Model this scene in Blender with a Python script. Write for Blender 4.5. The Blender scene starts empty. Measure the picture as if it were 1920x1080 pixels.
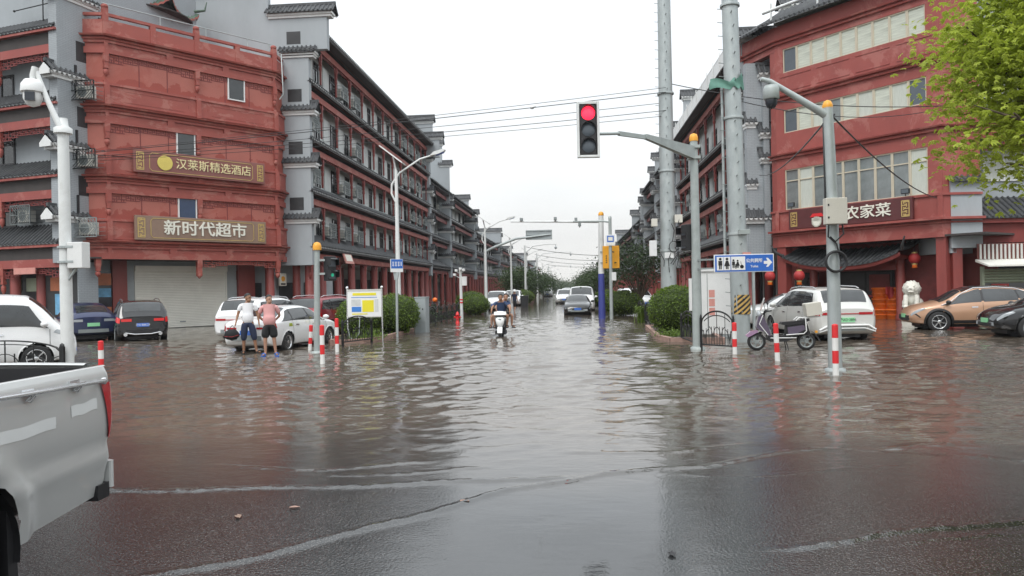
import bpy, bmesh, math, random
import numpy as np
from mathutils import Vector, Matrix, noise as mnoise
S = bpy.context.scene
COL = S.collection
PI = math.pi
R = math.radians
random.seed(7)
# ------------------------------------------------------------------ camera
cam_d = bpy.data.cameras.new("camera"); cam = bpy.data.objects.new("camera", cam_d); COL.objects.link(cam)
cam_d.sensor_width = 36.0; cam_d.lens = 26.06; cam_d.clip_start = 0.05; cam_d.clip_end = 4000
_a = math.atan(115/1390.0); _r = 0.02
_F = Vector((-math.sin(_a), math.cos(_a), 0)); _R0 = Vector((math.cos(_a), math.sin(_a), 0)); _Z = Vector((0, 0, 1))
_R = _R0*math.cos(_r) - _Z*math.sin(_r); _U = _R0*math.sin(_r) + _Z*math.cos(_r)
cam.matrix_world = Matrix(((_R.x, _U.x, -_F.x, 0), (_R.y, _U.y, -_F.y, 0), (_R.z, _U.z, -_F.z, 1.8), (0, 0, 0, 1)))
S.camera = cam
# ------------------------------------------------------------------ sky and sun (overcast)
W = bpy.data.worlds.new("World"); S.world = W; W.use_nodes = True
wn = W.node_tree.nodes; wl = W.node_tree.links
for n in list(wn): wn.remove(n)
wo = wn.new('ShaderNodeOutputWorld'); bg = wn.new('ShaderNodeBackground'); bg2 = wn.new('ShaderNodeBackground'); mx = wn.new('ShaderNodeMixShader')
sky = wn.new('ShaderNodeTexSky'); sky.sky_type = 'NISHITA'; sky.sun_disc = False
SUN_EL, SUN_AZ = 52, 200
sky.sun_elevation = R(SUN_EL); sky.sun_rotation = R(SUN_AZ); sky.dust_density = 4
bg.inputs[1].default_value = 0.1
wl.new(sky.outputs[0], bg.inputs[0])
tc = wn.new('ShaderNodeTexCoord'); sep = wn.new('ShaderNodeSeparateXYZ'); wl.new(tc.outputs['Generated'], sep.inputs[0])
mr = wn.new('ShaderNodeFloatCurve')   # overcast: paler and brighter towards the zenith
_c = mr.mapping.curves[0]; _c.points[0].location = (0, .455); _c.points[1].location = (1, 1); _c.points.new(.1, .51); _c.points.new(.35, .62); mr.mapping.update()
wl.new(sep.outputs[2], mr.inputs[1])
cmap = wn.new('ShaderNodeMapping'); cmap.inputs['Scale'].default_value = (1.2, 1.2, 4); wl.new(tc.outputs['Generated'], cmap.inputs[0])
cn = wn.new('ShaderNodeTexNoise'); cn.inputs['Scale'].default_value = 2.2; cn.inputs['Detail'].default_value = 4; wl.new(cmap.outputs[0], cn.inputs[0])
cm = wn.new('ShaderNodeMapRange'); cm.inputs[1].default_value = 0.3; cm.inputs[2].default_value = 0.7; cm.inputs[3].default_value = 0.87; cm.inputs[4].default_value = 1.04
wl.new(cn.outputs['Fac'], cm.inputs[0])
mul = wn.new('ShaderNodeMath'); mul.operation = 'MULTIPLY'; mr2 = wn.new('ShaderNodeMath'); mr2.operation = 'MULTIPLY'; mr2.inputs[1].default_value = 1.95; wl.new(mr.outputs[0], mr2.inputs[0]); wl.new(mr2.outputs[0], mul.inputs[0]); wl.new(cm.outputs[0], mul.inputs[1])
cr = wn.new('ShaderNodeValToRGB'); cr.color_ramp.elements[0].position = 0.0; cr.color_ramp.elements[0].color = (0.985, 0.975, 0.945, 1)
cr.color_ramp.elements[1].position = 0.25; cr.color_ramp.elements[1].color = (0.915, 0.96, 0.995, 1)
wl.new(sep.outputs[2], cr.inputs[0]); wl.new(cr.outputs[0], bg2.inputs[0])
wl.new(mul.outputs[0], bg2.inputs[1])
mx.inputs[0].default_value = 0.93; wl.new(bg.outputs[0], mx.inputs[1]); wl.new(bg2.outputs[0], mx.inputs[2]); wl.new(mx.outputs[0], wo.inputs[0])
sd = bpy.data.lights.new("sun", 'SUN'); sd.energy = 1.3; sd.angle = R(25); sd.color = (1, 0.97, 0.93)
sun = bpy.data.objects.new("sun", sd); COL.objects.link(sun)
# sun direction: behind and above the camera
_sv = Vector((math.sin(R(SUN_AZ))*math.cos(R(SUN_EL)), math.cos(R(SUN_AZ))*math.cos(R(SUN_EL)), math.sin(R(SUN_EL))))
sun.rotation_euler = _sv.to_track_quat('Z', 'Y').to_euler()
S.view_settings.view_transform = 'Standard'; S.view_settings.look = 'None'; S.view_settings.gamma = 1; S.view_settings.use_curve_mapping = False
S.view_settings.exposure = 0.2
S.render.engine = 'CYCLES'; S.cycles.max_bounces = 6; S.cycles.diffuse_bounces = 2; S.cycles.glossy_bounces = 3; S.cycles.transmission_bounces = 3
S.cycles.transparent_max_bounces = 6; S.cycles.caustics_reflective = False; S.cycles.caustics_refractive = False; S.cycles.use_denoising = True

# ------------------------------------------------------------------ materials
MATS = {}
def M(name, col, rough=.6, metal=0., var=.12, scale=2.5, bump=0., bscale=30., coat=0., emit=0., spec=.5, dirt=0., dirtcol=None, dscale=.35, stretch=None, ior=None):
    m = bpy.data.materials.new(name); m.use_nodes = True; MATS[name] = m
    nt = m.node_tree; N = nt.nodes; L = nt.links; b = N['Principled BSDF']
    b.inputs['Roughness'].default_value = rough; b.inputs['Metallic'].default_value = metal; b.inputs['Specular IOR Level'].default_value = spec
    if ior: b.inputs['IOR'].default_value = ior
    c = (*col, 1)
    b.inputs['Base Color'].default_value = c
    t = N.new('ShaderNodeTexCoord'); src = t.outputs['Object']
    if stretch:
        mp = N.new('ShaderNodeMapping'); mp.inputs['Scale'].default_value = stretch; L.new(src, mp.inputs[0]); src = mp.outputs[0]
    if var > 0:
        n = N.new('ShaderNodeTexNoise'); n.inputs['Scale'].default_value = scale; n.inputs['Detail'].default_value = 6; n.inputs['Roughness'].default_value = .65; L.new(src, n.inputs[0])
        r = N.new('ShaderNodeValToRGB'); r.color_ramp.elements[0].position = .3; r.color_ramp.elements[1].position = .7
        r.color_ramp.elements[0].color = tuple(x*(1-var) for x in col)+(1,); r.color_ramp.elements[1].color = tuple(min(1, x*(1+var)) for x in col)+(1,)
        L.new(n.outputs['Fac'], r.inputs[0]); out = r.outputs[0]
        if dirt > 0:
            n2 = N.new('ShaderNodeTexNoise'); n2.inputs['Scale'].default_value = scale*dscale; n2.inputs['Detail'].default_value = 8; n2.inputs['Roughness'].default_value = .7; n2.inputs['Distortion'].default_value = .6; L.new(src, n2.inputs[0])
            r2 = N.new('ShaderNodeMapRange'); r2.inputs[1].default_value = .52; r2.inputs[2].default_value = .58; r2.inputs[4].default_value = dirt; L.new(n2.outputs['Fac'], r2.inputs[0])
            mm = N.new('ShaderNodeMix'); mm.data_type = 'RGBA'; L.new(r2.outputs[0], mm.inputs[0]); L.new(out, mm.inputs[6]); mm.inputs[7].default_value = (*(dirtcol or tuple(x*.5 for x in col)), 1); out = mm.outputs[2]
        L.new(out, b.inputs['Base Color'])
        mrr = N.new('ShaderNodeMapRange'); mrr.inputs[3].default_value = max(0, rough-.08); mrr.inputs[4].default_value = min(1, rough+.1); L.new(n.outputs['Fac'], mrr.inputs[0]); L.new(mrr.outputs[0], b.inputs['Roughness'])
    if bump > 0:
        n3 = N.new('ShaderNodeTexNoise'); n3.inputs['Scale'].default_value = bscale; n3.inputs['Detail'].default_value = 3; L.new(src, n3.inputs[0])
        bp = N.new('ShaderNodeBump'); bp.inputs['Strength'].default_value = bump; bp.inputs['Distance'].default_value = .02; L.new(n3.outputs['Fac'], bp.inputs['Height']); L.new(bp.outputs[0], b.inputs['Normal'])
    if coat: b.inputs['Coat Weight'].default_value = coat; b.inputs['Coat Roughness'].default_value = .03
    if emit: b.inputs['Emission Color'].default_value = c; b.inputs['Emission Strength'].default_value = emit
    return m
def brickify(m, c2, bw, bh, mortar=.02, off=.5, bump=.3):
    """mortar joints drawn in the painted wall (surface pattern)"""
    nt = m.node_tree; N = nt.nodes; L = nt.links; b = N['Principled BSDF']
    t = N.new('ShaderNodeTexCoord'); sx = N.new('ShaderNodeSeparateXYZ'); L.new(t.outputs['Object'], sx.inputs[0])
    ad = N.new('ShaderNodeMath'); ad.operation = 'ADD'; L.new(sx.outputs[0], ad.inputs[0]); L.new(sx.outputs[1], ad.inputs[1])
    cx = N.new('ShaderNodeCombineXYZ'); L.new(ad.outputs[0], cx.inputs[0]); L.new(sx.outputs[2], cx.inputs[1])
    br = N.new('ShaderNodeTexBrick'); br.inputs['Scale'].default_value = 1; br.inputs['Brick Width'].default_value = bw; br.inputs['Row Height'].default_value = bh; br.inputs['Mortar Size'].default_value = mortar; br.offset = off
    br.inputs['Mortar Smooth'].default_value = .3
    L.new(cx.outputs[0], br.inputs['Vector'])
    src = b.inputs['Base Color'].links[0].from_socket if b.inputs['Base Color'].links else None
    mm = N.new('ShaderNodeMix'); mm.data_type = 'RGBA'; L.new(br.outputs['Fac'], mm.inputs[0])
    if src: L.new(src, mm.inputs[6])
    else: mm.inputs[6].default_value = b.inputs['Base Color'].default_value
    mm.inputs[7].default_value = (*c2, 1); L.new(mm.outputs[2], b.inputs['Base Color'])
    bp = N.new('ShaderNodeBump'); bp.inputs['Strength'].default_value = bump; bp.inputs['Distance'].default_value = .01; bp.invert = True; L.new(br.outputs['Fac'], bp.inputs['Height']); L.new(bp.outputs[0], b.inputs['Normal'])
    return m
M('red', (.345, .085, .066), .62, var=.10, scale=.9, bump=.15, bscale=25, dirt=.42, dirtcol=(.50, .235, .19), dscale=1.1, stretch=(1, 1, 1.8))
M('red_panel', (.43, .14, .108), .7, var=.08, scale=.8, bump=.12, bscale=20, dirt=.55, dirtcol=(.38, .085, .06))
M('red_deep', (.23, .043, .036), .6, var=.15, scale=1.5)
M('red_right', (.315, .075, .063), .6, var=.12, scale=.8, bump=.12, dirt=.42, dirtcol=(.47, .20, .17), dscale=1.1, stretch=(1, 1, .8))
M('red_column', (.26, .056, .048), .45, var=.15, scale=2, stretch=(1, 1, .3), dirt=.2, dirtcol=(.2, .04, .035))
M('wood_red', (.21, .045, .042), .6, var=.2, scale=3)
M('gray_wall', (.37, .40, .42), .8, var=.09, scale=.6, bump=.1, dirt=.25, dirtcol=(.29, .31, .325), stretch=(1, 1, .45))
M('gray_brick', (.36, .39, .41), .8, var=.1, scale=1.2, dirt=.2, dirtcol=(.28, .30, .315)); brickify(MATS['gray_brick'], (.29, .31, .33), .3, .085, .012)
M('gray_pale', (.60, .62, .61), .8, var=.12, scale=.8, dirt=.4, dirtcol=(.33, .345, .345))
M('tile', (.055, .058, .062), .55, var=.35, scale=4, bump=.15, dirt=.4, dirtcol=(.10, .105, .105))
M('tile_pale', (.62, .63, .62), .75, var=.2, scale=5, dirt=.5, dirtcol=(.3, .3, .3))
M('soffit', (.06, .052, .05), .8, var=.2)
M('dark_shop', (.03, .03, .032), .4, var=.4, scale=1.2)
M('glass', (.03, .034, .036), .05, var=.5, scale=.8, spec=.9)
M('glass_blue', (.03, .055, .12), .12, var=.2, scale=1)
M('glass_sky_reflect', (.20, .225, .225), .08, var=.45, scale=.7, spec=.7)  # gray sky reflection and curtains behind are painted into the pane colour
M('curtain', (.55, .58, .52), .75, var=.1, scale=3, stretch=(6, 6, .6))
M('blind', (.56, .59, .51), .7, var=.28, scale=1.6, stretch=(.5, .5, 7))
M('alu', (.62, .62, .58), .4, metal=.3, var=.06)
M('alu_cream', (.60, .54, .42), .5, var=.08)
M('white', (.74, .75, .74), .45, var=.06, scale=2, dirt=.15, dirtcol=(.5, .5, .47))
M('white_clean', (.80, .81, .80), .4, var=.03)
M('pole_white', (.72, .74, .73), .4, var=.05, scale=3, dirt=.2, dirtcol=(.5, .5, .46))
M('galv', (.40, .44, .44), .5, metal=.35, var=.13, scale=4, dirt=.35, dirtcol=(.50, .53, .52), stretch=(1, 1, .5))
M('galv_dark', (.28, .31, .31), .5, metal=.4, var=.12, scale=3)
M('pole_gray', (.38, .42, .41), .5, metal=.15, var=.1, scale=4, dirt=.25, dirtcol=(.27, .3, .29))
M('black', (.018, .018, .02), .45, var=.2)
M('black_metal', (.022, .023, .024), .4, metal=.3, var=.2)
M('rubber', (.022, .022, .023), .75, var=.2, scale=8)
M('amber', (.80, .36, .03), .35, var=.05)
M('bollard_red', (.72, .03, .035), .4, var=.08)
M('bollard_white', (.78, .78, .76), .45, var=.06)
M('ac_white', (.62, .61, .56), .55, var=.1, scale=3, dirt=.3, dirtcol=(.42, .4, .36))
M('gray_metal', (.36, .40, .41), .5, var=.08, scale=2)
M('beige_metal', (.62, .60, .53), .5, var=.06)
M('gold', (.62, .45, .17), .4, metal=.4, var=.1)
M('sign_taupe', (.28, .185, .135), .5, var=.08)
M('sign_brown', (.26, .10, .085), .5, var=.08)
M('sign_maroon', (.105, .026, .027), .45, var=.12)
M('sign_letter', (.82, .80, .70), .5, var=.04)
M('sign_letter_gold', (.85, .74, .42), .5, var=.04)
M('blue_sign', (.03, .14, .52), .4, var=.05)
M('navy_sign', (.04, .09, .38), .4, var=.05)
M('yellow_sign', (.82, .38, .02), .45, var=.05)
M('yellow', (.80, .70, .03), .5, var=.05)
M('shutter', (.80, .79, .72), .55, var=.06, scale=1, dirt=.2, dirtcol=(.70, .69, .62))
M('orange', (.85, .17, .02), .45, var=.12, scale=3)
M('lantern_red', (.38, .028, .028), .55, var=.12)
M('stone_white', (.80, .78, .70), .8, var=.15, scale=8, bump=.3, dirt=.2)
M('kerb', (.34, .22, .18), .8, var=.2, scale=5, bump=.3)
M('soil', (.05, .04, .03), .9, var=.3, scale=6)
M('skin', (.45, .25, .17), .5, var=.08, scale=12)
M('skin_tan', (.34, .18, .11), .5, var=.08, scale=12)
M('hair', (.012, .011, .011), .5, var=.2, scale=20)
M('hair_gray', (.06, .055, .05), .6, var=.4, scale=30)
M('cloth_white', (.86, .87, .89), .85, var=.05, bump=.25, bscale=9)
M('cloth_pink', (.70, .36, .35), .85, var=.06, bump=.25, bscale=9)
M('cloth_navy', (.022, .032, .07), .85, var=.15, bump=.2, bscale=9)
M('cloth_blue', (.035, .06, .13), .85, var=.15, bump=.2, bscale=9)
M('cloth_black', (.015, .016, .018), .85, var=.15, bump=.2, bscale=9)
M('chrome', (.72, .73, .74), .18, metal=.9, var=.04)
M('leaf_bright', (.46, .54, .075), .55, var=.35, scale=1.6)
M('leaf_mid', (.052, .09, .022), .55, var=.45, scale=1.5)
M('leaf_dark', (.036, .062, .022), .55, var=.45, scale=1.2)
M('leaf_bush', (.12, .19, .022), .55, var=.4, scale=2.5)
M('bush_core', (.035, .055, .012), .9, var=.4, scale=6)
M('bark', (.10, .075, .055), .9, var=.3, scale=8, bump=.5, bscale=20)
M('green_roof', (.08, .13, .09), .5, var=.3, scale=5)
M('green_cloth', (.12, .27, .215), .7, var=.2, scale=4)
M('stripe_yellow', (.60, .36, .05), .5, var=.15, scale=4)
M('lens_dark', (.03, .035, .045), .12, var=0)
M('lamp_off', (.10, .12, .14), .3, var=.1)
M('pink_notice', (.62, .28, .24), .6, var=.1)
M('photo_sky', (.16, .40, .62), .5, var=.4, scale=2)
M('orange_panel', (.50, .16, .07), .5, var=.25, scale=1.5)
M('green_awn', (.30, .34, .25), .6, var=.1)
# damp bands with ragged upper edges along the foot of each storey's wall panels
_m = MATS['red_panel']; _N = _m.node_tree.nodes; _L = _m.node_tree.links; _b = _N['Principled BSDF']; _src = _b.inputs['Base Color'].links[0].from_socket
_t = _N.new('ShaderNodeTexCoord'); _sx = _N.new('ShaderNodeSeparateXYZ'); _L.new(_t.outputs['Object'], _sx.inputs[0])
_nz = _N.new('ShaderNodeTexNoise'); _nz.inputs['Scale'].default_value = 1.3; _nz.inputs['Detail'].default_value = 7; _L.new(_t.outputs['Object'], _nz.inputs[0])
_tot = None
for _zb in (5.56, 8.76, 12.16):
    _s1 = _N.new('ShaderNodeMath'); _s1.operation = 'SUBTRACT'; _L.new(_sx.outputs[2], _s1.inputs[0]); _s1.inputs[1].default_value = _zb
    _th = _N.new('ShaderNodeMapRange'); _th.inputs[1].default_value = .35; _th.inputs[2].default_value = .7; _th.inputs[3].default_value = .08; _th.inputs[4].default_value = .75; _L.new(_nz.outputs['Fac'], _th.inputs[0])
    _df = _N.new('ShaderNodeMath'); _df.operation = 'SUBTRACT'; _L.new(_th.outputs[0], _df.inputs[0]); _L.new(_s1.outputs[0], _df.inputs[1])
    _up = _N.new('ShaderNodeMapRange'); _up.inputs[1].default_value = 0; _up.inputs[2].default_value = .04; _L.new(_df.outputs[0], _up.inputs[0])
    _lo = _N.new('ShaderNodeMath'); _lo.operation = 'GREATER_THAN'; _L.new(_s1.outputs[0], _lo.inputs[0]); _lo.inputs[1].default_value = -.1
    _ml = _N.new('ShaderNodeMath'); _ml.operation = 'MULTIPLY'; _L.new(_up.outputs[0], _ml.inputs[0]); _L.new(_lo.outputs[0], _ml.inputs[1])
    if _tot is None: _tot = _ml.outputs[0]
    else: _ad = _N.new('ShaderNodeMath'); _ad.operation = 'MAXIMUM'; _L.new(_tot, _ad.inputs[0]); _L.new(_ml.outputs[0], _ad.inputs[1]); _tot = _ad.outputs[0]
_mx = _N.new('ShaderNodeMix'); _mx.data_type = 'RGBA'; _L.new(_tot, _mx.inputs[0]); _L.new(_src, _mx.inputs[6]); _mx.inputs[7].default_value = (.34, .075, .055, 1); _L.new(_mx.outputs[2], _b.inputs['Base Color'])
for _n in ('leaf_bright', 'leaf_mid', 'leaf_dark', 'leaf_bush'):
    _m = MATS[_n]; _b = _m.node_tree.nodes['Principled BSDF']
    _tr = _m.node_tree.nodes.new('ShaderNodeBsdfTranslucent'); _ms = _m.node_tree.nodes.new('ShaderNodeMixShader'); _ms.inputs[0].default_value = .45 if _n == 'leaf_bright' else .3
    _l = _m.node_tree.links; _src = _b.inputs['Base Color'].links[0].from_socket
    _l.new(_src, _tr.inputs[0]); _l.new(_b.outputs[0], _ms.inputs[1]); _l.new(_tr.outputs[0], _ms.inputs[2]); _l.new(_ms.outputs[0], _m.node_tree.nodes['Material Output'].inputs[0])
_lm = M('signal_red', (1.0, .02, .05), .3, var=0, emit=2.2)
M('signal_green', (.03, .6, .35), .3, var=0, emit=.25)
M('tape', (.70, .71, .70), .5, var=.05)
M('tail_red', (.42, .012, .018), .15, var=0, coat=.6)
M('tail_lit', (.75, .03, .03), .2, var=0, coat=.5)
M('headlamp', (.38, .41, .43), .08, var=0, coat=1)
M('plate_blue', (.06, .18, .62), .4, var=0)
M('plate_green', (.30, .70, .38), .4, var=0)
def paint(name, col, metal=.0, rough=.28): return M(name, col, rough, metal=metal, var=.03, scale=1.2, coat=.7)
paint('car_white', (.83, .84, .84)); paint('car_black', (.010, .011, .013), 0, .1); paint('car_silver', (.60, .61, .60), .35, .36); paint('car_blue', (.018, .028, .085), .3)
paint('car_red', (.26, .012, .022), .2); paint('car_copper', (.56, .33, .21), .3, .32); paint('car_grey', (.66, .66, .63), .15, .3); paint('car_dark', (.025, .026, .026), .2, .14)
paint('bike_purple', (.11, .085, .135), .3, .3); paint('bike_pink', (.40, .25, .40), .2, .3)

# ------------------------------------------------------------------ mesh builder
class MB:
    def __init__(s): s.v = []; s.f = []; s.sm = []; s.mi = []; s.cur = 0; s.X = Matrix.Identity(4); s.smooth = False; s.marks = []
    def add(s, vs, fs, smooth=None):
        b = len(s.v); X = s.X
        s.v += [tuple(X @ Vector(p)) for p in vs]
        sm = s.smooth if smooth is None else smooth
        for f in fs: s.f.append(tuple(i+b for i in f)); s.sm.append(sm); s.mi.append(s.cur)
        return s
    def box(s, x0, x1, y0, y1, z0, z1):
        return s.add([(x0, y0, z0), (x1, y0, z0), (x1, y1, z0), (x0, y1, z0), (x0, y0, z1), (x1, y0, z1), (x1, y1, z1), (x0, y1, z1)],
                     [(0, 3, 2, 1), (4, 5, 6, 7), (0, 1, 5, 4), (1, 2, 6, 5), (2, 3, 7, 6), (3, 0, 4, 7)], False)
    def bar(s, p, q, w, h=None, up=(0, 0, 1)):
        """square bar from p to q"""
        h = h or w; p = Vector(p); q = Vector(q); d = (q-p); L_ = d.length
        if L_ < 1e-6: return s
        d.normalize(); u = Vector(up)
        if abs(d.dot(u)) > .98: u = Vector((1, 0, 0))
        a = d.cross(u).normalized()*w/2; b = a.cross(d).normalized()*h/2
        vs = [p-a-b, p+a-b, p+a+b, p-a+b, q-a-b, q+a-b, q+a+b, q-a+b]
        return s.add(vs, [(0, 1, 2, 3), (7, 6, 5, 4), (0, 4, 5, 1), (1, 5, 6, 2), (2, 6, 7, 3), (3, 7, 4, 0)], False)
    def tube(s, pts, r, n=8, caps=True):
        pts = [Vector(p) for p in pts]; rs = r if isinstance(r, (list, tuple)) else [r]*len(pts)
        rings = []; pa = None
        for i, p in enumerate(pts):
            d = (pts[min(i+1, len(pts)-1)]-pts[max(i-1, 0)]).normalized()
            if pa is None:
                u = Vector((0, 0, 1)) if abs(d.z) < .95 else Vector((1, 0, 0)); a = d.cross(u).normalized()
            else: a = (pa - d*pa.dot(d)).normalized()
            pa = a; b = d.cross(a)
            rings.append([p+(a*math.cos(2*PI*k/n)+b*math.sin(2*PI*k/n))*rs[i] for k in range(n)])
        vs = [v for g in rings for v in g]; fs = []
        for i in range(len(pts)-1):
            for k in range(n): fs.append((i*n+k, i*n+(k+1) % n, (i+1)*n+(k+1) % n, (i+1)*n+k))
        s.add(vs, fs, True)
        if caps:
            s.add(rings[0], [tuple(range(n))[::-1]], False); s.add(rings[-1], [tuple(range(n))], False)
        return s
    def lathe(s, prof, c=(0, 0, 0), n=16, smooth=True, ax='z', caps=True):
        vs = []; fs = []
        for (r, z) in prof:
            for k in range(n):
                t = 2*PI*k/n; a, b = r*math.cos(t), r*math.sin(t)
                p = (a, b, z) if ax == 'z' else ((z, a, b) if ax == 'x' else (a, z, b))
                vs.append((p[0]+c[0], p[1]+c[1], p[2]+c[2]))
        for i in range(len(prof)-1):
            for k in range(n): fs.append((i*n+k, i*n+(k+1) % n, (i+1)*n+(k+1) % n, (i+1)*n+k))
        s.add(vs, fs, smooth)
        for i in (0, len(prof)-1):
            if caps and prof[i][0] > 1e-4: s.add(vs[i*n:(i+1)*n], [tuple(range(n))], False)
        return s
    def prism(s, poly, a, b, ax='y', smooth=False):
        """poly of 2D points, extruded from a to b along ax; coords: ax y -> (x,z); ax x -> (y,z); ax z -> (x,y)"""
        n = len(poly)
        def P(p, t): return (p[0], t, p[1]) if ax == 'y' else ((t, p[0], p[1]) if ax == 'x' else (p[0], p[1], t))
        s.add([P(p, a) for p in poly]+[P(p, b) for p in poly], [(k, (k+1) % n, n+(k+1) % n, n+k) for k in range(n)], smooth)
        s.add([P(p, a) for p in poly], [tuple(range(n))[::-1]], False); s.add([P(p, b) for p in poly], [tuple(range(n))], False)
        return s
    def ell(s, c, r, nu=14, nv=8, f=None):
        vs = []; fs = []
        for j in range(nv+1):
            ph = PI*j/nv
            for i in range(nu):
                t = 2*PI*i/nu; d = Vector((math.sin(ph)*math.cos(t), math.sin(ph)*math.sin(t), math.cos(ph)))
                k = f(d) if f else 1
                vs.append((c[0]+r[0]*d.x*k, c[1]+r[1]*d.y*k, c[2]+r[2]*d.z*k))
        for j in range(nv):
            for i in range(nu): fs.append((j*nu+i, j*nu+(i+1) % nu, (j+1)*nu+(i+1) % nu, (j+1)*nu+i))
        return s.add(vs, fs, True)
    def grid(s, fn, nu, nv, smooth=True):
        vs = [fn(i/nu, j/nv) for j in range(nv+1) for i in range(nu+1)]
        fs = [(j*(nu+1)+i, j*(nu+1)+i+1, (j+1)*(nu+1)+i+1, (j+1)*(nu+1)+i) for j in range(nv) for i in range(nu)]
        return s.add(vs, fs, smooth)
    def sweep(s, path, prof, closed_prof=True, ends=True):
        """sweep a profile of (out, z) along a plan polyline; out is to the right of travel"""
        n = len(path); offs = []
        for i in range(n):
            d0 = Vector(path[i])-Vector(path[i-1]) if i > 0 else None; d1 = Vector(path[i+1])-Vector(path[i]) if i < n-1 else None
            n0 = Vector((d0.y, -d0.x)).normalized() if d0 else None; n1 = Vector((d1.y, -d1.x)).normalized() if d1 else None
            if n0 is None: o = n1
            elif n1 is None: o = n0
            else:
                o = (n0+n1).normalized(); o = o/max(.35, o.dot(n0))
            offs.append(o)
        m = len(prof); vs = []
        for i in range(n):
            for (o, z) in prof: vs.append((path[i][0]+offs[i].x*o, path[i][1]+offs[i].y*o, z))
        fs = []
        for i in range(n-1):
            for k in range(m if closed_prof else m-1): fs.append((i*m+k, (i+1)*m+k, (i+1)*m+(k+1) % m, i*m+(k+1) % m))
        if ends and closed_prof: fs += [tuple(range(m)), tuple(range((n-1)*m, n*m))]
        return s.add(vs, fs, False)
    def band(s, path, o0, o1, z0, z1): return s.sweep(path, [(o0, z0), (o1, z0), (o1, z1), (o0, z1)])
    def mesh(s, name, mats):
        me = bpy.data.meshes.new(name); me.from_pydata(s.v, [], s.f)
        for m in (mats if isinstance(mats, (list, tuple)) else [mats]): me.materials.append(MATS[m] if isinstance(m, str) else m)
        me.polygons.foreach_set('use_smooth', s.sm); me.polygons.foreach_set('material_index', s.mi)
        bm = bmesh.new(); bm.from_mesh(me); bmesh.ops.recalc_face_normals(bm, faces=bm.faces); bm.to_mesh(me); bm.free(); me.update()
        return me
    def mark(s):
        '''what follows is a piece of its own: build() links it as a separate part'''
        s.marks.append((len(s.v), len(s.f)))
    def build(s, name, mats, parent=None, bev=0, label=None):
        if s.marks:
            mk = sorted(set(s.marks+[(0, 0)]))+[(len(s.v), len(s.f))]; o = None
            for (v0, f0), (v1, f1) in zip(mk[:-1], mk[1:]):
                if f1 == f0: continue
                q = MB(); q.v = s.v[v0:v1]; q.f = [tuple(i-v0 for i in f) for f in s.f[f0:f1]]; q.sm = s.sm[f0:f1]; q.mi = s.mi[f0:f1]; o = q.build(name, mats, parent, bev, label)
            return o
        o = bpy.data.objects.new(name, s.mesh(name, mats)); COL.objects.link(o)
        if parent is not None: o.parent = parent
        if bev:
            b = o.modifiers.new('bevel', 'BEVEL'); b.width = bev; b.segments = 2; b.limit_method = 'ANGLE'; b.angle_limit = R(40)
        if label: o['label'] = label
        return o
def tag(o, label=None, cat=None, group=None, kind=None):
    if label: o['label'] = label
    if cat: o['category'] = cat
    if group: o['group'] = group
    if kind: o['kind'] = kind
    return o
def T(name, label, cat, loc=(0, 0, 0), rz=0, group=None):
    o = bpy.data.objects.new(name, None); COL.objects.link(o); o.location = loc; o.rotation_euler = (0, 0, rz); o.empty_display_size = .2
    return tag(o, label, cat, group)
def dup(o, loc=None, rz=None, label=None, group=None, scale=None, parent=None):
    c = o.copy(); COL.objects.link(c)
    if parent is not None: c.parent = parent
    if loc is not None: c.location = loc
    if rz is not None: c.rotation_euler = (0, 0, rz)
    if scale is not None: c.scale = (scale,)*3 if not isinstance(scale, tuple) else scale
    if label: c['label'] = label
    if group: c['group'] = group
    for ch in list(o.children): dup(ch, parent=c)
    return c
def TX(loc=(0, 0, 0), rz=0, rx=0, ry=0): return Matrix.Translation(loc) @ Matrix.Rotation(rz, 4, 'Z') @ Matrix.Rotation(ry, 4, 'Y') @ Matrix.Rotation(rx, 4, 'X')
def text(name, s, size, mat, parent, loc, rot=(R(90), 0, 0), depth=.02, off=0, sx=1.0, align='CENTER', label=None):
    """raised lettering; loc is the centre of the line of text"""
    cu = bpy.data.curves.new(name, 'FONT'); cu.body = s; cu.size = size; cu.extrude = depth/2; cu.offset = off; cu.align_x = align; cu.align_y = 'CENTER'; cu.resolution_u = 3
    t = bpy.data.objects.new(name, cu); COL.objects.link(t)
    me = bpy.data.meshes.new_from_object(t.evaluated_get(bpy.context.evaluated_depsgraph_get()))
    bpy.data.objects.remove(t); bpy.data.curves.remove(cu)
    me.name = name; me.materials.clear(); me.materials.append(MATS[mat])
    o = bpy.data.objects.new(name, me); COL.objects.link(o); o.parent = parent; o.location = loc; o.rotation_euler = rot; o.scale = (sx, 1, 1)
    if label: o['label'] = label
    return o
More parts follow.
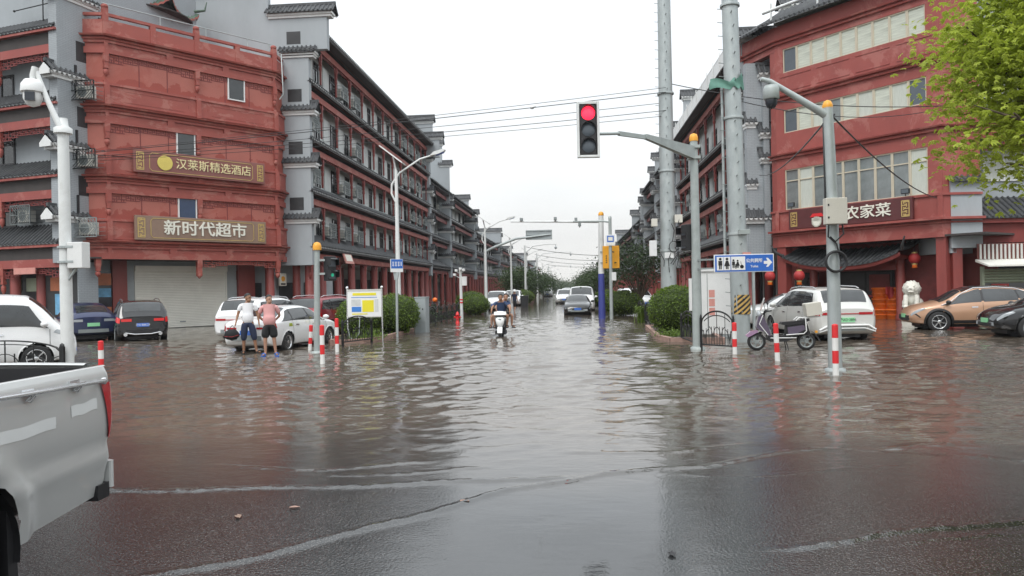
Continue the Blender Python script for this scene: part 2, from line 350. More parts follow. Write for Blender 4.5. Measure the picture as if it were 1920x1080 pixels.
# ------------------------------------------------------------------ the road and the flood water
def water_mat():
    m = bpy.data.materials.new('flood_water'); m.use_nodes = True; MATS['flood_water'] = m
    N = m.node_tree.nodes; L = m.node_tree.links; b = N['Principled BSDF']
    g = N.new('ShaderNodeNewGeometry'); sp = N.new('ShaderNodeSeparateXYZ'); L.new(g.outputs['Position'], sp.inputs[0])
    # shallow factor: 1 over the crown of the crossing, 0 in the deep water
    nz = N.new('ShaderNodeTexNoise'); nz.inputs['Scale'].default_value = .35; nz.inputs['Detail'].default_value = 5; L.new(g.outputs['Position'], nz.inputs[0])
    ma = N.new('ShaderNodeMath'); ma.operation = 'MULTIPLY_ADD'; L.new(nz.outputs['Fac'], ma.inputs[0]); ma.inputs[1].default_value = 5.0; L.new(sp.outputs[1], ma.inputs[2])
    sh = N.new('ShaderNodeMapRange'); sh.inputs[1].default_value = 12.5; sh.inputs[2].default_value = 8.2; L.new(ma.outputs[0], sh.inputs[0])
    # colours: exposed chippings, whose pale and dark contrast also paints wet glints
    agn = N.new('ShaderNodeTexVoronoi'); agn.inputs['Scale'].default_value = 62; L.new(g.outputs['Position'], agn.inputs[0])
    ar = N.new('ShaderNodeValToRGB'); ar.color_ramp.elements[0].color = (.17, .155, .145, 1); ar.color_ramp.elements[1].color = (.012, .012, .012, 1); ar.color_ramp.elements[1].position = .42; L.new(agn.outputs['Distance'], ar.inputs[0])
    wr = N.new('ShaderNodeValToRGB'); wr.color_ramp.elements[0].color = (.092, .074, .058, 1); wr.color_ramp.elements[1].color = (.132, .11, .088, 1); L.new(nz.outputs['Fac'], wr.inputs[0])
    mf = N.new('ShaderNodeMix'); mf.data_type = 'RGBA'; L.new(sh.outputs[0], mf.inputs[0]); L.new(wr.outputs[0], mf.inputs[6]); mf.inputs[7].default_value = (.04, .042, .044, 1)
    mc = N.new('ShaderNodeMix'); mc.data_type = 'RGBA'; L.new(mf.outputs[2], mc.inputs[6]); L.new(ar.outputs[0], mc.inputs[7]); L.new(mc.outputs[2], b.inputs['Base Color'])
    # ripples
    mp = N.new('ShaderNodeMapping'); mp.inputs['Scale'].default_value = (.75, 1.5, 1); mp.inputs['Rotation'].default_value = (0, 0, R(12)); L.new(g.outputs['Position'], mp.inputs[0])
    r1 = N.new('ShaderNodeTexNoise'); r1.inputs['Scale'].default_value = 4.5; r1.inputs['Detail'].default_value = 4; r1.inputs['Roughness'].default_value = .5; r1.inputs['Distortion'].default_value = .5; L.new(mp.outputs[0], r1.inputs[0])
    r2 = N.new('ShaderNodeTexNoise'); r2.inputs['Scale'].default_value = 45; r2.inputs['Detail'].default_value = 3; L.new(g.outputs['Position'], r2.inputs[0])
    b1 = N.new('ShaderNodeBump'); b1.inputs['Distance'].default_value = .05; L.new(r1.outputs['Fac'], b1.inputs['Height'])
    s1 = N.new('ShaderNodeMapRange'); s1.inputs[3].default_value = .17; s1.inputs[4].default_value = .035; L.new(sh.outputs[0], s1.inputs[0]); L.new(s1.outputs[0], b1.inputs['Strength'])
    # grain of the chippings and the glints painted on them: patchy, absent in the middle puddle
    px = N.new('ShaderNodeMath'); px.operation = 'ADD'; L.new(sp.outputs[0], px.inputs[0]); px.inputs[1].default_value = .1
    pa = N.new('ShaderNodeMath'); pa.operation = 'ABSOLUTE'; L.new(px.outputs[0], pa.inputs[0])
    pr = N.new('ShaderNodeMapRange'); pr.inputs[1].default_value = .3; pr.inputs[2].default_value = 1.9; pr.inputs[3].default_value = .02; L.new(pa.outputs[0], pr.inputs[0])
    nearr = N.new('ShaderNodeMapRange'); nearr.inputs[1].default_value = 5.3; nearr.inputs[2].default_value = 4.0; nearr.inputs[4].default_value = .25; L.new(sp.outputs[1], nearr.inputs[0])
    pm = N.new('ShaderNodeMath'); pm.operation = 'MAXIMUM'; L.new(pr.outputs[0], pm.inputs[0]); L.new(nearr.outputs[0], pm.inputs[1])
    gs = N.new('ShaderNodeMath'); gs.operation = 'MULTIPLY'; L.new(sh.outputs[0], gs.inputs[0]); L.new(pm.outputs[0], gs.inputs[1])
    L.new(gs.outputs[0], mc.inputs[0])
    gs2 = N.new('ShaderNodeMath'); gs2.operation = 'MULTIPLY'; L.new(gs.outputs[0], gs2.inputs[0]); gs2.inputs[1].default_value = .30
    b2 = N.new('ShaderNodeBump'); b2.inputs['Distance'].default_value = .014; L.new(r2.outputs['Fac'], b2.inputs['Height']); L.new(gs2.outputs[0], b2.inputs['Strength']); L.new(b1.outputs[0], b2.inputs['Normal']); L.new(b2.outputs[0], b.inputs['Normal'])
    rr = N.new('ShaderNodeMapRange'); rr.inputs[3].default_value = .03; rr.inputs[4].default_value = .05; L.new(gs.outputs[0], rr.inputs[0]); L.new(rr.outputs[0], b.inputs['Roughness'])
    b.inputs['IOR'].default_value = 1.7
    return m
water_mat()
def asphalt_mat():
    m = M('asphalt', (.04, .038, .036), .35, var=.3, scale=30, bump=.5, bscale=90)
asphalt_mat()
def seg_ridge(X, Y, pts, width, height, skew=.35):
    """height field of a little wave crest that follows a polyline"""
    best = np.full(X.shape, 1e9); fade = np.zeros(X.shape)
    n = len(pts)-1
    for i in range(n):
        ax, ay = pts[i]; bx, by = pts[i+1]; dx, dy = bx-ax, by-ay; L2 = dx*dx+dy*dy
        t = np.clip(((X-ax)*dx+(Y-ay)*dy)/L2, 0, 1); d = np.hypot(X-ax-t*dx, Y-ay-t*dy); sgn = np.sign((X-ax)*dy-(Y-ay)*dx)
        w = d < np.abs(best); best = np.where(w, d*np.where(sgn == 0, 1, sgn), best); fade = np.where(w, (i+t)/n, fade)
    f = np.clip(fade*8, 0, 1)*np.clip((1-fade)*8, 0, 1)
    d = best/width
    d = np.where(d > 0, d/(1+skew), d/(1-skew))
    return height*np.exp(-d*d*2)*f
RIDGES = [ # wave fronts on the shallow crossing, as plan polylines
 ([(-5.2, 6.6), (-3.6, 6.55), (-2.2, 6.7), (-.8, 6.9), (.1, 7.1)], .055, .011),
 ([(-3.2, 4.25), (-2.2, 4.9), (-1.4, 5.7), (-.6, 6.6), (.25, 7.15), (1.3, 7.5), (2.4, 8.2), (2.9, 8.35)], .055, .010),
 ([(.5, 7.2), (1.4, 7.05), (2.6, 7.35), (3.3, 7.5)], .035, .004),
 ([(-.2, 8.1), (1.0, 8.1), (2.2, 8.6)], .07, .005),
 ([(1.2, 5.1), (2.3, 5.5), (3.6, 5.9), (5.5, 6.35)], .045, .010),
 ([(2.0, 5.2), (3.2, 5.55), (4.4, 5.9)], .02, .005),
 ([(3.2, 8.2), (3.9, 8.4), (4.6, 8.7)], .06, .009),
 ([(2.7, 8.4), (4.0, 7.9), (5.2, 7.1), (6.2, 6.6)], .06, -.006),
 ([(-3.9, 7.5), (-2.6, 7.3), (-1.4, 7.7)], .045, .007),
 ([(-4.2, 6.2), (-5.0, 5.8), (-5.6, 5.6)], .03, .004),
 ([(-2.8, 7.1), (-1.6, 7.15), (-.8, 7.5)], .035, .006),
]
def make_water():
    nr, nc = 660, 720
    ys = 2.2*(160/2.2)**np.linspace(0, 1, nr); s = np.linspace(-1, 1, nc)
    Y = np.repeat(ys[:, None], nc, 1); X = s[None, :]*(ys[:, None]*.93+3.0)
    rng = np.random.RandomState(3); Z = np.zeros_like(X)
    deep = np.clip((Y-7.5-.6*np.sin(X*.9))/7.0, 0, 1)
    amp = deep*np.where(Y > 40, np.clip(1.3-(Y-40)/120, .35, 1), 1)
    for i in range(90):
        lam = .14*(7.**rng.rand()); th = R(90)+rng.normal()*R(38); k = 2*PI/lam
        ph = rng.rand()*6.28; a = .0056*lam**.95
        # long slow modulation so that trains come and go
        mod = .5+.5*np.sin(X*rng.uniform(.1, .45)+Y*rng.uniform(.05, .3)+rng.rand()*6)
        # waves shorter than the local grid are left to the shader
        keep = np.clip((lam/(Y*.0095))-1.5, 0, 1)
        Z += a*mod*keep*np.sin(k*(X*math.cos(th)+Y*math.sin(th))+ph+.6*np.sin(X*.7+Y*.5+ph))
    Z = Z*amp
    # wake behind the scooter and round the nearer posts
    dx = X+2.7; dy = Y-27.5
    wk = (dy > -1.5)*np.exp(-np.clip(dy+1.5, 0, 99)/7)*np.exp(-((np.abs(dx)-(.35+.32*np.clip(dy+1.5, 0, 99)))/.35)**2)
    Z += .03*wk*np.cos((np.abs(dx)-.3*dy)*7)
    Z += .02*np.exp(-((dx*.8)**2+(dy+1.2)**2)/.6)*np.cos(np.hypot(dx, dy+1)*9)
    # choppy ring on the left and right of the carriageway
    for (cx, cy, rx, ry, a) in ((-4.6, 36, 2.2, 8, .011), (2.4, 36, 1.3, 6, .015), (-1.0, 19, 2.5, 6, .004), (3.4, 15, 3.0, 4, .006)):
        e = np.exp(-(((X-cx)/rx)**2+((Y-cy)/ry)**2))
        Z += a*e*(np.sin(X*5.1+2*np.sin(Y*2.1))+np.sin(Y*4.3+2.2*np.sin(X*1.7)))
    for (px, py) in ((5.1, 15.0), (5.04, 19.0), (5.4, 16.0), (-7.5, 21.6), (3.4, 20.9), (-8.7, 20.6)):
        d = np.hypot(X-px, Y-py); Z += .006*np.exp(-d/.9)*np.sin(d*13)
    wob = .03*np.sin(X*3+Y*3)+.008*np.sin(X*17-Y*7)+.006*np.sin(X*41)
    for pts, w, h in RIDGES: Z += seg_ridge(X, Y+wob, pts, w, h)*1.75*(1+.12*np.sin(X*9+Y*5)+.15*np.sin(X*31+Y*7))
    shallow = 1-deep
    Z += shallow*.0006*np.sin(X*7+np.sin(Y*6))*np.sin(Y*9)
    idx = np.arange(nr*nc).reshape(nr, nc)
    q = np.stack([idx[:-1, :-1], idx[:-1, 1:], idx[1:, 1:], idx[1:, :-1]], -1)
    yc = (Y[:-1, :-1]+Y[1:, 1:])/2; xc = (X[:-1, :-1]+X[1:, 1:])/2
    near = (yc+.5*np.sin(xc*1.1)+.25*np.sin(xc*2.7)) < 7.0
    V = np.stack([X, Y, Z], -1).reshape(-1, 3)
    for name, mask in (('road', near), ('flood_water', ~near)):
        F = q[mask]; u, inv = np.unique(F, return_inverse=True); F = inv.reshape(F.shape)
        me = bpy.data.meshes.new(name); nf = len(F); me.vertices.add(len(u)); me.vertices.foreach_set('co', V[u].ravel()); me.loops.add(nf*4); me.loops.foreach_set('vertex_index', F.ravel()); me.polygons.add(nf); me.polygons.foreach_set('loop_start', np.arange(nf)*4); me.update(calc_edges=True); me.materials.append(MATS['flood_water'])
        me.polygons.foreach_set('use_smooth', np.ones(nf, dtype=bool)); me.update()
        o = bpy.data.objects.new(name, me); COL.objects.link(o); o['kind'] = 'structure'
make_water()
g = MB(); g.box(-900, 900, -60, 2500, -.6, -.25); o = g.build('ground', 'asphalt'); o['kind'] = 'structure'
g = MB(); g.box(-180, 180, 160.0, 420, -.2, -.003); g.box(-180, -152, 0, 160, -.2, -.003); o = g.build('water_beyond', 'flood_water'); o['kind'] = 'structure'
g = MB(); g.box(-60, 60, -30, 2.15, -.2, -.012); o = g.build('road_behind', 'asphalt'); o['kind'] = 'structure'
# ------------------------------------------------------------------ building helpers (local frame: x along the front, y inward, z up)
def tiles(m, x0, x1, yo, zo, yi, zi, pitch=.28, r=.075, curve=None):
    """half-round tile rows running down from (yi,zi) to the eave (yo,zo); curve(t) lifts the ends"""
    n = max(2, int(round(abs(x1-x0)/pitch))); p = (x1-x0)/n
    d = Vector((0, yo-yi, zo-zi)).normalized(); nrm = Vector((0, d.z, -d.y));
    if nrm.z < 0: nrm = -nrm
    prof = [(-.5, 0), (-.22, 0), (-.19, .55), (-.1, .9), (0, 1), (.1, .9), (.19, .55), (.22, 0)]
    top = []; bot = []; lo = []
    for i in range(n):
        for (a, h) in prof:
            x = x0+(i+.5+a)*p; e = curve((x-x0)/(x1-x0)) if curve else 0
            o = nrm*h*r
            top.append((x, yi+o.y, zi+o.z+e*.4)); bot.append((x, yo+o.y, zo+o.z+e)); lo.append((x, yo, zo-.05+e))
    k = len(top)
    m.add(top+bot+lo, [(i, i+1, k+i+1, k+i) for i in range(k-1)]+[(k+i, k+i+1, 2*k+i+1, 2*k+i) for i in range(k-1)], False)
    return n, p
def drips(m, x0, x1, yo, zo, pitch=.28, curve=None, w=.34, h=.085):
    """pale mortar crescents between the tile ends"""
    n = max(2, int(round(abs(x1-x0)/pitch))); p = (x1-x0)/n
    for i in range(n):
        x = x0+(i+.5)*p; e = curve((x-x0)/(x1-x0)) if curve else 0
        m.add([(x-p*w, yo-.012, zo-.005+e), (x+p*w, yo-.012, zo-.005+e), (x+p*w*.6, yo-.012, zo-h*.7+e), (x, yo-.012, zo-h+e), (x-p*w*.6, yo-.012, zo-h*.7+e)], [(0, 1, 2, 3, 4)], False)
def fret(m, x0, x1, zt, h, y, t=.03, cell=.2, arch=True):
    """hanging fretwork under a beam: meander bars, deeper towards the ends"""
    m.mark(); n = max(3, int(abs(x1-x0)/cell)); w = (x1-x0)/n; prev = None
    for i in range(n):
        u = (i+.5)/n; k = abs(2*u-1); dep = h*(.55+.45*(1 if k > .72 else (.45 if k > .4 else .1)) if arch else 1)
        a = x0+i*w; lv = [zt-dep*q for q in (.33, .66, 1)]
        m.box(a, a+w, y-t/2, y+t/2, lv[2]-t/2, lv[2]+t/2)
        m.box(a+(0 if i % 2 else w*.25), a+w*(.75 if i % 2 else 1), y-t/2+.003, y+t/2-.003, lv[0]-t/2, lv[0]+t/2)
        m.box(a+(w*.2 if i % 2 else 0), a+w*(1 if i % 2 else .8), y-t/2+.003, y+t/2-.003, lv[1]-t/2, lv[1]+t/2)
        m.box(a-t/2, a+t/2, y-t/2-.003, y+t/2+.003, lv[2]-t/2, zt if i % 2 == 0 else lv[0])
        m.box(a+w*.5-t/2, a+w*.5+t/2, y-t/2-.003, y+t/2+.003, lv[1] if i % 2 else lv[2], lv[0] if i % 2 else lv[1])
def pendant(m, x, y, zt, h, w=.22):
    """carved hanging post: square shaft, steps and a bulb"""
    m.mark(); m.box(x-w/2, x+w/2, y-w/2, y+w/2, zt-h*.38, zt)
    m.prism([(x-w/2, zt-h*.38), (x+w/2, zt-h*.38), (x+w*.3, zt-h*.58), (x-w*.3, zt-h*.58)], y-w*.4, y+w*.4)
    m.box(x-w*.42, x+w*.42, y-w*.42, y+w*.42, zt-h*.66, zt-h*.58)
    m.lathe([(w*.2, zt-h*.66), (w*.5, zt-h*.74), (w*.5, zt-h*.86), (w*.25, zt-h*.95), (.01, zt-h)], (x, y, 0), 8)
def cap(tm, dm, wm, x0, x1, y0, y1, z, ov=.22, h=.38, end='r'):
    """tile coping of a gable wall that runs along local x between x0,x1 with thickness y0..y1: sloping both ways"""
    yc = (y0+y1)/2; tm.mark(); dm.mark(); wm.mark()
    tiles(tm, x0-ov, x1+ov, y0-ov, z, yc, z+h, .26, .06); tiles(tm, x0-ov, x1+ov, y1+ov, z, yc, z+h, .26, .06)
    drips(dm, x0-ov, x1+ov, y0-ov-.01, z-.02, .26, w=.42, h=.12)
    tm.box(x0-ov, x1+ov, yc-.07, yc+.07, z+h-.04, z+h+.12)
    wm.box(x0-ov*.5, x1+ov*.5, y0-ov*.55, y1+ov*.55, z-.16, z-.03); wm.box(x0-ov*.25, x1+ov*.25, y0-ov*.28, y1+ov*.28, z-.3, z-.16)
_WINS = {}
def window(parent, x, y, z, w, h, n=2, glass='glass', frame='black', hor=None, t=.05, name='window', dep=.06):
    """a window part with its pane as sub-part; front at y, centre x, sill z"""
    key = (round(w, 2), round(h, 2), n, glass, frame, hor, t)
    if key not in _WINS:
        f = MB(); f.box(-w/2, w/2, -dep/2, dep/2, 0, t); f.box(-w/2, w/2, -dep/2, dep/2, h-t, h)
        for i in range(n+1):
            xx = -w/2+t/2+(w-t)*i/n; f.box(xx-t/2, xx+t/2, -dep/2+.003, dep/2-.003, t, h-t)
        if hor: f.box(-w/2+t, w/2-t, -dep/2+.006, dep/2-.006, hor-t/2, hor+t/2)
        g = MB(); g.box(-w/2+t, w/2-t, .0, .02, t, h-t)
        _WINS[key] = (f.mesh(name, frame), g.mesh('pane', glass))
    a, b = _WINS[key]
    o = bpy.data.objects.new(name, a); COL.objects.link(o); o.parent = parent; o.location = (x, y, z)
    p = bpy.data.objects.new('pane', b); COL.objects.link(p); p.parent = o
    return o
# ------------------------------------------------------------------ left corner building
lc = T('corner_building', 'dark red corner building with rounded storeys, two brown shop signs and a cream roller shutter', 'building', (-22.45, 34.27, 0))
P = [(-1.6, -.28), (0, 0), (5.56, 7.08), (5.49, 8.6)]
U = Vector((.6176, .7865, 0)); ANG = math.atan2(7.08, 5.56)
w_ = MB(); tr = MB(); fr = MB(); pd = MB(); pan = MB(); jt = MB()
levels = [4.42, 7.62, 11.02, 14.42]
def along(m, s0, s1, o0, o1, z0, z1):
    """box on the main face between s0,s1, from o0 (inward) to o1 (outward)"""
    X = m.X; m.X = TX((0, 0, 0), ANG); m.box(s0, s1, -o1, -o0, z0, z1); m.X = X
for i, z in enumerate(levels):
    # beam with sunk slots, two-step moulding, dado
    tr.band(P, -.3, .10, z-.82, z-.52); tr.band(P, -.3, .02, z-.52, z-.30); tr.band(P, -.3, .10, z-.30, z-.16)
    for s0, s1 in ((-.05, .12), (2.9, 3.25), (5.9, 6.25), (8.85, 9.0)): along(tr, s0, s1, 0, .103, z-.53, z-.29)
    tr.sweep(P, [(-.3, z-.16), (.17, z-.16), (.20, z-.10), (.13, z-.08), (.13, z-.04), (.30, z-.02), (.34, z+.06), (.20, z+.09), (-.3, z+.09)])
    if i < 3:
        nz = levels[i+1]
        w_.band(P, -.3, .12, z+.09, z+1.02); tr.band(P, -.3, .18, z+1.02, z+1.14)
        tr.band(P, -.05, .16, z+.14, z+.22)
        pan.band(P, -.5, -.03, z+1.14, nz-.8)
        for s in (.02, 4.5, 8.98):
            along(tr, s-.12, s+.12, .1, .21, z+.09, z+1.02)
            X = pd.X; pd.X = TX((0, 0, 0), ANG); pendant(pd, s, -.02, nz-.8, 1.15, .24); pd.X = X
            along(pd, s-.09, s+.09, -.2, .08, z+1.14, z+1.28)
        for s0, s1 in ((.2, 4.35), (4.65, 8.85)):
            X = fr.X; fr.X = TX((0, 0, 0), ANG); fret(fr, s0, s1, nz-.8, .42, .03, .035, .21); fr.X = X
            for q in (1, 2):
                s = s0+(s1-s0)*q/3; jt.mark(); along(jt, s-.02, s+.02, -.2, -.015, z+1.16, nz-.85)
            # sunken outlines on the dado with clipped corners
            a, b, c, d = s0+.35, s1-.35, z+.30, z+.86
            for (e, f, g_, h) in ((a+.25, b-.25, c, c+.03), (a+.25, b-.25, d-.03, d)): along(tr, e, f, .1, .135, g_, h)
            for e in (a, b-.03): along(tr, e, e+.03, .1, .135, c+.2, d-.2)
    else:
        w_.band(P, -.1, .12, z+.09, z+.80)
        tr.band(P, -.06, .1, z+1.0, z+1.14)
        for s in (.02, 2.25, 4.5, 6.75, 8.98): along(tr, s-.13, s+.13, -.1, .15, z+.09, z+(1.35 if s in (.02, 4.5, 8.98) else 1.02))
        X = tr.X; tr.X = TX((0, 0, 0), ANG)
        for s in (.02, 4.5, 8.98): tr.lathe([(.12, z+1.35), (.17, z+1.40), (.17, z+1.5), (.1, z+1.56), (.02, z+1.58)], (s, -.02, 0), 8)
        tr.X = X
w_.band(P, -3.2, -.3, 14.30, 14.45)
for z in levels[:3]: w_.band(P, -1.6, -.3, z-.15, z+.05)
w_.build('wall', 'red', lc); tr.build('cornice', 'red', lc); pan.build('panel_wall', 'red_panel', lc); fr.build('fretwork', 'wood_red', lc); pd.build('hanging_post', 'red', lc); jt.build('panel_joint', 'wood_red', lc)
lcF = T('front_frame', None, None, (0, 0, 0), ANG)   # carries the parts of the main face
bpy.data.objects.remove(lcF)
def onface(o, root_ang=ANG): # part given in face coordinates
    o.matrix_parent_inverse = Matrix.Identity(4); o.location = Matrix.Rotation(root_ang, 3, 'Z') @ o.location; o.rotation_euler.z += root_ang; return o
for (s, z, h, gl) in ((6.68, 12.42, 1.4, 'glass'), (3.84, 9.05, 1.25, 'glass'), (3.86, 5.62, 1.3, 'glass_blue')):
    onface(window(lc, s, -.01, z, .98, h, 1, gl, 'white_clean', None, .06, dep=.1))
# ground floor behind the arcade
gf = MB(); gf.X = TX((0, 0, 0), ANG)
gf.box(-1.3, 14, 2.05, 2.4, 0, 3.7); gf.build('back_wall', 'gray_wall', lc)
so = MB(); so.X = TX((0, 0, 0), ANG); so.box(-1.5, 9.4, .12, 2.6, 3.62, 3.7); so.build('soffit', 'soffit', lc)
dp = MB(); dp.X = TX((0, 0, 0), ANG)
for s0, s1 in ((1.5, 1.9), (6.85, 7.5)):
    for z in (.9, 1.75, 2.6): dp.box(s0, s1, 2.0, 2.046, z-.82, z)
dp.box(1.5, 7.5, 2.0, 2.046, 3.12, 3.6); dp.build('stone_cladding', 'gray_metal', lc)
co = MB(); co.X = TX((0, 0, 0), ANG)
co.box(.75, 1.45, 1.75, 2.04, 0, 3.65); co.mark(); co.box(7.5, 8.5, 1.75, 2.04, 0, 3.65); co.build('pier', 'red_column', lc)
for s, yy in ((-.75, .9), (8.75, .45), (9.1, 1.2), (10.9, 1.2)):
    c = MB(); c.X = TX((0, 0, 0), ANG); c.lathe([(.30, 0), (.30, .25), (.24, .3), (.23, 3.6)], (s, yy, 0), 18); c.build('column', 'red_column', lc)
sh = MB(); sh.X = TX((0, 0, 0), ANG)
n = 34
for i in range(n):
    z0 = .02+i*.09
    sh.prism([(1.985, z0), (1.965, z0+.02), (1.965, z0+.07), (1.985, z0+.09)], 1.95, 6.8, 'x')
sh.box(1.88, 6.87, 1.80, 2.04, 3.06, 3.36); sh.box(1.88, 1.95, 1.9, 2.03, 0, 3.06); sh.box(6.8, 6.87, 1.9, 2.03, 0, 3.06)
sho = sh.build('roller_shutter', 'shutter', lc); hd = MB(); hd.X = TX((0, 0, 0), ANG); hd.box(4.2, 4.5, 1.94, 1.96, .3, .36); hd.build('handle', 'galv_dark', sho)
# shop window left of the shutter with posters
sg = MB(); sg.X = TX((0, 0, 0), ANG); sg.box(-1.2, .75, 1.9, 2.03, .5, 3.1); o = sg.build('shop_window', 'lens_dark', lc)
sg = MB(); sg.X = TX((0, 0, 0), ANG); sg.box(-1.15, .72, 1.86, 1.895, 2.35, 2.95); p1 = sg.build('fascia_sign', 'orange_panel', lc)
sg = MB(); sg.X = TX((0, 0, 0), ANG); sg.box(-1.1, .0, 1.86, 1.895, 1.75, 2.2); sg.mark(); sg.box(.1, .7, 1.86, 1.895, 1.75, 2.2); sg.build('poster', 'photo_sky', lc)
sg = MB(); sg.X = TX((0, 0, 0), ANG); sg.box(-1.15, .72, 1.86, 1.895, .5, 1.25); sg.build('poster', 'orange_panel', lc)
onface(text('lettering', '代超市', .34, 'sign_letter', lc, (-.45, 1.85, 2.66)))
dr = MB(); dr.X = TX((0, 0, 0), ANG)
for s0, s1 in ((8.6, 9.9), (10.2, 11.6), (11.9, 13.4)): dr.mark(); dr.box(s0, s1, 1.98, 2.04, .1, 2.4)
dr.build('doorway', 'dark_shop', lc)
pt = MB(); pt.X = TX((0, 0, 0), ANG); pt.box(4.3, 4.55, -.1, .1, 2.75, 3.62); pendant(pt, 4.43, 0, 3.62, 1.0, .26); pendant(pt, 8.98, 0, 3.62, 1.0, .26); pendant(pt, -.4, .3, 3.62, .9, .24)
fret(pt, 4.7, 8.85, 3.6, .35, .03, .035, .21); pt.build('hanging_post', 'red', lc)
# thin steel rail, hanging gutter pipe and rooftop pavilion
rl = MB(); rl.X = TX((0, 0, 0), ANG)
for s in (.3, 2.8, 5.2, 7.6, 8.9): rl.tube([(s, .35, 14.5), (s, .35, 16.15)], .03, 6)
rl.tube([(.0, .35, 16.15), (9.0, .35, 16.15)], .028, 6); rl.tube([(9.05, .1, 15.6), (9.3, -.3, 15.5), (9.35, -.36, 13.2), (9.2, -.2, 12.9)], .035, 6); rl.build('steel_rail', 'galv', lc)
# rooftop pavilion
pv = T('roof_pavilion', 'small red pavilion with upswept green tiled roof on top of the left corner building', 'pavilion', (-22.45+3.6*U.x-4.6*.7865, 34.27+3.6*U.y+4.6*.6176, 14.46))
b = MB()
for k in range(6):
    t = PI/6+k*PI/3; b.lathe([(.14, 0), (.13, 3.0)], (1.75*math.cos(t), 1.75*math.sin(t), 0), 8)
b.build('post', 'red_column', pv)
b = MB()
for k in range(6):
    t = PI/6+k*PI/3; t2 = t+PI/3; p = Vector((1.75*math.cos(t), 1.75*math.sin(t), 0)); q = Vector((1.75*math.cos(t2), 1.75*math.sin(t2), 0))
    for z, h in ((2.75, .4), (2.1, .14), (.75, .12), (.2, .1)): b.bar(p+Vector((0, 0, z)), q+Vector((0, 0, z)), .1, h)
    for f in (.33, .66): b.bar(p.lerp(q, f)+Vector((0, 0, 2.1)), p.lerp(q, f)+Vector((0, 0, 2.75)), .06)
b.build('railing', 'red', pv)
b = MB(); e = MB()
for k in range(6):
    t = PI/6+k*PI/3; t2 = t+PI/3
    def rf(u, v, t=t, t2=t2):
        rad = 2.75*(1-v)+.25*v; p = Vector((math.cos(t), math.sin(t), 0)).lerp(Vector((math.cos(t2), math.sin(t2), 0)), u)*rad
        lift = .55*(abs(2*u-1)**3)*(1-v)**2; p = p*(1+.06*abs(2*u-1)**3*(1-v)); p.z = 3.0+2.2*v**1.25+lift+.035*math.cos(u*2*PI*11); return p
    b.grid(rf, 88, 8); e.grid(lambda u, v: rf(u, 0)+Vector((0, 0, -.12*v-.01)), 44, 1)
    p = rf(0, 0); d = Vector((p.x, p.y, 0)).normalized(); b.tube([rf(0, .9), rf(0, .5)+Vector((0, 0, .05)), rf(0, .1)+Vector((0, 0, .08)), p+d*.3+Vector((0, 0, .25)), p+d*.42+Vector((0, 0, .75))], [.1, .1, .1, .07, .03], 6)
b.lathe([(.3, 5.15), (.35, 5.3), (.15, 5.5), (.22, 5.7), (.02, 6.0)], (0, 0, 0), 10)
ro = b.build('roof', 'green_roof', pv); e.build('eave', 'red', ro)
b = MB(); b.lathe([(.1, 2.98), (2.6, 2.9), (2.6, 2.84), (.1, 2.9)], (0, 0, 0), 24, False); b.build('soffit', 'soffit', pv)

# ------------------------------------------------------------------ signs
def shop_sign(label, loc, rz, w, h, board, lines, disc=False, fret_w=.5):
    r = T('shop_sign', label, 'sign', loc, rz, 'shop signs over the entrances')
    b = MB(); b.box(0, w, -.16, 0, 0, h); b.build('board', board, r, .015)
    f = MB(); a0, a1, c0, c1 = (fret_w+.25, w-fret_w-.25, .12, h-.12); c = .12; t = .028; y0, y1 = -.178, -.155
    if lines:
        for z in (c0, c1): f.box(a0+c, a1-c, y0, y1, z-t/2, z+t/2)
        for x in (a0, a1): f.box(x-t/2, x+t/2, y0, y1, c0+c, c1-c)
        for (xa, za, xb, zb) in ((a0, c0+c, a0+c, c0), (a1-c, c0, a1, c0+c), (a0, c1-c, a0+c, c1), (a1-c, c1, a1, c1-c)): f.bar((xa, -.166, za), (xb, -.166, zb), t, .022)
        f.build('gilt_outline', 'gold', r)
    for x in (.12, w-.12-fret_w*.72):
        q = MB(); ww = fret_w*.72; hh = h-.24; z0 = .12; t = .04
        q.box(x, x+ww, y0, y1, z0, z0+t); q.box(x, x+ww, y0, y1, z0+hh-t, z0+hh); q.box(x, x+t, y0, y1, z0, z0+hh); q.box(x+ww-t, x+ww, y0, y1, z0, z0+hh)
        nn = 5
        for i in range(nn):
            z = z0+hh*(i+.5)/nn; k = i % 2
            q.box(x+(t if k else ww*.3), x+(ww*.7 if k else ww-t), y0+.003, y1, z-t/2, z+t/2); q.box(x+ww*(.66 if k else .3)-t/2, x+ww*(.66 if k else .3)+t/2, y0+.003, y1, z-hh/nn*.5, z+hh/nn*.5)
            q.box(x+ww*.48-t/2, x+ww*.48+t/2, y0+.004, y1, z-hh/nn*.2, z+hh/nn*.45)
        q.build('fret_panel', 'gold', r)
    if disc:
        d = MB(); d.lathe([(.38, -.17), (.38, -.2), (.36, -.21), (.01, -.21)], (1.5, 0, h*.5), 28, False, 'y'); o = d.build('gold_disc', 'yellow', r); MATS['disc_gold'] = M('disc_gold', (.72, .58, .14), .4, metal=.2, var=.05); o.data.materials[0] = MATS['disc_gold']
    return r
def facepos(s, o, z): return (-22.45+s*U.x+o*.7865, 34.27+s*U.y-o*.6176, z)
s1 = shop_sign('brown sign with gold disc and gold lettering high on the left corner building', facepos(1.1, .22, 7.92), ANG, 7.0, 1.14, 'sign_brown', True, True)
text('lettering', '汉莱斯精选酒店', .58, 'sign_letter_gold', s1, (4.1, -.18, .57), depth=.05, off=0, sx=1.02)
s2 = shop_sign('brown sign with white lettering just above the arcade of the left corner building', facepos(1.1, .22, 4.56), ANG, 7.0, 1.22, 'sign_taupe', True)
text('lettering', '新时代超市', .80, 'sign_letter', s2, (3.6, -.18, .61), depth=.05, off=.012, sx=1.12)
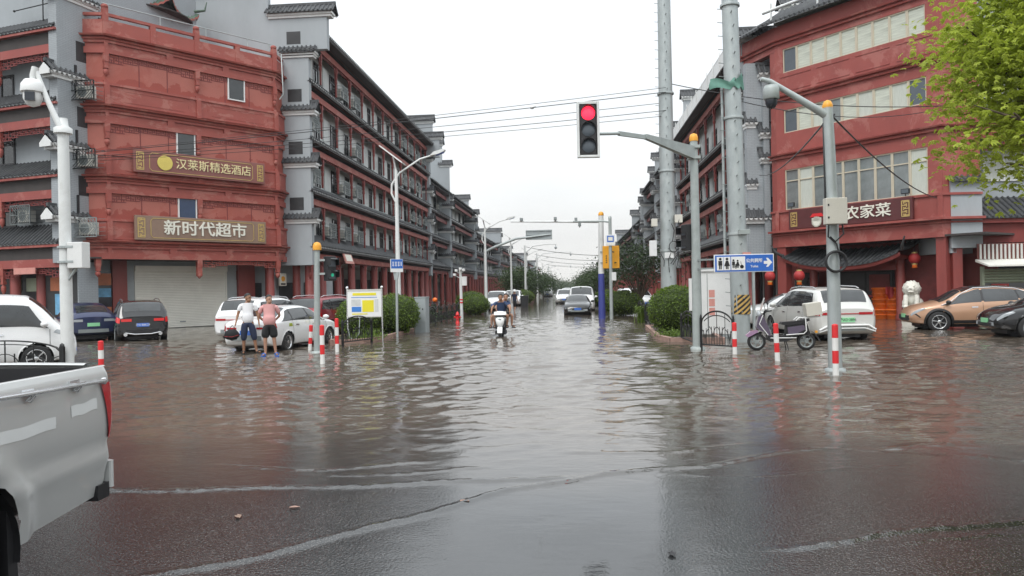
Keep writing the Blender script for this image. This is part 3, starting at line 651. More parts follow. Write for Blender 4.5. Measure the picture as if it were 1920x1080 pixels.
# ------------------------------------------------------------------ air conditioners (one kind, copied)
def make_ac():
    r = T('air_conditioner', 'boxed outdoor air conditioner', 'air conditioner')
    b = MB(); b.box(-.42, .42, -.15, .15, 0, .58); b.build('casing', 'ac_white', r, .02)
    g = MB(); g.lathe([(.235, -.155), (.235, -.17), (.2, -.172), (.2, -.153)], (-.1, 0, .29), 18, False, 'y')
    for k in range(8): t = PI*k/8; g.bar((-.1-.22*math.cos(t), -.166, .29-.22*math.sin(t)), (-.1+.22*math.cos(t), -.166, .29+.22*math.sin(t)), .012)
    g.build('fan_grille', 'galv_dark', r)
    d = MB(); d.lathe([(.2, -.152), (.01, -.1535)], (-.1, 0, .29), 18, False, 'y'); d.build('fan', 'black', r)
    k = MB()
    for x in (-.3, .3): k.box(x-.02, x+.02, -.2, .3, -.05, 0)
    k.build('bracket', 'galv_dark', r); return r
AC = make_ac(); AC_USED = [False]
def ac(loc, rz, label, group, cage=False):
    o = AC if not AC_USED[0] else dup(AC); AC_USED[0] = True
    o.location = loc; o.rotation_euler = (0, 0, rz); o['label'] = label; o['group'] = group
    if cage:
        c = MB()
        for k in range(9):
            x = -.62+k*.155
            c.bar((x, -.34, -.12), (min(.62, x+.4), -.34, .28+0), .022); c.bar((x, -.34, .3), (max(-.62, x-.0)+.0, -.34, .78), .022); c.bar((x, -.345, .78), (min(.62, x+.4), -.345, .4), .022)
        for z in (-.12, .32, .78): c.box(-.64, .64, -.36, -.32, z-.02, z+.02)
        for x in (-.64, .64):
            c.box(x-.02, x+.02, -.36, -.32, -.12, .78)
            for k in range(5): c.bar((x, -.34, -.1+k*.2), (x, .3, -.1+(k+.4)*.2), .02)
        c.build('cage', 'galv_dark', o)
    return o
# ------------------------------------------------------------------ left wing on the cross street
WL = math.radians(-14.5)
lw = T('wing_building', 'gray walled wing with dark tiled eaves and red beams left of the corner building', 'building', (-27.57, 33.64, 0), WL)
wa = MB(); wa.box(-22, 3.95, .95, 1.3, 0, 22); wa.build('wall', 'gray_wall', lw)
ti = MB(); di = MB(); be = MB(); sf = MB(); fw = MB(); hp = MB()
for z in (4.35, 7.6, 11.0, 14.45):
    tiles(ti, -22, 3.95, -.15, z, .95, z+(.95 if z < 5 else .8), .25, .07); drips(di, -22, 3.95, -.16, z-.03, .25, w=.2, h=.06)
    be.box(-22, 3.95, -.12, .1, z-.2, z-.09); be.box(-22, 3.95, .1, .4, z-1.15, z-.75); sf.box(-22, 3.95, .1, .94, z-.75, z-.2)
    for k in range(4):
        x1 = 3.8-k*4.0; fret(fw, x1-3.7, x1, z-1.15, .45, .2, .035, .2); pendant(hp, x1-3.85, .2, z-.9, 1.5, .22)
ti.build('tiled_eave', 'tile', lw); be.build('beam', 'red_right', lw); sf.build('soffit', 'soffit', lw); fw.build('fretwork', 'wood_red', lw); hp.build('hanging_post', 'red', lw); di.build('eave_drip', 'galv_dark', lw)
for z in (5.3, 8.4, 11.5):
    for x in (3.2, -.9, -4.9): window(lw, x, .93, z, 1.7, 1.35, 2, 'curtain' if z > 5 and x > 0 else 'glass', 'black', None, .08, dep=.1)
for s, yy in ((.35, .5), (1.6, .9), (-3.5, .5), (-7.5, .5)):
    c = MB(); c.lathe([(.30, 0), (.30, .25), (.24, .3), (.23, 3.2)], (s, yy, 0), 16); c.build('column', 'red_column', lw)
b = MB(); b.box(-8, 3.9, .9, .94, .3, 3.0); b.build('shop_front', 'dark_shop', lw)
b = MB(); b.box(2.2, 3.3, .86, .895, 2.1, 2.75); b.build('fascia_sign', 'orange_panel', lw)
b = MB(); b.box(-.4, .25, .86, .895, 2.1, 2.75); b.mark(); b.box(.6, 1.3, .86, .895, 2.1, 2.75); b.build('poster', 'green_awn', lw)
b = MB(); b.box(2.5, 3.1, .85, .895, .95, 1.95); b.build('poster', 'photo_sky', lw)
b = MB(); b.box(-1.5, -.4, .0, .06, 2.9, 3.25); b.mark(); b.box(.9, 2.3, .0, .06, 2.92, 3.22); b.build('notice_board', 'pink_notice', lw)
# end wall between wing and corner building, stepped with tile copings
fwl = T('gable_wall', 'gray stepped party wall with small tiled caps between left wing and red corner building', 'wall', (-23.74, 32.65, 0), math.radians(75.5))
g_ = MB(); t_ = MB(); d_ = MB(); k_ = MB()
# local x inwards along the wall, local y left
for z0, z1, x0 in ((0, 4.1, .0), (4.9, 7.3, .0), (8.2, 10.6, .0), (11.5, 13.8, .0)): pass
g_.box(0, 2.1, -.02, .5, 3.4, 16.2); g_.box(.9, 2.3, -.01, .49, 3.4, 19); g_.box(.9, 2.0, -.012, .3, 0, 3.4); g_.box(2.3, 9, -.01, .49, 15.6, 19)
g_.box(0, .9, -.015, .495, 16.2, 19)
g_.build('wall', 'gray_brick', fwl)
for z in (5.6, 8.95, 12.3):
    cap(t_, d_, k_, -.25, 1.9, -.02, .5, z, .2, .45)
    k_.prism([(-.1, z-.2), (.58, z-.2), (.6, z-.02), (.24, z+.32), (-.12, z-.02)], -.50, -.44, 'x')
cap(t_, d_, k_, -.2, 2.2, -.02, .5, 16.1, .2, .4)
t_.build('tile_cap', 'tile', fwl); d_.build('cap_drip', 'tile_pale', fwl); k_.build('cap_moulding', 'white', fwl)
sl = MB()
for z in (3.95, 7.15, 10.45, 13.6): sl.mark(); sl.box(1.0, 1.75, -.03, .0, z-.5, z+.45)
sl.build('notch_shade', 'dark_shop', fwl)  # flat dark panels paint the shade of notches on the wall face
for i, z in enumerate((4.75, 8.0, 11.25)):
    p = Matrix.Translation((-23.74, 32.65, 0)) @ Matrix.Rotation(math.radians(75.5), 4, 'Z') @ Vector((1.15, -.45, z))
    ac(p, math.radians(-2), ['caged air conditioner low on the gray party wall beside the brown lower sign', 'caged air conditioner on the party wall level with the gold disc sign', 'caged air conditioner at the top of the gray party wall'][i], 'caged air conditioners on the left party wall', True)
p = Matrix.Translation((-27.57, 33.64, 0)) @ Matrix.Rotation(WL, 4, 'Z')
ac(p @ Vector((1.2, .5, 5.45)), WL, 'caged air conditioner on the left wing above its lowest tiled eave', 'caged air conditioners on the left party wall', True)
bt = MB(); bt.X = p @ Matrix.Identity(4)
ant = T('roof_antenna', 'thin metal television antenna on the roof of the left wing', 'antenna', (p @ Vector((2.4, .6, 14.9))), WL)
a = MB(); a.tube([(0, 0, 0), (0, 0, 1.6)], .03, 6); a.tube([(-1.9, 0, .9), (1.5, 0, 1.0)], .025, 6); a.tube([(-.9, 0, 2.4), (1.2, .1, .8)], .025, 6); a.tube([(-.9, 0, 2.4), (-1.7, .1, 1.6)], .02, 6)
a.ell((-1.9, 0, .9), (.06, .06, .06), 8, 5); a.build('rods', 'black_metal', ant); a = MB(); a.bar((-.15, 0, 1.72), (.15, 0, 1.5), .09); a.build('connector', 'yellow', ant)

# ------------------------------------------------------------------ street hotels
def gable(root, m_w, m_t, m_d, m_k, x, X0, X1, ztop, steps, th=.4, side=1):
    pass
def hotel(name, label, loc, rz, L, zs, ztop, nb, near_low, sgn, acs, groupname, whitecap=False, lit=None):
    """five-storey street front, local x along the street; gable at local x=0 end (near or far by rz)"""
    r = T(name, label, 'building', loc, rz)
    w = MB(); w.box(.4, L-.4, .95, 14, 3.6, ztop+.2); w.box(.4, L-.4, 3.4, 14, 0, 3.6); w.build('wall', 'gray_pale', r)
    ti = MB(); di = MB(); be = MB(); sf = MB(); fw = MB(); hp = MB(); bl = MB(); bw = L/nb
    for i, z in enumerate(zs+[ztop]):
        top = (i == len(zs))
        if not top or not whitecap:
            yo = -.55 if top else -.1
            tiles(ti, 0, L, yo, z, 0.94 if not top else 3.5, z+(.55 if i else .85) if not top else z+1.5, .3, .08); drips(di, 0, L, yo-.01, z-.02, .3, w=.26, h=.1)
            if i and not top:
                bl.box(.4, L-.4, .7, .93, z+.52, z+.58); 
            ti.box(0, L, yo+.05, yo+.2, z-.12, z-.055)
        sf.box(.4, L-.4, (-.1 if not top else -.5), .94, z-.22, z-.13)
        be.box(.4, L-.4, .2, .5, z-.78, z-.42); be.box(.4, L-.4, .05, .13, z-.22, z-.125); sf.box(.4, L-.4, .5, .94, z-.42, z-.22)
        for k in range(nb+1):
            x = min(max(k*bw, .55), L-.55)
            pendant(hp, x, .35, z-.72, 1.25, .2)
            if i: hp.box(x-.07, x+.07, .30, .40, (zs[i-1]+.5), z-.78)
        for k in range(nb):
            x0 = k*bw+.2; x1 = (k+1)*bw-.2
            fw.mark()
            # curved spandrel brackets and fretwork
            for s_, xx in ((1, x0-.08), (-1, x1+.08)):
                fw.prism([(xx, z-.78), (xx+s_*.62, z-.78), (xx+s_*.5, z-.88), (xx+s_*.25, z-.95), (xx+s_*.12, z-1.1), (xx, z-1.35)], .33, .37)
            fw.box(x0, x1, .33, .37, z-.86, z-.79)
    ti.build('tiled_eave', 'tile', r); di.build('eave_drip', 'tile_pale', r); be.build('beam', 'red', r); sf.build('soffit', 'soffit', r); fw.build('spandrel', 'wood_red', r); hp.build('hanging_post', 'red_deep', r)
    if not whitecap: pass
    if bl.v: bl.build('ledge', 'galv_dark', r)
    for i in range(len(zs)):
        z = zs[i]
        for k in range(nb):
            window(r, k*bw+bw*(.22 if k % 2 else .3), 0.92, z+.62, 1.05, 1.55, 2, 'glass', 'black', 1.1, .06, dep=.1)
    pn = MB()
    for i in range(len(zs)):
        for k in range(nb): pn.mark(); pn.box(k*bw+bw*.58, k*bw+bw*.96, .8, .96, zs[i]+.5, zs[i]+2.2)
    pn.build('panel_wall', 'gray_pale', r)
    for k in range(nb+1):
        c = MB(); x = min(max(k*bw, .8), L-.8); c.lathe([(.34, 0), (.34, .3), (.26, .36), (.25, 3.9)], (x, .5, 0), 14); c.build('column', 'red_column', r)
        c = MB(); c.lathe([(.26, 0), (.24, 3.9)], (x+bw*.35, 2.6, 0), 12); c.build('column', 'red_column', r)
    for k in range(nb):
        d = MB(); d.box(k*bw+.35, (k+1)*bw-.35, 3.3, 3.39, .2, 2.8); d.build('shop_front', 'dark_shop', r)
    # stepped gable walls at both ends
    for nm, xa in (('a', 0), ('b', L-.4)):
        g = MB(); t = MB(); d = MB(); kk = MB()
        lo = (xa == near_low[0])
        g.box(xa, xa+.4, 0.0, 16, near_low[1] if True else 0, ztop-1.5); g.box(xa+.003, xa+.397, 2.4, 16, 0, near_low[1])
        g.box(xa-.003, xa+.403, near_low[2], 16, ztop-1.5, ztop+.7); g.box(xa-.002, xa+.402, 2.4, 16, ztop+.7, ztop+2.3)
        X = TX((xa, 0, 0), R(90))
        for mm in (t, d, kk): mm.X = X @ Matrix.Scale(-1, 4, (0, 1, 0)) if False else TX((xa+.4, 0, 0), R(90))
        for z in zs: cap(t, d, kk, -.25, 1.5, 0, .4, z+1.6, .25, .5); 
        cap(t, d, kk, -.3, 1.6, 0, .4, ztop-1.55, .25, .45)
        cap(t, d, kk, near_low[2]-.2, 2.3, 0, .4, ztop+.7, .3, .5); cap(t, d, kk, 2.3, 9, 0, .4, ztop+2.3, .3, .55)
        gm = g.build('gable_wall', 'gray_wall', r); t.build('tile_cap', 'tile', gm); d.build('cap_drip', 'tile_pale', gm); kk.build('cap_moulding', 'white', gm)
        rc = MB()
        for z in zs:
            rc.mark(); rc.box(xa-.008, xa+.408, .45, 1.3, z+2.1, z+2.85)
        rc.build('notch_shade', 'dark_shop', gm)  # near-black panels lie proud of the gable, painting shaded notches
    Mx = Matrix.Translation(loc) @ Matrix.Rotation(rz, 4, 'Z')
    rnd = random.Random(len(name)+nb)
    for i in range(len(zs)):
        for k in range(nb):
            if rnd.random() < acs: ac(Mx @ Vector((k*bw+bw*(.45+.12*rnd.random()), 0.55, zs[i]+.72+.25*rnd.random())), rz, 'white outdoor air conditioner on a bracket between dark windows of '+groupname, 'air conditioners on '+groupname)
    return r
hotel('hotel_building', 'long five storey gray building with tiled galleries and red columns on left side of street', (-15.3, 42.6, 0), R(90), 37, [4.55, 7.85, 10.95, 14.35], 17.6, 12, (0, 3.4, -1.15), 1, .5, 'the long left gallery building')
hr = hotel('hotel_building', 'gray gallery building with white roof parapet behind the two tall steel masts on the right', (9.3, 67, 0), R(-90), 26, [4.55, 7.5, 10.5], 14.4, 8, (26, 3.4, .0), -1, .5, 'the right gallery building', True)
b = MB(); b.box(0.4, 25.6, -.35, -.28, 14.3, 15.3); b.box(.4, 25.6, -.36, -.26, 15.3, 15.36)
for k in range(12): b.box(1+k*2.1, 1.06+k*2.1, -.40, -.36, 14.25, 15.55)
b.build('parapet', 'white', hr)
hsg = T('hanging_plaque', 'small tilted beige plaque with dark lettering under the lowest eave of the left gallery building', 'plaque', (-15.2, 49.2, 3.98), R(90))
b = MB(); b.X = TX((0, 0, 0), 0, R(-18)); b.box(-.9, .9, -.08, 0, -.35, .45); b.build('board', 'pink_notice', hsg)
b = MB(); b.X = TX((0, 0, 0), 0, R(-18)); b.box(-.65, .65, -.1, -.08, -.18, .28); b.build('panel', 'sign_letter', hsg)
# ------------------------------------------------------------------ further gabled houses
def house(label, side, Y0, L, ztop, group, rs, acn=2):
    """gray party-gabled shop house; Y0 is its near end"""
    rnd = random.Random(rs); loc = (-15.3, Y0, 0) if side < 0 else (9.3, Y0+L, 0); rz = R(90) if side < 0 else R(-90)
    r = T('gabled_house', label, 'house', loc, rz, group); zs = [4.5, 7.6] if ztop < 15 else [4.5, 7.7, 10.8]; hz = zs[-1]+3.0
    w = MB(); w.box(.3, L-.3, 1.6, 14, 3.5, hz); w.box(.3, L-.3, 3.2, 14, 0, 3.5); w.build('wall', 'gray_pale', r)
    ti = MB(); be = MB(); sf = MB(); nb = max(3, int(L/3.6)); bw = L/nb; pit = .34 if Y0 < 140 else .6
    for i, z in enumerate(zs+[hz]):
        top = i == len(zs); tiles(ti, 0, L, -.3 if top else 0, z, 4 if top else 1.4, z+(2.0 if top else .8), pit, .09); be.box(.3, L-.3, .4, .6, z-.85, z-.45); sf.box(.3, L-.3, 0, 1.5, z-.3, z-.14)
    ti.build('tiled_eave', 'tile', r); be.build('beam', 'red_deep', r); sf.build('soffit', 'soffit', r)
    cl = MB()
    for k in range(nb+1):
        cl = MB(); x = min(max(k*bw, .7), L-.7); cl.lathe([(.3, 0), (.26, .3), (.25, 3.8)], (x, .5, 0), 10); cl.build('column', 'red_column', r)
    for k in range(nb):
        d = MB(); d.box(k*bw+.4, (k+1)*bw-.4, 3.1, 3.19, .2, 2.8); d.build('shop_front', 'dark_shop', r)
        for z in zs:
            window(r, k*bw+bw*.5, 1.57, z+1.0, 1.5, 1.4, 2, 'glass', 'white' if rnd.random() < .4 else 'black', None, .07, dep=.1)
    ends = (0, L-.4) if Y0 < 150 else ((0,) if side < 0 else (L-.4,))
    for xa in ends:
        g = MB(); t = MB(); d = MB(); k = MB(); nst = rnd.choice((0, 1)); y1 = 5.0
        g.box(xa, xa+.4, .0, y1, 3.3, ztop-2.6); g.box(xa+.003, xa+.397, .9-nst*1.2, 14, ztop-2.6, ztop); g.box(xa+.002, xa+.398, 2.5, 14, 0, ztop-2.6)
        for mm in (t, d, k): mm.X = TX((xa+.4, 0, 0), R(90))
        for z in zs: cap(t, d, k, -.25, 1.6, 0, .4, z+1.5, .25, .5)
        cap(t, d, k, -.2, 1.2, 0, .4, ztop-2.7, .25, .5); cap(t, d, k, .9-nst*1.2, 13, 0, .4, ztop, .3, .6)
        gm = g.build('gable_wall', 'gray_wall', r); t.build('tile_cap', 'tile', gm); d.build('cap_drip', 'tile_pale', gm); k.build('cap_moulding', 'white', gm)
    Mx = Matrix.Translation(loc) @ Matrix.Rotation(rz, 4, 'Z')
    for q in range(acn): ac(Mx @ Vector((bw*(q*1.6+.9), 1.2, rnd.choice(zs)+.9)), rz, 'white air conditioner on a gabled house further down the '+('left' if side < 0 else 'right')+' side of the street', 'air conditioners on gabled houses, '+('left' if side < 0 else 'right'))
    return r
ordn = ['nearest', 'second', 'third', 'fourth', 'fifth', 'sixth', 'seventh', 'eighth']
for i, (y, L, zt) in enumerate([(79.8, 13, 20.2), (93.2, 23, 16.0), (117.5, 38, 13.8), (156.5, 40, 12.8), (197.5, 45, 12.4), (244, 50, 12.6), (296, 60, 12.0)]):
    house('gray stepped-gable house with red arcade, %s beyond the long left gallery building' % ordn[i], -1, y, L, zt, 'gabled houses along the left of the street', 10+i, 3 if i < 4 else 0)
for i, (y, L, zt) in enumerate([(67.5, 16, 18.6), (84.5, 13, 16.5), (98.5, 13, 12.8), (112.5, 40, 12.5), (153.5, 40, 12.2), (194.5, 50, 12.6), (246, 60, 12.0)]):
    house('gray stepped-gable house with red arcade, %s beyond the right gallery building' % ordn[i], 1, y, L, zt, 'gabled houses along the right of the street', 30+i, 3 if i < 4 else 0)

# ------------------------------------------------------------------ right corner building (restaurant)
rc_ = T('corner_building', 'red rounded corner building with long window bands above a tiled restaurant entrance', 'building', (10.45, 38.59, 0))
AR = math.radians(-51.2166); LR = 7.966
PR = [(-1.1, 2.6), (0, 0), (LR*math.cos(AR), LR*math.sin(AR)), (LR*math.cos(AR)+1.6, LR*math.sin(AR)+.13)]
w_ = MB(); tr = MB()
def alongR(m, s0, s1, o0, o1, z0, z1):
    X = m.X; m.X = TX((0, 0, 0), AR); m.box(s0, s1, -o1, -o0, z0, z1); m.X = X
P2 = [(-.16, .42), PR[1], PR[2], PR[3]]; PL = PR
def mould(z): tr.sweep(P2, [(-.3, z-.16), (.14, z-.16), (.16, z-.1), (.10, z-.08), (.10, z-.03), (.24, z), (.27, z+.07), (.14, z+.1), (-.3, z+.1)])
w_.band(P2, -.4, .06, 3.58, 4.2); mould(4.32); w_.band(P2, -.4, .08, 4.42, 5.32); tr.band(P2, -.4, .16, 5.32, 5.42); tr.band(P2, -.3, .34, 4.30, 4.40)
w_.band(P2, -.4, .02, 7.44, 8.05); mould(8.18); w_.band(P2, -.4, .05, 8.28, 9.28); w_.band(P2, -.4, .02, 10.44, 11.0); mould(11.1); w_.band(P2, -.4, .05, 11.2, 12.3); P2 = PL; w_.band(P2, -.4, .02, 13.5, 13.85); mould(13.95); w_.band(P2, -.4, .08, 14.05, 14.72)
for z0, z1 in ((5.42, 7.44), (9.28, 10.44), (12.3, 13.5)):
    alongR(w_, -.05, .42, -.35, .02, z0, z1); alongR(w_, 7.42, 8.0, -.35, .02, z0, z1)
    w_.band([(-.16, .42), PR[1]], -.35, .015, z0, z1); w_.band([PR[2], PR[3]], -.35, .015, z0, z1)
for s in (.02, 1.7, 6.0, 7.95): alongR(tr, s-.1, s+.1, 0, .15, 4.42, 5.32)
for s0, s1 in ((.3, 2.0), (2.3, 4.0), (4.3, 5.9), (6.2, 7.7)):
    for (e, f, g0, g1) in ((s0, s1, 11.35, 11.39), (s0, s1, 12.08, 12.12)): alongR(tr, e, f, .04, .075, g0, g1)
w_.build('wall', 'red_right', rc_); tr.build('cornice', 'red_right', rc_)
t = MB(); t.X = TX((0, 0, 0), AR); tiles(t, -.6, 8.6, -.7, 14.75, 1.4, 16.0, .26, .085); t.X = TX((-1.1, 2.6, 0), math.atan2(-2.6, 1.1)); tiles(t, -.2, 2.6, -.7, 14.75, 1.4, 16.0, .26, .085); t.build('tiled_eave', 'tile', rc_)
b = MB(); b.X = TX((0, 0, 0), AR); b.tube([(-.5, -.3, 15.55), (8.4, -.3, 15.55)], .08, 6)
for s in (0, 2.6, 5.2, 7.8): b.tube([(s, -.3, 14.9), (s, -.3, 15.9)], .05, 6)
b.build('roof_rail', 'pole_white', rc_)
inn = MB(); inn.X = TX((0, 0, 0), AR); inn.box(-.2, 8.1, 1.0, 1.3, 3.6, 15.0); inn.box(-.3, 8.3, .3, 7, 15.0, 15.1); inn.build('inner_wall', 'curtain', rc_)
rnd = random.Random(4)
nW = 9; ww = (7.42-.42)/nW
for i in range(nW):
    s = .42+ww*(i+.5)
    onface(window(rc_, s, .06, 5.42, ww-.01, 2.02, 1, 'glass_sky_reflect' if i not in (1, 8) else 'curtain', 'alu_cream', 1.45, .05, dep=.1), AR)
    onface(window(rc_, s, .06, 9.28, ww-.01, 1.16, 1, ['lamp_off', 'blind', 'curtain', 'glass_sky_reflect', 'blind', 'curtain', 'blind', 'curtain', 'lamp_off'][i], 'alu_cream', None, .05, dep=.1), AR)
    onface(window(rc_, s, .06, 12.3, ww-.01, 1.2, 1, 'blind' if i else 'lamp_off', 'alu_cream', None, .05, dep=.1), AR)
# restaurant ground floor
g_ = MB(); g_.X = TX((0, 0, 0), AR); g_.box(-.8, 9, 2.2, 2.5, 0, 3.7); g_.build('back_wall', 'red_deep', rc_)
g_ = MB(); g_.X = TX((0, 0, 0), AR); g_.box(-.2, 9.6, .0, 2.6, 3.6, 3.68); g_.build('soffit', 'soffit', rc_)
g_ = MB(); g_.X = TX((0, 0, 0), AR); g_.box(1.9, 4.7, 2.12, 2.19, 0, 2.3); dd = g_.build('door', 'dark_shop', rc_)
h_ = MB(); h_.X = TX((0, 0, 0), AR)
for s in (1.95, 3.3, 4.62): h_.box(s-.03, s+.03, 2.08, 2.119, 0, 2.3)
h_.box(1.95, 4.62, 2.08, 2.117, 2.2, 2.3); h_.build('frame', 'black_metal', dd)
h_ = MB(); h_.X = TX((0, 0, 0), AR)
for s in (2.1, 3.45): h_.box(s, s+1.05, 2.07, 2.118, 1.0, 1.12)
h_.build('push_bar', 'lantern_red', dd)
h_ = MB(); h_.X = TX((0, 0, 0), AR); h_.box(3.5, 4.5, 2.09, 2.118, 1.3, 2.1); h_.build('door_panel', 'wood_red', dd)
for s, yy, rr in ((.12, .25, .3), (1.25, 1.0, .2), (1.65, 1.9, .2), (5.62, 1.0, .2), (7.85, .25, .2)):
    c = MB(); c.X = TX((0, 0, 0), AR)
    if rr == .3: c.box(s-.25, s+.25, yy-.25, yy+.25, 0, 3.58)
    elif s > 7: c.box(s-.2, s+.2, yy-.2, yy+.2, 0, 3.58)
    else: c.lathe([(rr*1.2, 0), (rr*1.2, .2), (rr, .25), (rr*.95, 2.75)], (s, yy, 0), 16)
    c.build('column', 'red_column', rc_)
b = MB(); b.X = TX((0, 0, 0), AR); b.box(.9, 5.6, .95, 1.15, 2.28, 2.58); b.box(5.3, 7.7, 1.6, 1.7, 0, 3.5); b.build('beam', 'wood_red', rc_)
b = MB(); b.X = TX((0, 0, 0), AR); b.box(-.35, 1.0, 1.7, 1.78, .9, 2.3); b.build('side_window', 'glass', rc_)
cv = lambda t: .55*abs(2*t-1)**2.6
b = MB(); b.X = TX((0, 0, 0), AR); tiles(b, .25, 6.2, -.15, 2.55, 1.5, 3.35, .26, .08, cv); 
for s, q in ((.25, -1), (6.2, 1)): b.tube([(s, 1.5, 3.55), (s, .6, 3.25), (s+q*.05, -.1, 3.15), (s+q*.25, -.35, 3.35), (s+q*.4, -.45, 3.7)], [.09, .09, .08, .06, .03], 6)
aw = b.build('entrance_roof', 'tile', rc_)
b = MB(); b.X = TX((0, 0, 0), AR); b.grid(lambda u, v: Vector((.25+5.95*u, -.1+.02*v, 2.49+cv(u)-.16*v)), 24, 1); b.grid(lambda u, v: Vector((.25+5.95*u, -.1+1.6*v, 2.38+cv(u)*(1-v)+.4*v)), 24, 2); b.build('eave', 'red_deep', aw)
s3 = shop_sign('maroon restaurant sign with white lettering and gold fret panels on the right corner building', (10.45+.75*math.cos(AR)-.1*.78, 38.59+.75*math.sin(AR)-.16*.62, 4.42), AR, 6.1, .95, 'sign_maroon', False)
text('lettering', '庙农家菜', .64, 'sign_letter', s3, (3.72, -.18, .47), depth=.05, off=.006, sx=1.15)
b = MB(); b.lathe([(.26, -.2), (.2, -.2), (.2, -.17), (.26, -.17)], (1.55, 0, .27), 16, False, 'y'); b.box(1.3, 1.8, -.2, -.17, .28, .45); b.build('bowl_emblem', 'sign_letter', s3)
b = MB(); b.prism([(1.2, .5), (1.95, .5), (1.8, .66), (1.35, .66)], -.2, -.17); b.build('emblem_top', 'bollard_red', s3)
for k, s in enumerate((.95, 6.6)):
    l = T('flood_lamp', ['small black flood lamp over left end of the restaurant sign', 'small black flood lamp over right end of the restaurant sign'][k], 'lamp', (10.45+s*math.cos(AR)-.3*.78, 38.59+s*math.sin(AR)-.3*.62, 5.42), AR, 'flood lamps over the restaurant sign')
    b = MB(); b.box(-.18, .18, -.05, .05, .1, .32); b.build('housing', 'black', l, .01); b = MB(); b.box(-.15, .15, -.056, -.05, .13, .29); b.build('lens', 'lamp_off', l); b = MB(); b.tube([(0, 0, 0), (0, 0, .1)], .02, 6); b.build('stem', 'black', l)
# gray pier with tiled caps at the left edge of the restaurant
gp_ = T('gable_wall', 'gray party wall with small black tiled caps left of the red restaurant corner', 'wall', (9.55, 39.6, 0), R(5))
g_ = MB(); t_ = MB(); d_ = MB(); k_ = MB()
g_.box(-.35, .85, .1, .5, 3.3, 13.3); g_.box(.45, .75, -.15, .1, 3.3, 12.7); g_.box(-.75, -.35, .15, .45, 3.4, 6.9)
for z in (8.3, 9.6, 12.7): cap(t_, d_, k_, .35, .85, -.15, .3, z, .18, .5)
for z in (7.0, 10.2): cap(t_, d_, k_, -.35, .1, .1, .5, z, .14, .5)
cap(t_, d_, k_, -.75, .9, -.02, .45, 5.2, .2, .6)
g_.build('wall', 'gray_brick', gp_); t_.build('tile_cap', 'tile', gp_); d_.build('cap_drip', 'tile_pale', gp_); k_.build('cap_moulding', 'white', gp_)
# ------------------------------------------------------------------ right wing
rw = T('wing_building', 'gray wing with shop window, striped awning and dark tiled eave right of the restaurant', 'building', (15.75, 32.3, 0), R(4.7))
b = MB(); b.box(0, 25, 1.2, 8, 2.9, 16); b.box(0, .25, 0.1, 1.2, 2.9, 13); b.box(0, 1.3, .0, .4, 3.1, 5.9); b.build('wall', 'gray_wall', rw)
b = MB(); tiles(b, 1.3, 25, -.1, 4.35, 1.2, 5.3, .25, .07); tiles(b, 1.3, 25, -.1, 8.6, 1.2, 9.3, .25, .07); tiles(b, 1.3, 25, -.1, 12, 1.2, 12.8, .25, .07); tiles(b, -.1, 1.4, -.2, 5.9, .4, 6.3, .25, .07); b.build('tiled_eave', 'tile', rw)
b = MB(); b.box(1.3, 25, .0, .3, 4.12, 4.3); b.box(1.3, 25, .25, .5, 3.3, 4.12); b.box(1.3, 25, .2, .5, 7.7, 8.3); b.box(1.3, 25, .2, .5, 11.2, 11.8); b.build('beam', 'red_deep', rw)
f_ = MB(); fret(f_, 1.6, 4.8, 11.2, .5, .3, .035, .2); fret(f_, 1.6, 4.8, 7.7, .5, .3, .035, .2); f_.build('fretwork', 'wood_red', rw)
for x, z in ((3, 9.6), (6, 9.6), (3, 6), (6, 6), (9, 6), (9, 9.6)): window(rw, x, 1.17, z, 1.8, 1.5, 2, 'curtain', 'white', None, .06, dep=.1)
b = MB(); b.box(1.5, 25, 2.2, 2.5, 0, 3.3); b.build('back_wall', 'dark_shop', rw)
b = MB(); b.box(.1, .5, .1, .5, 0, 3.2); b.build('column', 'red_column', rw)
b = MB()
for k in range(46): b.box(1.05+k*.17, 1.13+k*.17, -.14, -.1, 2.62, 3.2)
b.box(1.0, 9, -.1, -.06, 2.55, 3.25); b.build('slatted_fascia', 'sign_brown', rw)
b = MB()
for k in range(46): b.box(1.05+k*.17, 1.13+k*.17, -.18, -.141, 2.6, 3.22)
b.build('slat', 'alu', rw)
b = MB(); b.prism([(-.95, 2.28), (-.95, 2.34), (-.1, 2.6), (-.1, 2.5)], .9, 9, 'x'); b.build('awning', 'shutter', rw)
b = MB()
for k in range(5): b.prism([(-.1+.35*0, 2.2-.12*k), (-.16, 2.14-.12*k), (-.1, 2.09-.12*k)], 1.25, 4.3, 'x')
b.box(1.15, 1.25, -.15, .0, .2, 2.3); b.box(4.3, 4.5, -.15, 0, .2, 2.3); b.build('shop_blind', 'green_awn', rw)
b = MB(); b.box(1.25, 4.3, .0, .04, .3, 1.62); b.build('shop_window', 'glass', rw)
b = MB(); b.box(4.5, 5.2, -.1, .0, .2, 1.9); b.build('poster_board', 'lantern_red', rw)
text('lettering', '火锅', .6, 'sign_letter_gold', rw, (4.85, -.12, 1.3), depth=.02)
ps = T('window_poster', 'red recruitment poster with white characters on the shop window behind the copper car', 'poster', tuple(Matrix.Translation((15.75, 32.3, 0)) @ Matrix.Rotation(R(4.7), 4, 'Z') @ Vector((1.6, -.02, .95))), R(4.7))
b = MB(); b.box(0, .72, -.015, 0, .1, .62); b.build('sheet', 'lantern_red', ps)
b = MB(); b.box(0.02, .36, -.02, -.015, 0.0, .1); b.build('strip', 'pink_notice', ps); b = MB(); b.box(.37, .70, -.02, -.015, 0.0, .1); b.build('strip', 'amber', ps)
text('lettering', '招聘', .34, 'sign_letter', ps, (.36, -.02, .36), depth=.01)
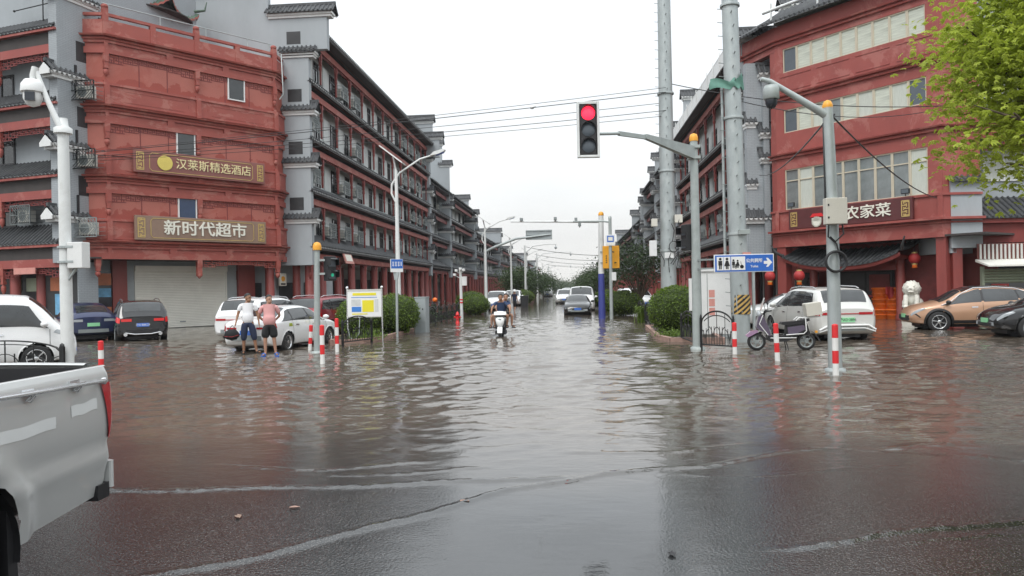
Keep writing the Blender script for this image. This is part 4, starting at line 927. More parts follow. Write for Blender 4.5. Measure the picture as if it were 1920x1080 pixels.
# ------------------------------------------------------------------ street furniture
# traffic light on a mast arm
tl = T('traffic_light', 'red-lit three-lamp traffic light hung from gray mast arm over the street', 'traffic light', (3.4, 20.87, 0))
b = MB(); b.tube([(0, 0, -.2), (0, 0, 5.78)], [.14, .105], 14); b.lathe([(.2, -.1), (.2, .06), (.15, .08)], n=14); b.build('pole', 'pole_gray', tl)
b = MB(); b.lathe([(.12, 5.76), (.12, 5.86), (.09, 5.95), (.01, 5.98)], n=14); b.build('amber_cap', 'amber', tl)
hx, hy, hz = -2.99, -4.0, 4.74
b = MB(); A0 = Vector((0, 0, 5.45)); A1 = Vector((-1.55, -2.2, 5.42)); A2 = Vector((-2.25, -3.1, 5.42)); A3 = Vector((hx+.1, hy+.16, 5.3))
b.add([A0+Vector((-.05, .05, -.2)), A0+Vector((.05, -.05, -.2)), A0+Vector((.05, -.05, .16)), A0+Vector((-.05, .05, .16)), A1+Vector((-.04, .04, .03)), A1+Vector((.04, -.04, .03)), A1+Vector((.04, -.04, .14)), A1+Vector((-.04, .04, .14))], [(0, 1, 2, 3), (7, 6, 5, 4), (0, 4, 5, 1), (1, 5, 6, 2), (2, 6, 7, 3), (3, 7, 4, 0)], False); b.bar(A1+Vector((.1, .14, .08)), A2, .07, .1); b.tube([A2+Vector((.12, .15, .0)), A2, A3+Vector((.1, .12, 0)), A3], .035, 8)
for zz in (5.3, 5.6): b.box(-.16, .16, -.14, .14, zz-.04, zz+.04)
b.build('mast_arm', 'pole_gray', tl)
hd = MB(); hd.X = TX((hx, hy, hz), R(4)); hd.box(-.195, .195, -.0, .14, .03, 1.19); ho = hd.build('signal_head', 'black', tl, .03)
fr_ = MB(); fr_.X = hd.X
fr_.box(-.255, -.2, -.02, .1, -.02, 1.25); fr_.box(.2, .255, -.02, .1, -.02, 1.25); fr_.box(-.2, .2, -.02, .1, -.02, .035); fr_.box(-.2, .2, -.02, .1, 1.185, 1.25); fr_.build('frame', 'pole_white', ho, .01)
for i, (z, mm) in enumerate(((.98, 'signal_red'), (.61, 'lamp_off'), (.24, 'lamp_off'))):
    q = MB(); q.X = hd.X; q.lathe([(.155, -.012), (.12, -.03), (.07, -.042), (.005, -.046)], (0, 0, z), 22, True, 'y'); q.build('lamp', mm, ho)
    v = MB(); v.X = hd.X
    def vis(u, w, z=z): t = R(-10+200*u); return Vector((.165*math.cos(t), -.005-.13*w*(.4+.6*max(0, math.sin(t))), z+.165*math.sin(t)))
    v.grid(vis, 18, 2); v.build('visor', 'black', ho)
# left camera pole
lp = T('camera_pole', 'white pole with dome camera on an upward arm and white equipment box at the left', 'camera pole', (-11.95, 16.6, 0))
b = MB(); b.tube([(0, 0, -.2), (0, 0, 2.4), (0, 0, 5.72)], [.145, .132, .12], 16); b.lathe([(.2, 5.66), (.2, 5.78), (.12, 5.84), (.1, 6.02)], n=16); b.build('pole', 'pole_white', lp)
b = MB(); b.tube([(.02, -.1, 5.75), (-.25, -.15, 6.4), (-.52, -.18, 7.15)], [.07, .06, .05], 10); b.tube([(-.52, -.18, 7.2), (-.56, -.2, 7.0), (-.57, -.22, 6.9)], [.08, .08, .06], 8); b.build('arm', 'pole_white', lp)
b = MB(); b.lathe([(.05, .48), (.17, .46), (.24, .36), (.255, .2), (.25, .17)], (-.57, -.22, 6.43), 18); b.lathe([(.2, .17), (.2, .02), (.14, -.12), (.02, -.17)], (-.57, -.22, 6.43), 18); cmo = b.build('dome_camera', 'white_clean', lp)
b = MB(); b.X = TX((-.57, -.22, 6.43), R(20)); b.box(-.1, .1, -.23, -.16, -.06, .14); b.build('camera_lens', 'lens_dark', cmo)
b = MB(); b.box(.15, .52, -.16, .14, 2.47, 3.08); b.build('equipment_box', 'white', lp, .015)
b = MB(); [b.lathe([(.175, z), (.175, z+.05)], n=16) for z in (2.6, 2.95)]; [b.box(.1, .3, -.17, -.13, z, z+.05) for z in (2.6, 2.95)]; b.tube([(.1, -.05, 2.2), (.32, -.05, 2.5)], .03, 6); b.build('clamp', 'galv', lp)
# right camera pole
cp = T('camera_pole', 'gray pole with drum camera, beige box and coil of black cable before the restaurant', 'camera pole', (5.24, 15.46, 0))
b = MB(); b.tube([(0, 0, -.2), (0, 0, 3.6), (-.05, 0, 5.32)], [.135, .115, .1], 16); b.lathe([(.2, -.1), (.2, .04), (.14, .06)], n=14); b.lathe([(.125, 2.0), (.13, 2.02), (.125, 2.04)], n=14); b.build('pole', 'galv', cp)
b = MB(); b.lathe([(.1, 5.3), (.105, 5.36), (.07, 5.44), (.01, 5.47)], (-.05, 0, 0), 14); b.build('amber_cap', 'amber', cp)
b = MB(); b.tube([(-.05, 0, 5.15), (-.35, -.03, 5.33), (-1.2, -.1, 5.87), (-1.38, -.11, 5.92)], [.09, .075, .05, .045], 10); b.build('arm', 'galv', cp)
b = MB(); b.lathe([(.05, .44), (.13, .42), (.16, .34), (.16, .16), (.14, .14)], (-1.18, -.1, 5.36), 16); dc = b.build('drum_camera', 'pole_gray', cp)
b = MB(); b.lathe([(.12, .14), (.12, .06), (.08, -.02), (.01, -.05)], (-1.18, -.1, 5.36), 16); b.build('camera_dome', 'lens_dark', dc)
b = MB(); b.box(-.22, .19, -.32, -.12, 2.94, 3.46); bx = b.build('equipment_box', 'beige_metal', cp, .012)
b = MB(); b.box(-.19, -.16, -.326, -.32, 3.3, 3.34); b.box(-.19, -.16, -.326, -.32, 3.05, 3.09); b.build('latch', 'black', bx)
b = MB(); b.tube([(.12, .1, 5.2), (-.14, .0, 5.0), (-.13, 0, 3.3)], .018, 6)
b.tube([(-.12, -.15, 2.95), (-.14, -.16, 2.7), (.02, -.17, 2.55), (.1, -.15, 2.2)], .016, 6); b.tube([(.14, -.15, 2.95), (.16, -.16, 2.75), (0, -.17, 2.6), (-.1, -.15, 2.7)], .016, 6)
for k in range(5):
    rr = .19+.012*(k % 3); b.tube([(rr*math.cos(t*PI/12), -.14-.015*k, 2.2+rr*math.sin(t*PI/12)) for t in range(25)], .015, 6, False)
b.build('cable_coil', 'black', cp)
# two steel masts
def mast(label, loc, r0, r1, h, taper):
    t = T('steel_mast', label, 'mast', loc)
    b = MB(); b.tube([(0, 0, -.2), (taper*.5, 0, h*.5), (taper, 0, h)], [r0, (r0+r1)/2, r1], 12); 
    for z in (3.3, 6.9, 10.4): 
        if z < h: b.lathe([(r0*1.05, z), (r0*1.06, z+.04), (r0*1.04, z+.08)], (taper*z/h, 0, 0), 12)
    b.build('shaft', 'galv', t)
    s = MB()
    for k in range(int(h/.42)):
        z = .9+k*.42; rr = r0+(r1-r0)*z/h; q = 1 if k % 2 else -1
        s.mark(); s.tube([(taper*z/h+rr*.5*q*0+rr*(.1 if q > 0 else -.1), -rr*.95, z), (taper*z/h+rr*(.12 if q > 0 else -.12), -rr-.14, z+.03)], .016, 5)
        s.mark(); s.tube([(taper*z/h-rr*.95, 0, z+.2), (taper*z/h-rr-.15, 0, z+.22)], .012, 5)
    s.build('climbing_peg', 'galv_dark', t); return t
m1 = mast('tall galvanised steel mast with climbing pegs, cables and equipment boxes behind the round bush', (4.3, 34.0, 0), .36, .27, 19, .05)
for (x, z, w, h, mm) in ((.45, 4.75, .34, .36, 'beige_metal'), (-.62, 4.6, .26, .34, 'beige_metal'), (-.7, 3.45, .32, .7, 'white')):
    b = MB(); b.box(x-w/2, x+w/2, -.42, -.16, z-h/2, z+h/2); b.build('equipment_box', mm, m1, .012)
b = MB(); b.box(-.2, .2, -.41, -.37, 3.0, 3.25); b.build('notice', 'white', m1)
rnd = random.Random(5); b = MB()
for k in range(7):
    x = rnd.uniform(-.5, .5); z = rnd.uniform(3.2, 5); b.tube([(x, -.4, z), (x+rnd.uniform(-.2, .2), -.43, z-.3), (x*.5+rnd.uniform(-.1, .1), -.4, z-rnd.uniform(.5, .9))], .018, 5)
for q in range(3): b.tube([(.2+.2*math.cos(t*PI/8), -.42-.02*q, 3.5+.24*math.sin(t*PI/8)) for t in range(17)], .016, 5, False)
b.build('cable_loop', 'black', m1)
m2 = mast('galvanised steel mast with black and yellow striped base behind the blue toilet sign', (5.17, 23.55, 0), .29, .235, 14, -.2)
b = MB()
b.lathe([(.295, .85), (.292, 1.45)], n=24); o = b.build('warning_band', 'stripe_yellow', m2)
nt = MATS['stripe_yellow'].node_tree; N = nt.nodes; L_ = nt.links; tcn = N.new('ShaderNodeTexCoord'); mpn = N.new('ShaderNodeMapping'); mpn.inputs['Rotation'].default_value = (0, R(40), 0); L_.new(tcn.outputs['Object'], mpn.inputs[0]); wv = N.new('ShaderNodeTexWave'); wv.bands_direction = 'Z'; wv.inputs['Scale'].default_value = 2.6; L_.new(mpn.outputs[0], wv.inputs[0]); rp = N.new('ShaderNodeValToRGB'); rp.color_ramp.interpolation = 'CONSTANT'; rp.color_ramp.elements[0].color = (.02, .02, .02, 1); rp.color_ramp.elements[1].position = .5; rp.color_ramp.elements[1].color = (.55, .35, .10, 1); L_.new(wv.outputs['Fac'], rp.inputs[0]); L_.new(rp.outputs[0], N['Principled BSDF'].inputs['Base Color'])
b = MB(); b.box(-.1, .25, -.4, -.3, 3.3, 3.45); b.build('small_box', 'pole_gray', m2, .01)
b = MB(); b.box(.02, .26, -.36, -.3, 2.55, 2.75); b.build('notice', 'pink_notice', m2)
b = MB(); b.tube([(-.42, .1, 2.4), (-.42, .1, 8.0)], .045, 8); b.tube([(.38, -.1, 0), (.38, -.1, 2.5)], .05, 8); b.build('conduit', 'galv', m2)
gc = T('green_cloth', 'torn green cloth tied round the striped mast high above street', 'cloth', (5.17, 23.55, 7.7))
b = MB()
def gcf(u, v):
    t = R(200+250*u); r = .30+.03*math.sin(u*23+v*5); x = -.1+r*math.cos(t); y = r*math.sin(t)
    if u < .12: x -= .45*(1-u/.12)
    return Vector((x, y, .12+.34*v*(1-.3*math.sin(u*9))+.05*math.sin(u*31)))
b.grid(gcf, 40, 5); b.build('cloth', 'green_cloth', gc)
# toilet direction sign
ts = T('direction_sign', 'blue public toilet sign with pictograms and right arrow beside the traffic light pole', 'sign', (4.56, 20.3, 2.10), R(2))
b = MB(); b.box(-.79, .79, -.03, .03, 0, .48); b.build('board', 'white_clean', ts, .01)
b = MB(); b.box(-.765, .765, -.034, -.028, .02, .46); b.build('face', 'blue_sign', ts)
b = MB(); b.box(-.72, -.36, -.04, -.034, .06, .42); b.box(-.34, .03, -.04, -.034, .06, .42); b.build('panel', 'white_clean', ts)
b = MB()
def person_icon(x, z, s, skirt=False):
    b.lathe([(.035*s, -.046), (.035*s, -.041)], (x, 0, z+.27*s), 12, False, 'y')
    if skirt: b.prism([(x-.03*s, z+.225*s), (x+.03*s, z+.225*s), (x+.075*s, z+.08*s), (x-.075*s, z+.08*s)], -.046, -.041)
    else: b.box(x-.05*s, x+.05*s, -.046, -.041, z+.1*s, z+.225*s)
    b.box(x-.035*s, x-.006*s, -.046, -.041, z, z+.1*s); b.box(x+.006*s, x+.035*s, -.046, -.041, z, z+.1*s)
person_icon(-.63, .09, 1); person_icon(-.45, .09, 1, True); person_icon(-.28, .12, .75); person_icon(-.17, .12, .7, True); person_icon(-.22, .1, .4)
b.lathe([(.05, -.046), (.05, -.041), (.035, -.041), (.035, -.046)], (-.06, 0, .15), 14, False, 'y'); b.bar((-.09, -.044, .29), (-.07, -.044, .18), .02, .005); b.bar((-.07, -.044, .19), (-.01, -.044, .15), .02, .005)
b.build('pictogram', 'black', ts)
b = MB(); b.box(-.353, -.347, -.047, -.035, .06, .42); b.box(-.545, -.54, -.047, -.041, .07, .41); b.build('divider', 'blue_sign', ts)
text('lettering', '公共厕所', .115, 'white_clean', ts, (.27, -.036, .3), depth=.006, off=.002, sx=.95); text('lettering', 'Toilet', .085, 'white_clean', ts, (.27, -.036, .15), depth=.006, off=.001)
b = MB(); b.prism([(.52, .21), (.52, .29), (.62, .29), (.58, .37), (.63, .37), (.74, .25), (.63, .13), (.58, .13), (.62, .21)], -.042, -.034); b.build('arrow', 'white_clean', ts)
b = MB(); b.box(-1.2, -.79, .0, .04, .1, .14); b.box(-1.2, -.79, .0, .04, .34, .38); b.lathe([(.15, .05), (.15, .43)], (-1.25, .5, 0), 3) if False else None; b.bar((-1.16, .56, .12), (-.75, .03, .12), .04); b.bar((-1.16, .56, .36), (-.75, .03, .36), .04); b.build('bracket', 'galv_dark', ts)
# pedestrian signals
def ped(label, loc, rz, lit):
    p = T('pedestrian_signal', label, 'pedestrian signal', loc, rz)
    b = MB(); b.box(-.16, .16, -.1, .1, 0, .72); b.build('housing', 'black', p, .02)
    for z in (.02, .38):
        v = MB(); v.grid(lambda u, w: Vector((-.15+.3*u if True else 0, -.1-.16*w, z+.3-.05*w)), 2, 1); v.box(-.16, -.15, -.25, -.1, z+.08, z+.3); v.box(.15, .16, -.25, -.1, z+.08, z+.3); v.build('visor', 'black', p)
        q = MB(); q.box(-.12, .12, -.112, -.1, z+.04, z+.28); q.build('lamp', 'lamp_off', p)
    if lit: q = MB(); q.lathe([(.05, -.125), (.05, -.112)], (.0, 0, .17), 12, False, 'y'); q.build('green_figure', 'signal_green', p)
    return p
ped('dark pedestrian signal showing a small green light beside the amber-topped post', (-7.16, 21.4, 2.12), R(55), True)
ped('dark pedestrian signal facing the side on the traffic light pole above the toilet sign', (3.18, 21.0, 2.75), R(-70), True)
# amber-topped post on the left
ap = T('signal_post', 'slim gray post with an amber cap in front of the white sedan', 'post', (-7.56, 21.27, 0))
b = MB(); b.tube([(0, 0, -.2), (.07, 0, 3.05)], [.095, .08], 14); b.lathe([(.17, -.1), (.17, .04), (.12, .06)], n=12); b.build('pole', 'pole_gray', ap)
b = MB(); b.lathe([(.125, 3.03), (.125, 3.15), (.09, 3.24), (.01, 3.27)], (.07, 0, 0), 14); b.build('amber_cap', 'amber', ap); b = MB(); b.box(.1, .3, -.03, .03, 2.3, 2.36); b.box(.1, .3, -.03, .03, 2.7, 2.76); b.build('bracket', 'pole_gray', ap)
# red and white bollards
def bollard():
    r = T('bollard', 'red and white banded bollard', 'bollard')
    b = MB(); b.lathe([(.058, -.2), (.058, .02), (.055, .2)], n=14); b.build('foot', 'bollard_white', r)
    b = MB()
    for z in (.2, .6): b.mark(); b.lathe([(.058, z), (.058, z+.2)], n=14)
    b.lathe([(.058, .78), (.05, .81), (.01, .82)], n=14); b.build('red_band', 'bollard_red', r)
    b = MB(); b.lathe([(.0575, .4), (.0575, .6)], n=14); b.build('white_band', 'bollard_white', r); return r
b0 = bollard(); first = True
for (x, y, h, tilt, lb) in ((-10.65, 15.9, .78, 0, 'red and white bollard just behind the tail of the silver pickup'), (-8.21, 22.48, .76, 4, 'leaning red and white bollard left of the amber-topped post'), (-6.29, 18.09, .95, 0, 'red and white bollard standing in water right of the amber-topped post'), (-7.04, 21.55, .98, 0, 'red and white bollard beside the black fence panel of the map board'), (4.04, 19.16, .8, 0, 'red and white bollard at the end of the arched fence under the toilet sign'), (4.61, 17.35, .86, -2, 'red and white bollard in front of the purple electric scooter'), (4.95, 14.58, .97, 0, 'red and white bollard in front of the pole with the cable coil')):
    o = b0 if first else dup(b0); first = False; o.location = (x, y, 0); o.scale = (1, 1, h/.8); o.rotation_euler = (0, R(tilt), 0); o['label'] = lb; o['group'] = 'red and white bollards at the flooded corners'
# map board
mb = T('map_board', 'white notice board with yellow and blue map on two posts before the clipped bushes', 'notice board', (-7.44, 25.96, 0), R(4))
for x in (-.62, .62):
    b = MB(); b.tube([(x, 0, -.1), (x, 0, 1.88)], .028, 10); b.ell((x, 0, 1.92), (.055, .055, .055), 10, 6); b.build('post', 'chrome', mb)
b = MB(); b.box(-.6, .6, -.03, .03, .88, 1.84); b.build('board', 'white_clean', mb); b = MB(); b.box(-.61, .61, -.04, .04, 1.8, 1.86); b.box(-.61, .61, -.04, .04, .86, .9); b.build('frame', 'alu', mb)
b = MB(); b.box(-.42, .42, -.036, -.03, 1.64, 1.73); b.box(-.08, .33, -.036, -.03, 1.05, 1.47); b.box(-.45, .1, -.0345, -.03, .96, 1.0); b.build('map_print', 'yellow', mb)
b = MB(); b.box(-.46, -.12, -.036, -.03, 1.06, 1.24); b.box(-.47, .45, -.0345, -.03, 1.56, 1.58); M('map_blue', (.05, .22, .62), .45, var=.05); b.build('map_print', 'map_blue', mb)
b = MB(); b.box(-.47, -.14, -.0345, -.03, 1.27, 1.5); b.box(.36, .5, -.0345, -.03, 1.05, 1.5); b.build('map_print', 'gray_pale', mb)
b = MB(); b.tube([(-.62, 0, .5), (-.55, -.05, .15), (-.35, -.05, .06), (-.2, -.05, .3), (-.18, -.03, .9)], .02, 6); b.build('tube_loop', 'galv', mb)
# street name sign
ss = T('street_sign', 'small blue street name plate on slim gray post beside the clipped bush', 'street sign', (-6.79, 28.07, 0))
b = MB(); b.tube([(0, 0, -.1), (.02, 0, 2.25)], .05, 10); b.prism([(-.06, 2.2), (.06, 2.2), (.13, 2.5), (-.1, 2.5)], -.04, .04); b.build('post', 'galv', ss)
b = MB(); b.X = TX((.03, 0, 0), R(30)); b.box(-.24, .24, -.04, .04, 2.5, 3.0); b.build('plate', 'white_clean', ss)
b = MB(); b.X = TX((.03, 0, 0), R(30)); b.box(-.23, .23, -.046, -.039, 2.64, 2.99); b.build('face', 'blue_sign', ss)
b = MB(); b.X = TX((.03, 0, 0), R(30))
for x in (-.15, -.04, .07): [b.box(x-.04, x+.04, -.051, -.045, z, z+.02) for z in (2.74, 2.8, 2.87)]; b.box(x-.01, x+.01, -.051, -.045, 2.72, 2.9)
b.box(.15, .18, -.051, -.045, 2.74, 2.9); b.build('lettering', 'white_clean', ss)
# cabinet, cctv post, hydrant, bin
cb = T('utility_cabinet', 'narrow gray metal utility cabinet standing in flood water on the left verge', 'cabinet', (-6.42, 31.05, 0), R(-8))
b = MB(); b.box(-.24, .24, -.24, .24, -.1, 1.46); b.build('body', 'gray_metal', cb, .012); b = MB(); b.box(-.26, .26, -.26, .26, 1.46, 1.5); b.build('lid', 'gray_metal', cb, .008); b = MB(); b.box(-.2, .2, -.25, -.238, .45, 1.4); d = b.build('door', 'gray_metal', cb, .005); b = MB(); b.box(.1, .14, -.262, -.248, .95, 1.02); b.build('handle', 'black', d)
cc = T('camera_pole', 'short white pole with red bands and clustered cameras on the left kerb', 'camera pole', (-6.72, 44.19, 0))
b = MB(); b.tube([(0, 0, -.2), (-.03, 0, 2.95)], [.1, .085], 12); b.build('pole', 'pole_white', cc)
b = MB(); [(b.mark(), b.lathe([(.105, z), (.105, z+.08)], (-.01, 0, 0), 12)) for z in (.95, 1.12)]; b.build('red_band', 'bollard_red', cc)
b = MB(); b.box(-.1, .34, -.05, .1, 2.0, 2.55); b.build('equipment_box', 'white', cc, .01)
for (x, z) in ((-.25, 2.85), (.0, 2.95), (.2, 2.88), (-.35, 2.6)):
    b = MB(); b.box(x-.07, x+.07, -.35, .0, z, z+.13); b.tube([(x, -.1, z), (-.03, 0, z-.15)], .025, 6); b.build('camera', 'white_clean', cc, .01)
fh = T('fire_hydrant', 'red fire hydrant standing in flood water by the left kerb', 'hydrant', (-6.03, 38.16, 0))
b = MB(); b.lathe([(.1, -.1), (.1, .1), (.075, .12), (.075, .42), (.11, .44), (.11, .48), (.085, .5), (.07, .58), (.02, .63)], n=14); b.build('barrel', 'bollard_red', fh)
b = MB(); [b.lathe([(.045, .0), (.045, .12), (.055, .12), (.055, .17)], (0 if q else 0, 0, .34), 10, True, 'x') for q in (0,)]; b.lathe([(.045, -.0), (.045, -.12), (.055, -.12), (.055, -.17)], (0, 0, .34), 10, True, 'x'); b.lathe([(.06, 0), (.06, -.14)], (0, 0, .3), 10, True, 'y'); b.build('outlet', 'bollard_red', fh)
for (x, y, lb) in ((-4.5, 68, 'dark wheeled rubbish bin beside the pedestrian on the left of the street'),):
    wb = T('rubbish_bin', lb, 'bin', (x, y, 0)); b = MB(); b.prism([(-.3, 0), (.3, 0), (.36, 1.0), (-.36, 1.0)], -.33, .33); b.build('body', 'black', wb, .02); b = MB(); b.box(-.4, .4, -.4, .36, 1.0, 1.07); b.build('lid', 'black', wb, .02); b = MB(); [b.lathe([(.1, x2), (.1, x2+.06)], (0, .33, .1), 10, False, 'x') for x2 in (-.3, .24)]; b.build('wheel', 'rubber', wb)
# white cabinet on the right
wc = T('utility_cabinet', 'large white utility cabinet with red notices behind the arched fence', 'cabinet', (4.95, 25.8, 0), R(-6))
b = MB(); b.box(-.72, .75, -.35, .35, .1, 2.22); b.build('body', 'white', wc, .015); b = MB(); b.box(-.76, .79, -.4, .4, 2.22, 2.3); b.build('lid', 'white', wc, .01); b = MB(); b.box(-.7, .73, -.33, .33, -.1, .1); b.build('plinth', 'gray_metal', wc)
b = MB(); b.box(-.36, -.17, -.356, -.35, .75, 1.0); b.box(-.36, -.17, -.356, -.35, 1.05, 1.3); b.box(-.36, -.17, -.356, -.35, 1.35, 1.6); b.build('notice', 'pink_notice', wc); b = MB(); b.box(-.42, -.4, -.354, -.349, .15, 2.15); b.box(.35, .36, -.354, -.349, .15, 2.15); b.build('door_seam', 'galv_dark', wc)
b = MB(); b.box(-1.0, -.74, -.3, .1, .9, 2.0); b.build('side_box', 'white', wc, .01)
# iron fence panels
def fence_panel(w=1.6, h=.85):
    r = T('fence_panel', 'fence', 'fence')
    b = MB()
    for x in (-w/2, w/2): b.box(x-.03, x+.03, -.03, .03, -.05, h*.8); b.lathe([(.035, h*.8), (.03, h*.86), (.005, h*.9)], (x, 0, 0), 8)
    b.build('post', 'black_metal', r)
    b = MB(); arch = lambda x: h*.62+h*.36*math.sqrt(max(0, 1-(x/(w/2))**2))
    b.tube([(-w/2+w*k/20, 0, arch(-w/2+w*k/20)) for k in range(21)], .02, 6); b.tube([(-w/2+w*k/20, 0, arch(-w/2+w*k/20)-.09) for k in range(2, 19)], .012, 6); b.tube([(-w/2, 0, .12), (w/2, 0, .12)], .018, 6)
    for k in range(1, 12):
        x = -w/2+w*k/12; b.tube([(x, 0, .12), (x, 0, arch(x)-.02 if k % 3 == 0 else arch(x)*.62)], .011, 5)
    for q in range(4):
        x0 = -w/2+w*(q+.5)/4
        for s in (-1, 1): b.tube([(x0+s*w/8*(1-math.cos(t*PI/12)), 0, arch(x0)*.55-.25+.3*math.sin(t*PI/12)) for t in range(7)], .011, 5)
    b.build('ironwork', 'black_metal', r); return r
fp = fence_panel(); used = [False]
def fence(p, q, label, group, h=1.0):
    d = Vector(q)-Vector(p); o = fp if not used[0] else dup(fp); used[0] = True
    o.location = ((p[0]+q[0])/2, (p[1]+q[1])/2, p[2] if len(p) > 2 else 0); o.rotation_euler = (0, 0, math.atan2(d.y, d.x)); o.scale = (d.length/1.6, 1, h); o['label'] = label; o['group'] = group
fence((3.47, 20.7), (4.16, 19.85), 'black arched iron fence panel right of the traffic light pole', 'iron fence panels on the right verge', 1.28)
fence((3.35, 23.6), (3.42, 21.2), 'black arched iron fence panel between round bush and traffic light pole', 'iron fence panels on the right verge', 1.2)
for k in range(5): fence((3.38, 29.5+k*2.0), (3.38, 31.4+k*2.0), ['nearest', 'second', 'third', 'fourth', 'fifth'][k]+' black iron fence panel behind the large round right bush', 'iron fence panels on the right verge', 1.2)
fence((-7.55, 23.7), (-7.0, 25.2), 'black arched iron fence panel in front of the map board', 'iron fence panels on the left verge', 1.15)
fence((-7.0, 29.3), (-7.0, 30.8), 'black iron fence panel between clipped bush and gray cabinet', 'iron fence panels on the left verge', 1.15)
for k in range(8): fence((-7.05, 32.2+k*1.75), (-7.05, 33.85+k*1.75), ['first', 'second', 'third', 'fourth', 'fifth', 'sixth', 'seventh', 'eighth'][k]+' black iron fence panel beyond the gray cabinet', 'iron fence panels on the left verge', 1.15)
fence((-14.9, 16.55), (-11.9, 16.35), 'wide black arched iron fence panel in front of the white van', 'iron fence panels on the left verge', .95)
# planting beds with brick kerbs
def bed(name, label, poly, h=.14):
    r = T(name, label, 'planting bed')
    k = MB(); n = len(poly); k.sweep([Vector(p) for p in poly]+[Vector(poly[0])], [(-.12, -.2), (.02, -.2), (.02, h), (-.12, h)], ends=False); k.build('kerb', 'kerb', r)
    s = MB(); s.prism(poly, -.2, h-.04, 'z'); s.build('soil', 'soil', r); return r
bed('planting_bed', 'brick-edged planting bed with clipped bushes on the left verge', [(-8.3, 24.6), (-7.3, 25.3), (-6.95, 26.5), (-6.9, 31.5), (-8.9, 31.5), (-8.9, 27)])
bed('planting_bed', 'brick-edged planting bed under the round bush on the right verge', [(3.0, 23.6), (4.6, 23.2), (5.0, 29), (4.9, 31.5), (3.0, 31.5), (2.75, 25)])
# street lamps
def lamp(h=7.0, arm=1.7):
    r = T('street_lamp', 'lamp', 'street lamp')
    b = MB(); b.tube([(0, 0, -.2), (0, 0, h*.5), (0, 0, h)], [.12, .095, .065], 12); b.tube([(-.06, 0, h-1.35), (-.22, 0, h-1.0), (-.2, 0, h-.6), (.15, 0, h-.12), (arm*.62, 0, h+.45), (arm, 0, h+.62)], [.04, .045, .045, .045, .04, .035], 8); b.build('pole', 'pole_white', r)
    b = MB(); b.X = TX((arm-.1, 0, h+.6), 0, 0, R(-18)); b.prism([(-.1, 0), (.25, -.06), (.55, -.03), (.62, .02), (.5, .08), (.1, .1)], -.13, .13); hd_ = b.build('lamp_head', 'pole_white', r, .02)
    b = MB(); b.X = TX((arm-.1, 0, h+.6), 0, 0, R(-18)); b.box(.15, .52, -.1, .1, -.075, -.055); b.build('lens', 'navy_sign', hd_)
    b = MB(); b.X = TX((-.15, 0, h+.62), 0, 0, R(38)); b.box(-.62, .62, -.4, .4, 0, .05); s = b.build('solar_panel', 'white', r); b = MB(); b.tube([(0, 0, h-.02), (-.12, 0, h+.6)], .04, 8); b.build('panel_stem', 'pole_white', r); return r
l0 = lamp(); l0.location = (-7.55, 31.6, 0); l0['label'] = 'tall white street lamp with solar panel rising behind the clipped left bush'; l0['group'] = 'white street lamps on the left'
for k, (x, y, lb) in enumerate(((-6.2, 52.5, 'white street lamp beside the sign gantry pole'), (-6.0, 72, 'white street lamp just beyond the parked white minivan'), (-6.1, 98, 'white street lamp before the roadside tree clump'), (-6.1, 124, 'fifth white street lamp from the corner on the left'), (-6.1, 150, 'sixth white street lamp from the corner on the left'), (-6.1, 178, 'seventh white street lamp from the corner on the left'), (-6.1, 210, 'farthest white street lamp on the left'))):
    o = dup(l0, (x, y, 0), 0, lb, scale=(1, 1, .88))
# low camera arms further down
for k, (x, y, h, a_) in enumerate(((-5.4, 84, 6.6, 3.6), (-5.4, 112, 7.0, 5.2), (-5.4, 165, 6.6, 5))):
    r = T('camera_gantry', ['white street pole with long arm and hanging dome camera, nearest of three', 'white street pole with long arm and hanging dome camera, middle of three', 'white street pole with long arm and hanging dome camera, farthest of three'][k], 'camera gantry', (x, y, 0), 0, 'camera arms down the street')
    b = MB(); b.tube([(0, 0, 0), (0, 0, h)], [.13, .1], 10); b.build('pole', 'pole_white', r); b = MB(); b.tube([(0, 0, h-.9), (.9, 0, h-.1), (a_*.6, 0, h+.05), (a_, 0, h+.05)], [.07, .06, .05, .04], 8); b.build('arm', 'pole_white', r); b = MB(); b.lathe([(.03, h+.05), (.03, h-.2), (.14, h-.25), (.14, h-.4), (.02, h-.52)], (a_-.1, 0, 0), 10); b.build('camera', 'gray_metal', r)
# sign gantry (back of a road sign)
sg_ = T('sign_gantry', 'gray gantry pole with curved arm carrying the back of a road sign', 'gantry', (-6.3, 53.3, 0))
b = MB(); b.tube([(0, 0, -.1), (0, 0, 4.6)], [.15, .12], 12); b.build('pole', 'galv', sg_); b = MB(); b.tube([(0, 0, 4.45), (.6, 0, 4.75), (2.2, .1, 5.35), (4.7, .2, 5.6)], [.1, .1, .09, .06], 10); b.build('arm', 'galv', sg_)
b = MB(); b.box(2.95, 4.85, .22, .25, 5.25, 5.95); p_ = b.build('sign_back', 'gray_metal', sg_); b = MB(); [b.box(2.95, 4.85, .17, .22, z, z+.05) for z in (5.27, 5.58, 5.87)]; [b.box(x, x+.05, .18, .22, 5.25, 5.95) for x in (2.95, 3.4, 3.88, 4.35, 4.8)]; b.build('stiffener', 'galv', p_)
